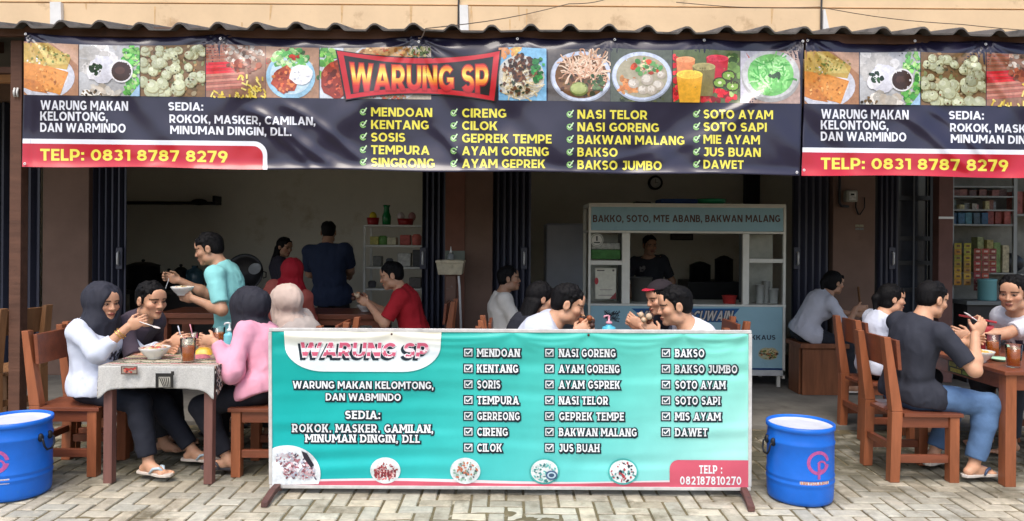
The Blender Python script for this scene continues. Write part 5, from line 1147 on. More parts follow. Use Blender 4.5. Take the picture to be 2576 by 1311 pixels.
# white display shelf
def dshelf():
    Y = 8.5; t = T("display_shelf", "white metal glass fronted rack at the right of the kitchen", "rack", P(990, 800, Y)); t.location.z = .03
    m_w = mat("white_enamel", C(206, 206, 200), .45, var=.1, vscale=8)
    X0, X1 = P(913, 700, Y).x, P(1078, 700, Y).x
    zz = [P(990, v, Y).z for v in (568, 619, 674, 728)]
    for a in (X0, X1 - .03):
        for y in (Y, Y + .4): b = MB(); b.box(a, a + .025, y, y + .025, .031, zz[0] - .013); b.build("post", m_w, t)
    for k, z in enumerate(zz): b = MB(); b.box(X0 + (.0 if k == 0 else .026), X1 - (.0 if k == 0 else .031), Y + (0 if k == 0 else .001), Y + .424, z - .012, z + .01); b.build("shelf", m_w, t, bev=.002)
    rb = random.Random(8); items = [(935, 0, .10, .10, (196, 190, 110)), (955, 0, .12, .11, (110, 160, 90)), (980, 0, .11, .09, (206, 200, 170)), (1012, 0, .12, .12, (190, 90, 84)), (1044, 0, .12, .13, (206, 110, 100)), (1062, 0, .1, .1, (190, 190, 186)), (940, 1, .1, .12, (120, 120, 116)), (975, 1, .09, .1, (90, 96, 100)), (1010, 1, .16, .16, (196, 196, 190)), (1050, 1, .16, .2, (60, 62, 66)), (930, 2, .1, .08, (80, 80, 84)), (990, 2, .12, .1, (150, 150, 146)), (1040, 2, .14, .12, (96, 90, 86))]
    for k, (px, sh, w, h, col) in enumerate(items):
        x = P(px, 700, Y).x; z = zz[sh + 1] + .011; y = Y + rb.uniform(.10, .2); b = MB()
        if k % 3 == 1: b.lathe([(w * .42, 0), (w * .45, .004), (w * .5, h * .8), (w * .3, h), (.001, h)], (x, y, z), 16, cap0=True); o = b.build("food_jar", mat("jar_%d" % k, C(*col), .4, var=.2, vscale=20), smooth=True); tag(o, ("green", "dull red", "dark grey", "grey")[(k // 3) % 4] + " round jar on the white rack's %s shelf" % ("upper", "middle", "lower")[sh], "jar")
        else: b.box(x - w / 2, x + w / 2, y, y + .14, z, z + h); tag(b.build("food_box", mat("jar_%d" % k, C(*col), .5, var=.3, vscale=25), bev=.008), "%s box on the white rack's %s shelf" % (("olive yellow", "", "cream", "brick red", "", "pale grey", "mid grey", "", "big white", "tall black", "", "light grey", "taupe")[k], ("upper", "middle", "lower")[sh]), "box")
    zt = zz[0] + .011
    def basket(px, r, h, col, label): 
        b = MB(); b.lathe([(r * .8, 0), (r * .85, .004), (r, h), (r * .95, h), (r * .78, .01), (.001, .01)], (P(px, 560, Y + .15).x, Y + .15, zt), 24, cap0=True); tag(b.build("plastic_basket", mat("crimson_plastic", C(150, 30, 34), .4), smooth=True), label, "basket")
    basket(938, .075, .085, 0, "small crimson basket with yellow fruit on top of the white rack"); basket(1020, .10, .075, 0, "broad crimson basket of bundles on top of the white rack")
    for k, (px, col, label) in enumerate(((938, (206, 186, 40), "yellow fruit in the small crimson basket on the white rack"), (1008, (206, 196, 196), "pale bundle in the broad crimson basket"), (1036, (170, 120, 120), "rosy bundle in the broad crimson basket"))):
        b = MB(); b.ell((P(px, 560, Y + .15).x, Y + .15, zt + .10), (.045, .045, .055), 14, 10); tag(b.build("fruit" if k == 0 else "bundle", mat("fruit_%d" % k, C(*col), .5, var=.3, vscale=30), smooth=True), label, "fruit" if k == 0 else "bundle")
    b = MB(); b.lathe([(.045, 0), (.05, .006), (.052, .10), (.035, .15), (.03, .20), (.045, .235), (.038, .235), (.024, .2), (.001, .19)], (P(972, 560, Y + .12).x, Y + .12, zt), 24, cap0=True); tag(b.build("green_vase", mat("green_glass", C(20, 130, 70), .2, trans=.3), smooth=True), "slender green glass vase on top of the white rack", "vase")
dshelf()
# kitchen counter, pots, jug, fan
m_pot = mat("black_pot", C(34, 34, 38), .45, metal=.2, var=.3)
def kitchen():
    X0, X1 = P(318, 700, 9.3).x, P(690, 700, 9.3).x
    t = T("kitchen_counter", "dark kitchen counter along the left of the back room", "counter", ((X0 + X1) / 2, 9.4, .03))
    b = MB(); b.box(X0, X1, 9.3, 9.9, .82, .87); b.build("worktop", mat("dark_worktop", C(70, 66, 62), .5, var=.2), t, bev=.004)
    b = MB(); b.box(X0 + .02, X1 - .02, 9.34, 9.88, .031, .819); b.build("cabinet", mat("dark_cabinet", C(56, 52, 50), .6, var=.2), t, bev=.004)
    for px, r, h, label in ((360, .20, .30, "big black cooking pot at the left end of the kitchen counter"), (425, .13, .18, "smaller black pot in the middle of the kitchen counter"), (455, .08, .24, "slim dark kettle beside the blue water jug")):
        p = P(px, 700, 9.55); p.z = .871; tt = T("cooking_pot", label, "pot", p, group="dark cooking pots on the counter")
        b = MB(); b.lathe([(r * .9, 0), (r, .02), (r, h), (r * 1.05, h + .005), (r * 1.02, h + .015), (r * .5, h + .05), (.001, h + .06)], p, 28, cap0=True); b.build("pot_body", m_pot, tt, smooth=True)
        b = MB(); b.lathe([(.015, h + .058), (.025, h + .075), (.015, h + .09), (.001, h + .092)], p, 12); b.build("lid_knob", m_pot, tt, smooth=True)
    p = P(490, 700, 9.6); p.z = .871; b = MB(); b.lathe([(.11, 0), (.12, .01), (.12, .2), (.10, .25), (.04, .28), (.04, .31), (.001, .31)], p, 28, cap0=True); tag(b.build("water_jug", mat("blue_water_jug", C(80, 120, 140), .2, trans=.5), smooth=True), "bluish water jug on the kitchen counter behind the man in teal", "jug")
kitchen()
def wok():
    p = P(622, 690, 9.2); t = T("wok", "large black wok propped upright on the counter behind the man in teal", "wok", p); M_ = Matrix.Rotation(math.radians(78), 3, 'X'); R = .24
    b = MB(); b.lathe([(.001, .03), (R * .4, .045), (R * .8, .085), (R, .13), (R * 1.01, .122), (R * .8, .07), (R * .4, .03), (.001, .015)], p, 36, M=M_); b.build("wok_body", m_pot, t, smooth=True)
    for s_ in (-1, 1): b = MB(); b.tube([p + Vector((s_ * R * .98, -.10, .04)), p + Vector((s_ * R * 1.14, -.11, .03)), p + Vector((s_ * R * 1.14, -.11, -.03)), p + Vector((s_ * R * .98, -.10, -.04))], .008, 8); b.build("handle", m_pot, t, smooth=True)
    q = P(642, 678, 9.02); b = MB(); b.lathe([(.001, .008), (.05, .008), (.075, .02), (.078, .022), (.05, .002), (.001, .001)], q, 28, M=Matrix.Rotation(math.radians(62), 3, 'X')); tag(b.build("grey_dish", mat("grey_dish_glaze", C(150, 154, 158), .35), smooth=True), "small grey dish lying in the upright black wok", "dish")
wok()
# middle shop: grey board/fridge, dark cabinet column, calendar frame, machine
boxthing("fridge", "tall grey fridge left of the food cart, behind the diners", "fridge", P(1372, 700, 9.2).x, P(1474, 700, 9.2).x, 9.2, 9.8, .031, P(1420, 562, 9.2).z, mat("grey_fridge", C(170, 176, 188), .3, var=.12, vscale=3, dirt=C(150, 154, 164), dscale=3, dthr=.62), .02)
boxthing("low_cabinet", "low dark grey cabinet between the shutter and the grey fridge", "cabinet", P(1338, 700, 9.3).x, P(1370, 700, 9.3).x, 9.3, 9.7, .031, P(1350, 722, 9.3).z, mat("slate_cabinet", C(78, 80, 86), .5, var=.15))
boxthing("door_frame", "tall dark post on the back wall above the cart's right end", "post", P(1873, 480, 10.9).x, P(1922, 480, 10.9).x, 10.88, 10.98, .031, 3.59, mat("dark_door", C(48, 48, 54), .5))
def picture():
    p = P(1714, 596, 10.97); t = T("picture_frame", "small dark framed picture on the back wall seen through the cart's window", "picture", p)
    b = MB(); b.box(p.x - .17, p.x + .17, 10.955, 10.985, p.z - .05, p.z + .05); b.build("frame", m_dark, t); b = MB(); b.box(p.x - .15, p.x + .15, 10.951, 10.954, p.z - .035, p.z + .035); b.build("print", mat("picture_print", C(96, 92, 88), .5, var=.5, vscale=9), t)
picture()
boxthing("stove", "black stove behind the cart's counter", "stove", P(1730, 700, 9.6).x, P(1860, 700, 9.6).x, 9.6, 10.2, .031, 1.02, m_dark, .01)
for px, r, h, la in ((1760, .14, .2, "black stock pot on the left of the stove behind the cart"), (1820, .12, .28, "taller black stock pot on the right of the stove")):
    p = P(px, 700, 9.85); p.z = 1.021; b = MB(); b.lathe([(r, 0), (r, h), (r * 1.05, h + .006), (r * .4, h + .05), (.001, h + .06)], p, 24, cap0=True); tag(b.build("stock_pot", m_pot, smooth=True), la, "pot")
# electricity meter
def meter():
    p = P(2140, 494, FAC - .06); t = T("electricity_meter", "pale electricity meter box with a conduit on the brown pillar", "meter", p)
    b = MB(); b.box(p.x - .062, p.x + .062, FAC - .09, FAC - .001, p.z - .062, p.z + .062); b.build("case", mat("meter_case", C(150, 150, 140), .5, var=.15, vscale=20), t, bev=.012)
    b = MB(); b.box(p.x - .035, p.x + .04, FAC - .096, FAC - .091, p.z - .045, p.z + .045); b.build("dial_window", mat("meter_window", C(196, 196, 190), .3, var=.4, vscale=35), t, bev=.004)
    b = MB(); b.box(p.x - .02, p.x + .02, FAC - .097, FAC - .0965, p.z + .008, p.z + .028); b.build("readout", m_dark, t)
    x = P(2108, 470, FAC).x; zz = P(2108, 520, FAC).z
    b = MB(); b.tube([(x, FAC - .03, 3.0), (x, FAC - .03, zz + .04), (x + .02, FAC - .03, zz + .005), (x + .10, FAC - .03, zz)], .014, 8); b.build("conduit", m_dark, t, smooth=True)
    b = MB(); x2 = P(2150, 520, FAC).x; b.tube([(x2, FAC - .02, p.z - .06), (x2, FAC - .02, p.z - .12), (x2 + .03, FAC - .02, p.z - .2)], .008, 6); x3 = P(2172, 500, FAC).x; b.tube([(x3, FAC - .02, p.z - .01), (x3, FAC - .02, p.z - .12), (x3 - .05, FAC - .02, p.z - .2)], .006, 6); b.build("cable", m_dark, t, smooth=True)
    for k, (py, h) in enumerate(((568, .012), (576, .012))):
        q = P(2161, py, FAC); b = MB(); b.box(q.x - .045, q.x + .045, FAC - .004, FAC - .001, q.z - h, q.z + h); tag(b.build("sticker", mat("sticker_%d" % k, C(*((150, 146, 120), (120, 120, 116))[k]), .6, var=.5, vscale=40)), ("pale yellow sticker under the electricity meter", "grey sticker just below the pale yellow one on the brown pillar")[k], "sticker")
meter()
# right shop: dark glazed door, slim brown post, glass showcase with goods
def gdoor():
    Y = 8.3; t = T("glazed_door", "dark framed glazed door right of the electricity meter", "door", P(2300, 980, Y)); t.location.z = .03
    x = lambda px: P(px, 700, Y).x
    m_f = mat("black_frame", C(40, 42, 48), .4, var=.1); m_st = mat("grey_mullion", C(110, 114, 122), .4)
    for a, b_ in ((2248, 2256), (2338, 2358)): b = MB(); b.box(x(a), x(b_), Y, Y + .05, .031, 3.04); b.build("stile", m_f, t)
    for py in (430, 498, 600, 662, 730, 860, 960): z = P(2300, py, Y).z; b = MB(); b.box(x(2256) + .001, x(2338) - .001, Y + .002, Y + .045, z - .025, z + .025); b.build("rail", m_f, t)
    b = MB(); b.box(x(2295), x(2299), Y - .004, Y + .001, .3, 3.04); b.build("mullion", m_st, t)
    b = MB(); b.box(x(2256) + .001, x(2338) - .001, Y + .052, Y + .06, .031, 3.04); b.build("pane", mat("smoked_pane", C(62, 66, 76), .12, var=.4, vscale=2.2, spec=.5), t)
gdoor()
def brown_post():
    Y = 7.95; b = MB(); b.box(P(2360, 700, Y).x, P(2396, 700, Y).x, Y, Y + .12, .031, 3.3); o = b.build("brown_post", mat("maroon_brown_paint", C(116, 82, 76), .7, var=.15, vscale=5), bev=.005); tag(o, "slim maroon brown post between the glazed door and the glass showcase", "post")
    b = MB(); z = P(2378, 548, Y).z; b.box(P(2359, 700, Y).x, P(2397, 700, Y).x, Y - .006, Y - .001, z - .012, z + .012); tag(b.build("metal_strap", m_chrome), "bright metal strap around the maroon brown post", "strap")
brown_post()
def showcase():
    Y = 8.2; t = T("glass_showcase", "glass shop case with pale frames packed with groceries at the right edge", "showcase", P(2500, 900, Y)); t.location.z = .03
    x = lambda px: P(px, 700, Y).x
    z = lambda py: P(2480, py, Y).z
    m_f = mat("pale_case_frame", C(150, 154, 156), .4, metal=.2)
    for a, w in ((2393, 5), (2548, 9), (2610, 6), (2760, 6)): b = MB(); b.box(x(a), x(a + w), Y, Y + .03, .031, 3.2); b.build("upright", m_f, t)
    for py in (470, 495, 529, 566, 688, 770): b = MB(); b.box(x(2398) + .001, x(2548) - .001, Y + .002, Y + .40, z(py) - .008, z(py) + .008); b.build("shelf", m_f, t)
    for py in (540, 690): b = MB(); b.box(x(2557) + .001, x(2760), Y + .002, Y + .40, z(py) - .01, z(py) + .01); b.build("shelf", m_f, t)
    b = MB(); b.box(x(2398), x(2766), Y + .41, Y + .42, .031, 3.2); b.build("back_sheet", mat("case_backing", C(132, 132, 126), .7, var=.4, vscale=4), t)
    b = MB(); b.box(x(2390), x(2766), Y - .3, Y - .001, z(762), z(752)); b.build("counter_ledge", mat("grey_ledge", C(110, 116, 118), .5, var=.2), t, bev=.004)
    b = MB(); b.box(x(2398), x(2766), Y - .25, Y - .002, .031, z(762) - .001); b.build("base_cabinet", mat("dark_base", C(44, 42, 44), .6), t)
    rb = random.Random(21); seen = set()
    pals = {495: ((120, 70, 66), (150, 90, 84), (96, 60, 62)), 566: ((40, 90, 130), (52, 110, 150), (70, 130, 150), (60, 90, 110), (150, 70, 64)), 688: ((150, 160, 110), (170, 160, 100), (120, 150, 90), (190, 180, 150)), 529: ((90, 100, 110),)}
    names = ("blue", "teal blue", "grey blue", "slate", "brick red")
    def goods(px, py, w, h, col, label):
        b = MB(); y = Y + rb.uniform(.03, .1); b.box(x(px), x(px) + w, y, y + .12, z(py) + .0095, z(py) + .0095 + h); tag(b.build("grocery_box", mat("grocery_%d_%d_%d" % col, C(*col), .45, var=.5, vscale=28), bev=.006), label, "box")
    for k, px in enumerate((2400, 2423, 2446, 2470, 2500, 2525)): goods(px, 495, .085, .07 + .01 * (k % 2), pals[495][k % 3], "dull red box, number %s from the post on the showcase's top shelf" % ("one", "two", "three", "four", "five", "six")[k])
    for k, px in enumerate((2400, 2418, 2436, 2454, 2472, 2490, 2512, 2530)):
        col = pals[566][k % 4] if k < 5 else ((150, 66, 60), (176, 90, 84), (140, 60, 60))[k % 3]
        goods(px, 566, .075, .13 if k < 5 else .16, col, ("blue", "mid blue", "teal blue", "slate", "pale blue", "brick red", "rosy red", "dark red")[k] + " packet on the showcase shelf with the blue goods")
    for k, px in enumerate((2470, 2488, 2506, 2526)): goods(px, 688, .075, .40 - .03 * k, pals[688][k], ("pale green", "yellowish", "leaf green", "cream")[k] + " tall packet on the showcase's lowest shelf")
    for k, px in enumerate((2562, 2590, 2630, 2670)): goods(px, 540, .11, .26, ((170, 90, 84), (190, 110, 100), (150, 70, 66), (170, 120, 100))[k], ("reddish printed box right of the showcase upright", "salmon box beside it at the picture's edge", "dark red box beyond the salmon one", "tan box at the far right of the showcase")[k])
    b = MB(); b.ell((x(2568), Y + .2, z(690) + .12), (.16, .1, .12), 18, 12); tag(b.build("black_bag", m_dark, smooth=True), "rounded black bag on the lower right showcase shelf", "bag")
    b = MB(); b.box(x(2557) + .002, x(2610) - .002, Y - .004, Y - .0005, z(750), 3.2); b.build("glass_pane", mat("case_glass"), t)
    b = MB(); b.box(x(2398) + .002, x(2548) - .002, Y - .004, Y - .0005, z(750), 3.2); b.build("glass_pane", mat("case_glass"), t)
    for k in range(26):
        px = 2400 + (k % 13) * 11.2; py = (529, 566)[k // 13] if k % 4 else 495; h = rb.uniform(.05, .12); w = rb.uniform(.045, .07); yy = Y + .17 + .03 * (k % 3); b = MB(); b.box(x(px), x(px) + w, yy, yy + .05, z(py) + .0095, z(py) + .0095 + h)
        tag(b.build("small_packet", mat("small_packet_%d" % (k % 6), C(*((196, 190, 180), (206, 150, 140), (150, 180, 190), (216, 206, 150), (170, 120, 110), (190, 200, 210))[k % 6]), .45, var=.5, vscale=40), bev=.004), "small pale packet wedged behind the front rows of the glass showcase", "packet", "small packets in the glass showcase")
    # hanging strips of sachets
    for s_, px in enumerate((2399, 2423, 2448, 2468, 2487)):
        col = ((176, 140, 60), (186, 150, 66), (150, 66, 62), (160, 80, 74), (150, 70, 66))[s_]; tt = T("sachet_strip", "%s strip of sachets hanging in front of the showcase" % ("leftmost yellow", "second yellow", "first red", "middle red", "last, shorter red")[s_], "sachets", (x(px), Y - .05, z(700)), group="hanging strips of sachets")
        n = 7 if s_ < 4 else 4
        for k in range(n):
            zt = z(612) - k * .068 - (.06 if s_ > 1 else 0); x0 = P(px, 700, Y - .05).x; b = MB(); V = []
            for j in range(4):
                for i in range(5): u, v = i / 4 * 2 - 1, j / 3 * 2 - 1; V.append((x0 + .042 + u * .04, Y - .05 - .012 * (1 - u * u) * (1 - v * v), zt - .032 + v * .032))
            c = C(*[min(255, v * rb.uniform(.85, 1.1)) for v in col]); c2 = C(*((96, 60, 36) if s_ < 2 else (196, 170, 160)))
            F = [(j * 5 + i, j * 5 + i + 1, (j + 1) * 5 + i + 1, (j + 1) * 5 + i) for j in range(3) for i in range(4)]
            for q, f in enumerate(F): b.add([V[i] for i in f], [(0, 1, 2, 3)], c2 if q in (5, 6) else c)
            b.build("sachet", mat("sachet_foil", rough=.35, attr=True, var=.3, vscale=60), tt)
    p = P(2482, 752, Y - .2); p.z = z(752) + .001; b = MB(); b.lathe([(.085, 0), (.09, .006), (.09, .21), (.094, .215), (.094, .235), (.001, .24)], p, 28, cap0=True); tag(b.build("teal_canister", mat("teal_canister_plastic", C(110, 168, 176), .4, var=.08), smooth=True), "teal canister on the showcase ledge behind the right table", "canister")
showcase()
# a crate and odds and ends on the terrace floor
boxthing("cardboard_box", "small pale box on the floor behind the boxy stool", "box", P(2126, 950, 7.6).x, P(2156, 950, 7.6).x, 7.6, 7.8, .031, P(2140, 915, 7.6).z, mat("pale_carton", C(176, 172, 160), .8, var=.3, vscale=18))
# ================================================================ people: one continuous body each, grown from a distance field
def vec(*a): return np.array(a, np.float32)
def nrm(v): v = np.asarray(v, np.float32); return v / (np.linalg.norm(v) + 1e-9)
class Vol:
    def __init__(s, lo, hi, h):
        s.lo = np.asarray(lo, np.float32); s.h = h; s.n = np.ceil((np.asarray(hi) - s.lo) / h).astype(int) + 2
        s.D = np.full(s.n, .12, np.float32)
    def _sl(s, lo, hi, m):
        i0 = np.clip(np.floor((lo - m - s.lo) / s.h).astype(int), 0, s.n); i1 = np.clip(np.ceil((hi + m - s.lo) / s.h).astype(int) + 1, 0, s.n)
        if (i1 <= i0).any(): return None, None
        ax = [(s.lo[k] + s.h * np.arange(i0[k], i1[k], dtype=np.float32)) for k in range(3)]
        return tuple(slice(a, b) for a, b in zip(i0, i1)), (ax[0][:, None, None], ax[1][None, :, None], ax[2][None, None, :])
    def add(s, pr, k=.02):
        f, lo, hi = pr; sl, g = s._sl(lo, hi, k + 2 * s.h)
        if sl is None: return
        d = f(*g); D = s.D[sl]
        if k > 0:
            w = np.clip(.5 + .5 * (D - d) / k, 0, 1); s.D[sl] = D * (1 - w) + d * w - k * w * (1 - w)
        else: s.D[sl] = np.minimum(D, d)
    def sub(s, pr, k=.006):
        f, lo, hi = pr; sl, g = s._sl(lo, hi, k + 2 * s.h)
        if sl is None: return
        d = -f(*g); D = s.D[sl]; w = np.clip(.5 - .5 * (D - d) / k, 0, 1); s.D[sl] = D * (1 - w) + d * w + k * w * (1 - w)
    def mesh(s):
        D = s.D; S = D < 0; nx, ny, nz = D.shape
        c = np.zeros((nx - 1, ny - 1, nz - 1), np.int8)
        offs = [(a, b, e) for a in (0, 1) for b in (0, 1) for e in (0, 1)]
        for a, b, e in offs: c += S[a:nx - 1 + a, b:ny - 1 + b, e:nz - 1 + e]
        ijk = np.argwhere((c > 0) & (c < 8))
        idx = np.full(c.shape, -1, np.int32); idx[tuple(ijk.T)] = np.arange(len(ijk))
        acc = np.zeros((len(ijk), 3), np.float32); cnt = np.zeros(len(ijk), np.float32)
        val = {o: D[ijk[:, 0] + o[0], ijk[:, 1] + o[1], ijk[:, 2] + o[2]] for o in offs}
        for o in offs:
            for ax in range(3):
                if o[ax] == 0:
                    q = list(o); q[ax] = 1; da, db = val[o], val[tuple(q)]; x = (da < 0) != (db < 0)
                    t = np.where(x, da / np.where(da == db, 1, da - db), 0); p = np.zeros((len(ijk), 3), np.float32); p[:] = o; p[:, ax] += t
                    acc += p * x[:, None]; cnt += x
        V = s.lo + s.h * (ijk + acc / np.maximum(cnt, 1)[:, None])
        Fs = []
        for ax in range(3):
            sa = [slice(None)] * 3; sb = [slice(None)] * 3; sa[ax] = slice(0, -1); sb[ax] = slice(1, None)
            A, B = S[tuple(sa)], S[tuple(sb)]; e = np.argwhere(A != B); u, v = [(1, 2), (2, 0), (0, 1)][ax]
            e = e[(e[:, u] > 0) & (e[:, v] > 0) & (e[:, u] < c.shape[u]) & (e[:, v] < c.shape[v])]
            if not len(e): continue
            def cell(du, dv): q = e.copy(); q[:, u] -= du; q[:, v] -= dv; return idx[tuple(q.T)]
            f = np.stack([cell(1, 1), cell(0, 1), cell(0, 0), cell(1, 0)], -1); fl = ~A[tuple(e.T)]; f[fl] = f[fl][:, ::-1]; Fs.append(f)
        F = np.concatenate(Fs); return V, F[(F >= 0).all(1)]
def rcone(a, b, ra, rb, cap=False):
    a, b = vec(*a), vec(*b); ba = b - a; L2 = max(1e-9, float(ba @ ba)); L = math.sqrt(L2)
    def f(X, Y, Z):
        x, y, z = X - a[0], Y - a[1], Z - a[2]; t = (x * ba[0] + y * ba[1] + z * ba[2]) / L2; h = np.clip(t, 0, 1)
        d = np.sqrt((x - h * ba[0]) ** 2 + (y - h * ba[1]) ** 2 + (z - h * ba[2]) ** 2) - (ra + (rb - ra) * h)
        if cap: d = np.maximum(d, (t - 1) * L)
        return d
    r = max(ra, rb); return f, np.minimum(a, b) - r, np.maximum(a, b) + r
def ellip(c, r, R=None):
    c = vec(*c); r = vec(*r); R = np.eye(3, dtype=np.float32) if R is None else np.asarray(R, np.float32)   # columns = axes
    def f(X, Y, Z):
        x, y, z = X - c[0], Y - c[1], Z - c[2]
        q = [(x * R[0, i] + y * R[1, i] + z * R[2, i]) for i in range(3)]
        k0 = np.sqrt((q[0] / r[0]) ** 2 + (q[1] / r[1]) ** 2 + (q[2] / r[2]) ** 2); k1 = np.sqrt((q[0] / r[0] ** 2) ** 2 + (q[1] / r[1] ** 2) ** 2 + (q[2] / r[2] ** 2) ** 2)
        return k0 * (k0 - 1) / np.maximum(k1, 1e-6)
    e = np.sqrt(((R * r) ** 2).sum(1)); return f, c - e, c + e
def halfsp(p, n, lo, hi):
    p, n = vec(*p), nrm(n)
    return (lambda X, Y, Z: (X - p[0]) * n[0] + (Y - p[1]) * n[1] + (Z - p[2]) * n[2]), lo, hi

m_skin = mat("skin", rough=.48, attr=True, sss=.12, var=.06, vscale=30, bump=.06, bscale=160, spec=.4)
m_hair = mat("black_hair", C(15, 14, 16), .65, var=.5, vscale=60, stretch=(1, 1, .25), bump=.35, bscale=190, spec=.2)
def cloth_mat(nm, col, rough=.85, sheen=.0, bump=.25, **k): return mat(nm, C(*col), rough, var=k.pop('var', .08), vscale=9, bump=bump, bscale=k.pop('bscale', 26), sheen=sheen, **k)
SK = (204, 156, 126)
NP = [0]
def person(label, H, Cc, yaw, hyaw=None, hpitch=0, sex='m', seated=True, feet=None, hands=(None, None), poles=(None, None), top=('tee', (200, 200, 200)), legs=(30, 34, 46), hair='short', hijab=None,
           hv=.006, skin=1.0, slouch=.03, sandal=None, prints=None, knees=None, floor=0.0, size=1.0, roll=0.0, shorts=False, cap=None, build=1.0, hs=1.0, lk=1.0, loose=.022):
    """H hip centre, Cc head centre (metres), yaw: 0 faces +X, 90 away. hands: (right, left) = (wrist, fingers dir, thumb dir, curl)"""
    NP[0] += 1; rs = np.random.RandomState(NP[0]); H, Cc = vec(*H), vec(*Cc); s = size * (.955 if sex == 'f' else 1.0)
    ya = math.radians(yaw); F = vec(math.cos(ya), math.sin(ya), 0); Rt = vec(F[1], -F[0], 0); Up = vec(0, 0, 1)
    hy = math.radians(yaw if hyaw is None else hyaw); hp = math.radians(hpitch)
    hf0 = vec(math.cos(hy), math.sin(hy), 0); hr = vec(hf0[1], -hf0[0], 0); hf = hf0 * math.cos(hp) + Up * math.sin(hp); hu = np.cross(hr, hf); hu = nrm(hu)
    if roll:
        a = math.radians(roll); hr, hu = hr * math.cos(a) + hu * math.sin(a), hu * math.cos(a) - hr * math.sin(a)
    HR = np.stack([hr, hf, hu], 1)
    hd = lambda x, y, z: Cc + s * hs * (hr * x + hf * y + hu * z)
    N = Cc + s * (hr * 0 + hf * -.045 + hu * -.075); N = N + vec(0, 0, -.075 * s) - F * .015                # base of the neck
    up = nrm(N - H); TL = float(np.linalg.norm(N - H)); Rt_ = nrm(Rt - up * (Rt @ up)); Ft = np.cross(up, Rt_); TR = np.stack([Rt_, Ft, up], 1)
    ks = TL / .50
    tp = lambda x, y, t: H + Rt_ * x * s + Ft * (y * s - slouch * math.sin(math.pi * min(1, max(0, t)))) + up * (t * TL)
    w = (1.0 if sex == 'm' else .90) * build; dz = .5 * ks
    shw = .168 * s * w
    S = [tp(0, -.005, .90) + Rt_ * sg * shw for sg in (1, -1)]
    HJ = [H + Rt * sg * .088 * s for sg in (1, -1)]
    l1, l2, t1, t2 = .285 * s, .25 * s, .42 * s * lk, .41 * s * lk
    def ik(A, B, a, b, pole):
        d = B - A; L = float(np.linalg.norm(d)); Lm = (a + b) * .995
        if L > Lm: B = A + d * (Lm / L); L = Lm; d = B - A
        u = d / L; x = (a * a - b * b + L * L) / (2 * L); h = math.sqrt(max(1e-6, a * a - x * x)); p = nrm(pole - u * (pole @ u)); return A + u * x + p * h, B
    arms = []
    for i, sg in enumerate((1, -1)):
        hnd = hands[i]
        if hnd is None: W = H + F * .30 * s + Rt * sg * .12 + Up * .10; hnd = (W, F - Up * .3, Up, .35) if seated else (H + Rt * sg * .24 * s + F * .05 - Up * .02, -Up + F * .1, F, .4)
        W = vec(*hnd[0]); pole = vec(*poles[i]) if poles[i] is not None else (-Up * 1.0 + Rt * sg * .55 - F * .35)
        E, W = ik(S[i], W, l1, l2, pole); arms.append((S[i], E, W, nrm(hnd[1]), nrm(hnd[2]), hnd[3]))
    lg = []
    for i, sg in enumerate((1, -1)):
        if feet is not None and feet[i] is not None: A = vec(*feet[i])
        elif seated: A = vec(*(H + F * .40 * s + Rt * sg * .11)); A[2] = floor + .085
        else: A = vec(*(H + Rt * sg * .10 + F * .0)); A[2] = floor + .085
        pole = (F * 1.0 + Up * .8 + Rt * sg * .10) if seated else F * 1.0
        if knees is not None and knees[i] is not None: pole = vec(*knees[i])
        K, A = ik(HJ[i], A, t1, t2, pole); lg.append((HJ[i], K, A))
    # foot direction
    fd = [nrm(F + Rt * sg * .12) for sg in (1, -1)]
    allp = np.array([p for a in arms for p in a[:3]] + [p for l in lg for p in l] + [H, N, Cc])
    lo, hi = allp.min(0) - .27, allp.max(0) + .27; lo[2] = max(lo[2], floor - .01)
    # ---------------- body
    v = Vol(lo, hi, hv)
    def torso(V, o=0.0, belly=True):
        V.add(ellip(tp(0, -.005, .02), (.162 * s * w + o, .112 * s + o, .115 * s + o), TR), .03)
        V.add(ellip(tp(0, .004, .32), (.138 * s * w + o, .100 * s * (1.06 if belly else .96) + o, .15 * ks * s + o), TR), .05)
        V.add(ellip(tp(0, .000, .66), (.155 * s * w + o, .106 * s + o, .165 * ks * s + o), TR), .05)
        V.add(rcone(S[0] - Rt_ * .02, S[1] + Rt_ * .02, .056 * s + o, .056 * s + o), .05)
        V.add(rcone(tp(0, -.02, .80), tp(0, -.012, 1.0), .085 * s + o, .060 * s + o), .05)
        if sex == 'f':
            for sg in (1, -1): V.add(ellip(tp(.065 * sg, .085, .66), (.058 * s + o, .052 * s + o, .058 * s + o), TR), .035)
    torso(v)
    v.add(rcone(tp(0, -.012, .93), hd(0, -.03, -.05), .060 * s, .054 * s), .03)
    sh = s * hs
    ell = lambda c, r, k: v.add(ellip(hd(*c), tuple(q * sh for q in r), HR), k * sh)
    ell((0, -.014, .036), (.075, .093, .080), .01); ell((0, .028, -.036), (.058, .062, .078), .03); ell((0, .070, -.093), (.024, .020, .018), .022)
    for sg in (1, -1): ell((.040 * sg, .058, -.022), (.026, .026, .022), .02); ell((.052 * sg, .004, -.075), (.014, .03, .02), .03)
    ell((0, .074, .022), (.052, .016, .013), .015); ell((0, .072, .05), (.05, .02, .03), .03)
    for sg in (1, -1): v.sub(ellip(hd(.031 * sg, .098, .002), (.018 * sh, .016 * sh, .012 * sh), HR), .012 * sh)
    for sg in (1, -1): ell((.0305 * sg, .075, .003), (.0155, .0135, .0115), .003)
    v.add(rcone(hd(0, .086, .010), hd(0, .102, -.028), .0075 * sh, .0115 * sh), .010 * sh)
    for sg in (1, -1): ell((.0135 * sg, .093, -.031), (.0095, .011, .008), .006)
    ell((0, .0895, -.058), (.023, .0115, .0068), .006); ell((0, .0875, -.0685), (.020, .0115, .0072), .004)
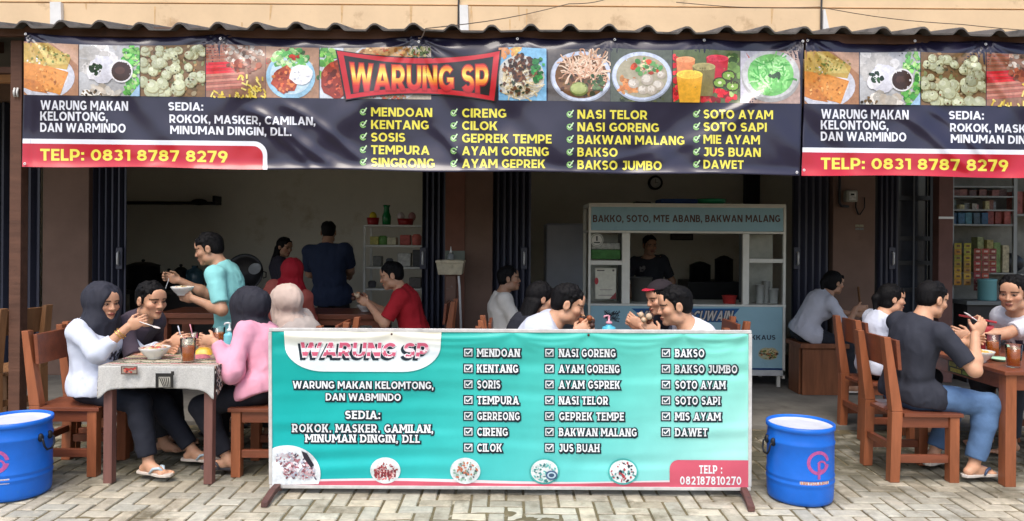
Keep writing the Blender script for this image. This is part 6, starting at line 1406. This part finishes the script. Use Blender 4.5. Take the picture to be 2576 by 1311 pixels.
    for sg in (1, -1): ell((.077 * sg, -.010, -.004), (.010, .021, .031), .006); v.sub(ellip(hd(.087 * sg, -.006, -.003), (.006 * sh, .012 * sh, .018 * sh), HR), .004)
    for i, (Sh, E, W, d, u, curl) in enumerate(arms):
        v.add(rcone(Sh, E, .049 * s * w, .039 * s * w), .03); v.add(rcone(E, W, .040 * s * w, .027 * s), .025)
        m_ = E + (W - E) * .3; v.add(ellip(m_, (.043 * s * w,) * 3), .03)
        d = nrm(d); u = nrm(u - d * (u @ d)); n = np.cross(u, d) if i == 0 else np.cross(d, u)
        HM = np.stack([u, n, d], 1); v.add(ellip(W + d * .048 * s, (.041 * s, .018 * s, .052 * s), HM), .012)
        for q, (of, Lf) in enumerate(((.029, .92), (.010, 1.0), (-.009, .95), (-.027, .76))):
            p = W + d * .086 * s + u * of * s; a = 0; r0 = .0088
            for Ls, da, r1 in ((.040, .45, .0082), (.027, .95, .0075), (.021, .8, .0066)):
                a += da * curl * (1.25 + .12 * q) ; e = d * math.cos(a) + n * math.sin(a) + u * of * .9 * (1 - curl); p2 = p + nrm(e) * Ls * Lf * s; v.add(rcone(p, p2, r0 * s, r1 * s), .004); p = p2; r0 = r1
        p = W + d * .025 * s + u * .030 * s; e = nrm(u * .75 + d * .75 + n * (.25 + .7 * curl)); p2 = p + e * .042 * s; v.add(rcone(p, p2, .0125 * s, .0098 * s), .008); e = nrm(u * .15 + d * .9 + n * (.3 + .8 * curl)); v.add(rcone(p2, p2 + e * .034 * s, .0098 * s, .0076 * s), .004)
    for i, (J, K, A) in enumerate(lg):
        v.add(rcone(J, K, .082 * s, .054 * s), .03); v.add(rcone(K, A, .052 * s, .034 * s), .02); v.add(ellip(K + (A - K) * .28 - fd[i] * .012, (.05 * s,) * 3), .04)
        f = fd[i]; r = vec(f[1], -f[0], 0); z0 = A[2] - .062 * s; FR = np.stack([r, f, Up], 1); g = lambda x, y, z: vec(*(A[:2] + r[:2] * x * s + f[:2] * y * s), z0 + z * s)
        v.add(ellip(g(0, -.038, .028), (.031 * s, .034 * s, .030 * s), FR), .025); v.add(rcone(g(0, .0, .052), g(0, .10, .026), .034 * s, .020 * s), .02); v.add(rcone(g(0, .03, .022), g(0, .13, .015), .032 * s, .016 * s), .02)
        sg = 1 if i == 0 else -1
        v.add(ellip(g(0, .125, .014), (.044 * s, .030 * s, .014 * s), FR), .012)
        for q in range(5):
            xx = (-.033 + q * .0165) * sg; v.add(rcone(g(xx, .14, .013), g(xx * 1.05, .175 - .010 * q, .010), .0095 * s if q else .012 * s, .008 * s if q else .0105 * s), .003)
    V, Fc = v.mesh()
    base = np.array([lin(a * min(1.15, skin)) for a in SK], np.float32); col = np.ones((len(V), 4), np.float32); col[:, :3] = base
    q = (V - Cc) / sh; X, Y, Z = q @ hr, q @ hf, q @ hu
    nz = vnoise(V * 38)[:, None]; col[:, :3] *= .93 + .14 * nz
    inh = (np.abs(X) < .1) & (np.abs(Y) < .13) & (np.abs(Z) < .13)
    def paint(m, c, k=1.0): col[m, :3] = col[m, :3] * (1 - k) + np.array([lin(a) for a in c], np.float32) * k
    paint(inh & (((np.abs(X) - .040) / .026) ** 2 + ((Z + .028) / .022) ** 2 < 1) & (Y > .04), (176, 100, 76), .25)
    paint(inh & (Y > .074) & ((X / .023) ** 2 + ((Z + .063) / .0115) ** 2 < 1), (140, 72, 66) if sex == 'm' else (158, 66, 66), .75)
    paint(inh & (Y > .07) & (np.abs(Z + .0632) < .0022) & (np.abs(X) < .021), (70, 34, 32), .8)
    e = inh & (Y > .06)
    paint(e & (((np.abs(X) - .031) / .0165) ** 2 + ((Z - .003) / .0085) ** 2 < 1), (80, 56, 46), .7)
    paint(e & (((np.abs(X) - .031) / .0115) ** 2 + ((Z - .0016) / .0034) ** 2 < 1), (176, 160, 150), .6)
    paint(e & (((np.abs(X) - .031) / .0062) ** 2 + ((Z - .002) / .0055) ** 2 < 1), (18, 14, 14), 1)
    paint(inh & (Y > .04) & (np.abs(Z - (.0215 - 3.2 * (np.abs(X) - .032) ** 2)) < .0045) & (np.abs(np.abs(X) - .033) < .021), (34, 26, 24), .85)
    paint(inh & (np.abs(X) < .018) & (Y > .09) & (np.abs(Z + .036) < .003), (90, 54, 44), .5)
    if hair not in (None,) and sex == 'm': paint(inh & (Y > .05) & (np.abs(X) < .026) & (np.abs(Z + .050) < .0045), (96, 70, 58), .35)
    t = T("person", label, "person", (float(H[0]), float(H[1]), floor), group=None); off = np.array([H[0], H[1], floor], np.float32)
    o = link("body", np_mesh("body", V - off, Fc, col), m_skin, t)
    # ---------------- clothes
    def garment(nm, V_, m, fold=.004, fs=(9, 9, 4.5), colf=None, wst=0.0):
        P_, Fq = V_.mesh()
        n1 = vnoise(P_ * np.array(fs) + NP[0] * 3.3) - .5; n2 = vnoise(P_ * np.array(fs) * 2.7 + 9 + NP[0]) - .5; n3 = np.abs(vnoise(P_ * np.array(fs) * 1.6 + 4 + NP[0]) - .5)
        me = np_mesh(nm, P_ - off, Fq, colf(P_) if colf else None); nr = np.empty(len(P_) * 3, np.float32); me.vertices.foreach_get("normal", nr)
        n4 = np.abs(vnoise((P_ + .05 * np.stack([n1, n2, n1], -1)) * np.array(fs) * np.array((1.9, 1.9, 3.2)) + 17) - .5)
        P2 = P_ + nr.reshape(-1, 3) * ((n1 * 2 + n2 + (.22 - n3) * 2.2 + (.20 - n4) * 1.6) * fold * (1 + 1.1 * np.exp(-((((P_ - H) @ up) / TL - .16) / .17) ** 2) * wst))[:, None]; me.vertices.foreach_set("co", (P2 - off).astype(np.float32).ravel()); me.update()
        return link(nm, me, m, t)
    kind, tc = top[0], top[1]; tm = top[2] if len(top) > 2 else "cloth_%d_%d_%d" % tuple(tc)
    lo2, hi2 = lo, hi; gv = Vol(lo2, hi2, max(hv, .007)); oo = loose
    torso(gv, oo)
    hem_t = -.10 if seated else -.22
    gv.add(ellip(tp(0, -.005, .03), (.170 * s * w + oo, .124 * s + oo, .118 * s + oo), TR), .03)
    if not seated: gv.add(ellip(tp(0, 0, -.10), (.170 * s * w + oo, .118 * s + oo, .16 * s), TR), .04)
    for i, (Sh, E, W, d, u, curl) in enumerate(arms):
        dE = E - Sh
        if kind == 'tee': gv.add(rcone(Sh, Sh + dE * .80, .064 * s * w, .061 * s * w, True), .028)
        else:
            gv.add(rcone(Sh, E, .070 * s * w, .064 * s), .03); fr = top[3] if len(top) > 3 else .9; f_ = fr[i] if isinstance(fr, tuple) else fr; gv.add(rcone(E, E + (W - E) * f_, .066 * s, .047 * s, True), .025)
    for J, K, A in lg:
        if seated: gv.add(rcone(J, J + (K - J) * .14, .098 * s + oo, .096 * s + oo), .03)
    gv.sub(halfsp(tp(0, 0, hem_t), up, lo - 1, hi + 1), .004)
    ncut = nrm(up * .9 + Ft * .42); cz = N + up * .012 * s
    gv.sub((lambda X, Y, Z: np.maximum(-((X - cz[0]) * ncut[0] + (Y - cz[1]) * ncut[1] + (Z - cz[2]) * ncut[2]), np.sqrt((X - N[0]) ** 2 + (Y - N[1]) ** 2 + (Z - N[2]) ** 2) - .16), N - .17, N + .17), .006)
    pf = None
    if prints: pf = lambda P_: prints(P_, H, Rt_, Ft, up, TL, tc)
    garment("shirt" if kind == 'tee' else "sweater", gv, mat("printed_" + tm, rough=.85, attr=True, var=.08, vscale=9, bump=.25, bscale=26) if prints else cloth_mat(tm, tc), .0066, colf=pf, wst=1.0)
    lv = Vol(lo, hi, max(hv, .008))
    lv.add(ellip(tp(0, -.005, .02), (.168 * s * w, .120 * s, .118 * s), TR), .03)
    for i, (J, K, A) in enumerate(lg):
        e2 = K + (A - K) * (.30 if shorts else .88); lv.add(rcone(J, K, .096 * s, .076 * s), .03); lv.add(rcone(K, e2, .076 * s, .060 * s, True), .03); lv.add(ellip(K + (A - K) * .28 - fd[i] * .014, (.062 * s,) * 3), .04)
    garment("trousers", lv, cloth_mat("cloth_%d_%d_%d" % tuple(legs), legs, var=.25 if legs[2] > 90 else .1), .004, (8, 8, 8))
    # ---------------- hair or headscarf
    hb = .20 * s
    if hijab:
        gl, gh = Cc - .34, Cc + .20; gl = np.minimum(gl, N - .30); gh = np.maximum(gh, N + .30); hvv = Vol(gl, gh, max(hv, .006)); he = lambda c, r, k=.03: hvv.add(ellip(hd(*c), tuple(x * sh * 1.05 for x in r), HR), k)
        he((0, -.040, .020), (.102, .138, .114), 0); he((0, -.006, -.065), (.084, .090, .075), .04); hvv.add(rcone(hd(0, .01, -.10), N + Ft * .02 + up * .02, .076 * sh, .088 * s), .05)
        hvv.add(ellip(N - up * .02 + Ft * .005, (.165 * s * w, .118 * s, .085 * s), TR), .07); hvv.add(ellip(N + Ft * .045 - up * .07, (.115 * s, .085 * s, .10 * s), TR), .06); hvv.add(ellip(N - Ft * .05 - up * .09, (.125 * s, .075 * s, .12 * s), TR), .06)
        hvv.sub(ellip(hd(0, .132, -.014), (.058 * sh, .115 * sh, .088 * sh), HR), .014)
        garment("headscarf", hvv, cloth_mat("scarf_%d_%d_%d" % tuple(hijab), hijab, .8, 0), .0075, (15, 15, 4))
    elif hair:
        gl, gh = Cc - .20, Cc + .20
        if hair == 'long': gl = np.minimum(gl, N - .32)
        hvv = Vol(gl, gh, max(hv * .8, .0045)); he = lambda c, r, k=.012: hvv.add(ellip(hd(*c), tuple(x * sh for x in r), HR), k)
        he((0, -.020, .044), (.0790, .0965, .0820), 0); he((0, -.052, -.004), (.070, .056, .062), .02)
        if hair in ('long', 'tied'): he((0, -.026, .03), (.084, .102, .092)); he((0, -.045, -.04), (.078, .062, .06))
        for _ in range(150 if hair == 'short' else 60):                                # tufts over the crown and fringe
            a, b_ = rs.uniform(-2.2, 2.2) if hair == 'short' else rs.uniform(-3, 3), rs.uniform(.15, 1.35); dv = vec(math.sin(a) * math.cos(b_), math.cos(a) * math.cos(b_), math.sin(b_))
            c0 = (dv[0] * .074, -.020 + dv[1] * .090, .044 + dv[2] * .077); tgt = (c0[0] * 1.04 + rs.uniform(-.008, .008), c0[1] + .006 + rs.uniform(0, .012), c0[2] * 1.0 + rs.uniform(-.002, .014) - (.012 if dv[1] > .5 else 0))
            hvv.add(rcone(hd(*c0), hd(*tgt), .0085 * sh, .003 * sh), .012)
        cut = lambda c, r, k=.006: hvv.sub(ellip(hd(*c), tuple(x * sh for x in r), HR), k)
        cut((0, .128, -.030), (.078, .080, .088)); cut((0, .06, -.10), (.12, .085, .07))
        for sg in (1, -1): cut((.085 * sg, .004, -.022), (.024, .030, .036), .004)
        for _ in range(22):
            a = rs.uniform(-.055, .055); hvv.add(rcone(hd(a, .062, .082 + rs.uniform(-.006, .01)), hd(a * 1.05 + rs.uniform(-.008, .008), .084 - abs(a) * .3, .048 + rs.uniform(-.006, .012)), .0065 * sh, .003 * sh), .009)
        if hair == 'short':
            for sg in (1, -1): hvv.add(rcone(hd(.071 * sg, .012, .03), hd(.071 * sg, .014, -.012), .010 * sh, .005 * sh), .006)
        if hair == 'long':
            for k in range(14):
                a = -1.25 + 2.5 * k / 13; x0, y0 = .074 * math.sin(a), -.02 - .080 * math.cos(a); q1 = hd(x0, y0, -.03); q2 = N + Rt_ * x0 * 1.3 - Ft * (.075 * math.cos(a) + .01) - up * .02; q3 = q2 - up * rs.uniform(.14, .24) - Ft * .02
                hvv.add(rcone(q1, q2, .030 * s, .028 * s), .012); hvv.add(rcone(q2, q3, .028 * s, .012), .012)
        if hair == 'tied': he((0, -.125, .0), (.036, .036, .036), .02); hvv.add(rcone(hd(0, -.135, -.02), hd(.01, -.13, -.14), .026 * s, .010 * s), .02)
        P_, Fq = hvv.mesh(); st = vnoise((P_ - Cc) @ HR * np.array([120, 120, 22]) + 5) - .5; me = np_mesh("hair", P_ - off, Fq); nr = np.empty(len(P_) * 3, np.float32); me.vertices.foreach_get("normal", nr); me.vertices.foreach_set("co", (P_ + nr.reshape(-1, 3) * (st * .0028)[:, None] - off).astype(np.float32).ravel()); me.update(); link("hair", me, m_hair, t)
    if cap:
        cv = Vol(Cc - .2, Cc + .2, .006); cv.add(ellip(hd(0, -.012, .058), (.086 * sh, .104 * sh, .078 * sh), HR), 0)
        cv.sub(halfsp(hd(0, 0, .072), hu, Cc - 1, Cc + 1), .004); garment("cap", cv, cloth_mat("cap_dark", (34, 26, 32)), .001); bv = Vol(Cc - .25, Cc + .25, .005); bv.add(ellip(hd(0, .075, .082), (.060 * sh, .056 * sh, .007 * sh), HR), 0); garment("cap_brim", bv, cloth_mat("cap_%d" % cap[0], cap), 0)
    # ---------------- sandals
    if sandal:
        for i, (J, K, A) in enumerate(lg):
            f = fd[i]; r = vec(f[1], -f[0], 0); z0 = float(A[2]) - .062 * s - .006; g = lambda x, y, z: Vector((float(A[0] + (r[0] * x + f[0] * y) * s), float(A[1] + (r[1] * x + f[1] * y) * s), z0 + z))
            mb = MB(); out = [(.030, -.078), (.036, -.03), (.032, .03), (.046, .10), (.048, .14), (.036, .178), (.012, .196), (-.018, .192), (-.040, .17), (-.048, .13), (-.044, .09), (-.032, .03), (-.036, -.03), (-.028, -.078), (0, -.092)]
            n = len(out); vs = [g(x, y, .0) for x, y in out] + [g(x, y, .018) for x, y in out]; mb.add(vs, [tuple(range(n - 1, -1, -1)), tuple(range(n, 2 * n))] + [(k, (k + 1) % n, n + (k + 1) % n, n + k) for k in range(n)])
            so = mb.build("sandal", mat("sole_%d" % sandal[0][0], C(*sandal[0]), .6), t, bev=.004)
            mb = MB()
            for sg in (1, -1): mb.tube([g(.004, .135, .024), g(.020 * sg, .105, .050), g(.036 * sg, .07, .046), g(.043 * sg, .045, .016)], [.006, .010, .009, .006], 8)
            mb.build("strap", mat("strap_%d" % sandal[1][0], C(*sandal[1]), .45), so, smooth=True)
    return t, dict(arms=arms, off=off, s=s, hd=hd)

def scribble(c, x0, x1, t0, t1, freq=34, thr=.56, side=1):
    """a printed motif on the chest"""
    def f(P_, H, R, Ft, up, TL, tc):
        q = P_ - H; x, y, t = q @ R, q @ Ft, (q @ up) / TL; col = np.ones((len(P_), 4), np.float32); col[:, :3] = [lin(a) for a in tc]
        n = vnoise(np.stack([x * freq * 1.4, y * 0, t * freq * .5], -1) + 3); m = (y * side > .02) & (x > x0) & (x < x1) & (t > t0) & (t < t1) & (n > thr); col[m, :3] = [lin(a) for a in c]; return col
    return f
U = (0, 0, 1)
WHT = (206, 214, 230)
# --- left table
pA, dA = person("woman in a white sweater and black headscarf lifting a spoon, at the left table's front", (-2.80, 4.93, .545), P(262, 762, 4.93), -12, -30, -4, 'f', hijab=(40, 42, 54), top=('long', (204, 212, 228), 'white_sweater', (.52, .92)),
       hands=((P(322, 822, 4.74), (.8, .05, .35), (.2, 0, 1), .85), (P(398, 872, 5.05), (.9, .2, -.2), (0, 0, 1), .5)), poles=((-.45, -.5, -1), None), feet=((-2.335, 4.70, .10), (-2.17, 4.98, .10)), knees=((1, -.1, .9), (1, .1, .9)), legs=(26, 30, 42),
       sandal=((206, 196, 184), (176, 196, 206)), hs=1.08, loose=.030, build=1.06, prints=scribble((64, 66, 78), -.13, .02, .34, .58, 46, .55), hv=.005, size=1.0)
pB, dB = person("man in a dark purple grey printed shirt, just behind the woman in white", (-2.98, 5.36, .545), P(380, 756, 5.22), -10, -28, -6, 'm', top=('tee', (74, 64, 76), 'purple_grey_tee'), hs=1.10, hands=((P(428, 862, 5.08), (.9, -.1, .25), (0, .2, 1), .7), (P(420, 872, 5.42), (.9, 0, 0), U, .5)),
       feet=((-2.50, 5.25, .085), (-2.50, 5.46, .085)), legs=(40, 42, 50), prints=scribble((176, 126, 62), -.10, .12, .25, .62, 26, .52), hv=.005)
pC, dC = person("woman in a pink sweater and black headscarf seen from behind at the left table", (-1.655, 4.93, .545), P(620, 775, 5.05), 168, 152, -8, 'f', hijab=(34, 35, 46), top=('long', (226, 160, 182), 'pink_sweater', .93), hands=((P(545, 868, 5.2), (-.9, .1, .1), U, .6), (P(541, 860, 4.80), (-.95, .1, .15), U, .6)),
       feet=((-2.02, 5.05, .10), (-1.86, 4.80, .10)), legs=(24, 26, 36), hv=.005, hs=1.12, loose=.028, poles=(None, (.4, -.5, -1)), slouch=.045, sandal=((60, 56, 60), (70, 70, 78)))
person("woman in a beige headscarf and grey beige blouse, back turned, behind the woman in pink", (-1.44, 5.50, .545), P(714, 764, 5.42), 160, 140, -8, 'f', hijab=(196, 176, 164), top=('long', (176, 166, 160), 'grey_beige_blouse'), hs=1.08, loose=.026, hands=((P(605, 865, 5.45), (-.9, .1, .1), U, .5), (P(615, 865, 5.25), (-.9, .1, .1), U, .5)), legs=(44, 42, 46), hv=.006, slouch=.05)
# --- standing and background
pE, dE = person("man in a teal t-shirt standing with a bowl and a raised spoon", (-2.23, 5.86, .78), P(526, 627, 5.82), 182, 188, -14, 'm', False, top=('tee', (132, 200, 200), 'teal_tee'), hs=1.02, lk=.86, hands=((P(452, 706, 6.0), (-.8, 0, .25), (0, 0, 1), .8), (P(487, 752, 5.62), (-.9, .2, .12), (0, -.2, 1), .35)),
       poles=(None, (.5, -.35, -1)), legs=(44, 46, 56), feet=((-2.23, 5.98, .085), (-2.25, 5.74, .085)), skin=.88, size=1.03, sandal=((40, 40, 44), (44, 46, 50)))
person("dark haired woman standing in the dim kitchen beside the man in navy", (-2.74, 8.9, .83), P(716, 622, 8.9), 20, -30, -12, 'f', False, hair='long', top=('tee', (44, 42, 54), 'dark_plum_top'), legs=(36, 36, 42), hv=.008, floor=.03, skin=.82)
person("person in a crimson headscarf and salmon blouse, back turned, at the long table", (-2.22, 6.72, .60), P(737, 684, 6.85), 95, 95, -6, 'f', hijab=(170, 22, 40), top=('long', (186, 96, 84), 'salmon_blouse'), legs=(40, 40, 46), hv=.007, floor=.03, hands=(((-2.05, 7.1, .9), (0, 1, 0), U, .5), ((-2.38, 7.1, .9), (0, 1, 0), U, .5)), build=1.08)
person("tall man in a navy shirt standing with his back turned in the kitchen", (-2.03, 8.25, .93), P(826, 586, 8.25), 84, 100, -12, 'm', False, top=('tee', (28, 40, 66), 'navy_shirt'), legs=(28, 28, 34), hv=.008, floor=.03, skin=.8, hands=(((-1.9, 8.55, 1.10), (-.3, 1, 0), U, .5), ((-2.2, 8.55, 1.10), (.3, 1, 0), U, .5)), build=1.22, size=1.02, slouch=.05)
pI, dI = person("man in a red t-shirt eating from a bowl, seated at the long table", (-.93, 6.98, .62), P(985, 694, 6.95), 180, 186, -14, 'm', top=('tee', (178, 30, 42), 'red_tee'), legs=(60, 62, 72), hands=((P(922, 758, 7.1), (-.8, -.1, .5), U, .8), (P(926, 765, 6.82), (-.8, .1, .4), U, .8)), hv=.006, floor=.03, poles=((.3, .3, -1), (.3, -.3, -1)), build=1.05, hs=1.08)
# --- middle table
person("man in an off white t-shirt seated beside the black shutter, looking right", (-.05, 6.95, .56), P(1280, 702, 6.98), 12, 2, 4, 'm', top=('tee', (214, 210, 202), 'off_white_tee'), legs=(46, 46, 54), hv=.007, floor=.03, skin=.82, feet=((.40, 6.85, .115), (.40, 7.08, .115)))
person("long haired woman in dark clothes between the off white and pale blue shirts", (.00, 5.72, .545), P(1362, 752, 5.66), 8, 14, -10, 'f', hair='long', top=('tee', (34, 36, 46), 'charcoal_blouse'), legs=(30, 30, 36), hv=.007, skin=.95, hs=1.1, hands=((P(1430, 860, 5.5), (1, 0, 0), U, .5), (P(1440, 858, 5.8), (1, 0, 0), U, .5)))
pL, dL = person("man in a pale blue grey t-shirt bending over his food, above the sign", (.02, 4.98, .55), P(1428, 766, 4.86), 4, -2, -17, 'm', top=('tee', (196, 202, 216), 'pale_blue_tee'), legs=(40, 44, 54), hv=.005, slouch=.07, size=1.04, hs=1.05, hands=((P(1446, 842, 4.72), (.75, .1, .6), (-.2, .3, 1), .8), (P(1452, 846, 4.98), (.75, -.1, .6), (-.2, -.3, 1), .8)))
person("man in a dark top and red brimmed dark cap behind the bright white shirt", (1.47, 5.78, .57), P(1660, 750, 5.66), 188, 200, -12, 'm', top=('tee', (32, 36, 50), 'midnight_top'), legs=(40, 40, 46), hv=.006, hs=1.08, hands=((P(1608, 824, 5.7), (-.8, 0, .5), U, .8), (P(1612, 820, 5.5), (-.8, .1, .6), U, .8)), cap=(176, 30, 56), slouch=.06)
pN, dN = person("man in a bright white t-shirt raising food to his mouth, at the sign's right half", (1.30, 4.98, .55), P(1697, 770, 4.86), 177, 180, -9, 'm', top=('tee', (224, 228, 238), 'bright_white_tee'), legs=(44, 46, 56), hv=.005, slouch=.07, size=1.04, hs=1.05, hands=((P(1650, 846, 5.0), (-.6, -.1, .75), (.3, 0, 1), .85), (P(1652, 848, 4.72), (-.6, .1, .8), (.3, 0, 1), .85)), poles=((.2, .3, -1), (.2, -.3, -1)))
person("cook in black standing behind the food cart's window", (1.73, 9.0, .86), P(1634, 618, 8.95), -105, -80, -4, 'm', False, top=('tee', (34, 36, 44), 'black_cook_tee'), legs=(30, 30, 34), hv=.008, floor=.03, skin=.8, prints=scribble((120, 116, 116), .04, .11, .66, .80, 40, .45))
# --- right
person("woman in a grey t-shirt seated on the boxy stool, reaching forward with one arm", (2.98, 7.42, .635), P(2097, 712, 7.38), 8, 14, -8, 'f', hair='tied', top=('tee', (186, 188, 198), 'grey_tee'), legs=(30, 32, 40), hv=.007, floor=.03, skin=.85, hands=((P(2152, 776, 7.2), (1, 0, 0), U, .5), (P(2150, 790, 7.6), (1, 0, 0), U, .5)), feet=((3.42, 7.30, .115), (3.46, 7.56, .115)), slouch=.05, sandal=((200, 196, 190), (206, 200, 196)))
person("woman in a white t-shirt with tied hair behind the man in black", (2.98, 5.93, .545), P(2243, 752, 5.9), 6, -6, -4, 'f', hair='tied', top=('tee', (206, 212, 228), 'white_tee'), legs=(34, 36, 46), hv=.006, hands=((P(2385, 850, 5.75), (1, 0, 0), U, .5), (P(2380, 850, 6.05), (1, 0, 0), U, .5)), sandal=((70, 66, 70), (70, 66, 70)))
pR, dR = person("man in a black t-shirt and blue jeans eating at the right table, arm raised", (2.70, 4.94, .545), P(2343, 755, 4.92), 20, 14, -12, 'm', top=('tee', (44, 47, 58), 'black_tee'), legs=(82, 112, 150), hv=.005, hands=((P(2452, 842, 4.74), (.55, .05, .8), (-.5, 0, 1), .8), (P(2436, 868, 5.15), (.9, 0, .2), U, .6)), poles=((-.25, -.5, -1), None), feet=((3.03, 4.76, .105), (2.92, 5.02, .105)), knees=((1, -.1, .9), (1, .1, .9)), sandal=((196, 190, 182), (60, 76, 104)), slouch=.05, build=1.02)
person("man in a white printed t-shirt facing left at the right edge", (4.07, 5.60, .55), P(2548, 738, 5.52), 196, 218, -6, 'm', top=('tee', (206, 208, 216), 'printed_white_tee'), legs=(44, 46, 56), hv=.005, hands=((P(2462, 858, 5.75), (-.9, -.1, .2), U, .6), (P(2440, 850, 5.4), (-.9, .1, .35), U, .7)), poles=(None, (.2, -.5, -1)), prints=scribble((60, 60, 84), -.12, .12, .38, .66, 36, .5), skin=.95, hs=1.08, size=1.04)

# --- things held
def spoon(W, d, label, L=.15, up=0.0):
    a = Vector(W); d = Vector(d).normalized(); t = T("spoon", label, "spoon", a)
    mb = MB(); mb.tube([a, a + d * L * .5, a + d * L], [.003, .0028, .0035], 8); mb.build("handle", m_chrome, t, smooth=True)
    mb = MB(); M_ = d.to_track_quat('Y', 'Z').to_matrix(); mb.ell(a + d * (L + .022), (.016, .028, .006), 12, 8, None, M_); mb.build("spoon_bowl", mat("white_spoon", C(216, 206, 204), .3), t, smooth=True)
    return t
def hand_mid(d_, i): Sh, E, W, d, u, c = d_['arms'][i]; return Vector(W + d * .085)
spoon(hand_mid(dA, 0) + Vector((0, -.01, .0)), (.95, -.1, -.28), "pale spoon in the raised hand of the woman in the white sweater", .10)
spoon(hand_mid(dE, 0) + Vector((0, -.01, 0)), (-.25, -.15, -.95), "spoon hanging from the raised hand of the man in teal", .12)
spoon(hand_mid(dR, 0), (-.5, .1, .35), "spoon in the raised hand of the man in the black shirt", .08)
def bangles():
    Sh, E, W, d, u, c = dA['arms'][0]; ax = nrm(W - E)
    for k, fr in enumerate((.70, .78)):
        p = E + (W - E) * fr; mb = MB(); q = Vector(ax).orthogonal().normalized(); r_ = Vector(ax).cross(q)
        mb.tube([Vector(p) + (q * math.cos(a) + r_ * math.sin(a)) * .037 for a in np.linspace(0, 2 * math.pi, 25)], .0035, 6); tag(mb.build("bangle", mat("gold", C(226, 186, 110), .25, metal=.9), smooth=True), ("gold bangle nearer the elbow on the raised wrist of the woman in white", "gold bangle nearer the hand on the raised wrist of the woman in white")[k], "bangle")
bangles()
def held_bowl(d_, i, r, label, dz=.03, seed=5):
    Sh, E, W, d, u, c = d_['arms'][i]; p = Vector(W + d * .10) + Vector((0, 0, dz)); bowl_thing(p, r, label, ((206, 190, 150), (180, 140, 90), (226, 220, 200)), "white bowls of food", seed)
held_bowl(dE, 1, .085, "white bowl held by the standing man in teal", .012, 6)
def morsel(d_, i, label, seed, n=14):
    Sh, E, W, d, u, c = d_['arms'][i]; p = Vector(W + d * .115 + u * .02); rb = random.Random(seed); mb = MB()
    for k in range(n): mb.ell(p + Vector((rb.uniform(-.04, .03), rb.uniform(-.04, .04), rb.uniform(-.03, .03))), (rb.uniform(.012, .024),) * 3, 8, 6, C(*rb.choice(((150, 84, 50), (110, 60, 40), (196, 150, 110), (70, 44, 34), (206, 180, 150)))))
    tag(mb.build("fried_snack", m_food, smooth=True), label, "food")
morsel(dL, 0, "brown fried snack in the hands of the man in pale blue grey", 1); morsel(dN, 1, "brown fried snack in the raised hand of the man in bright white", 2); morsel(dI, 1, "brown snack in the hands of the man in red", 3)
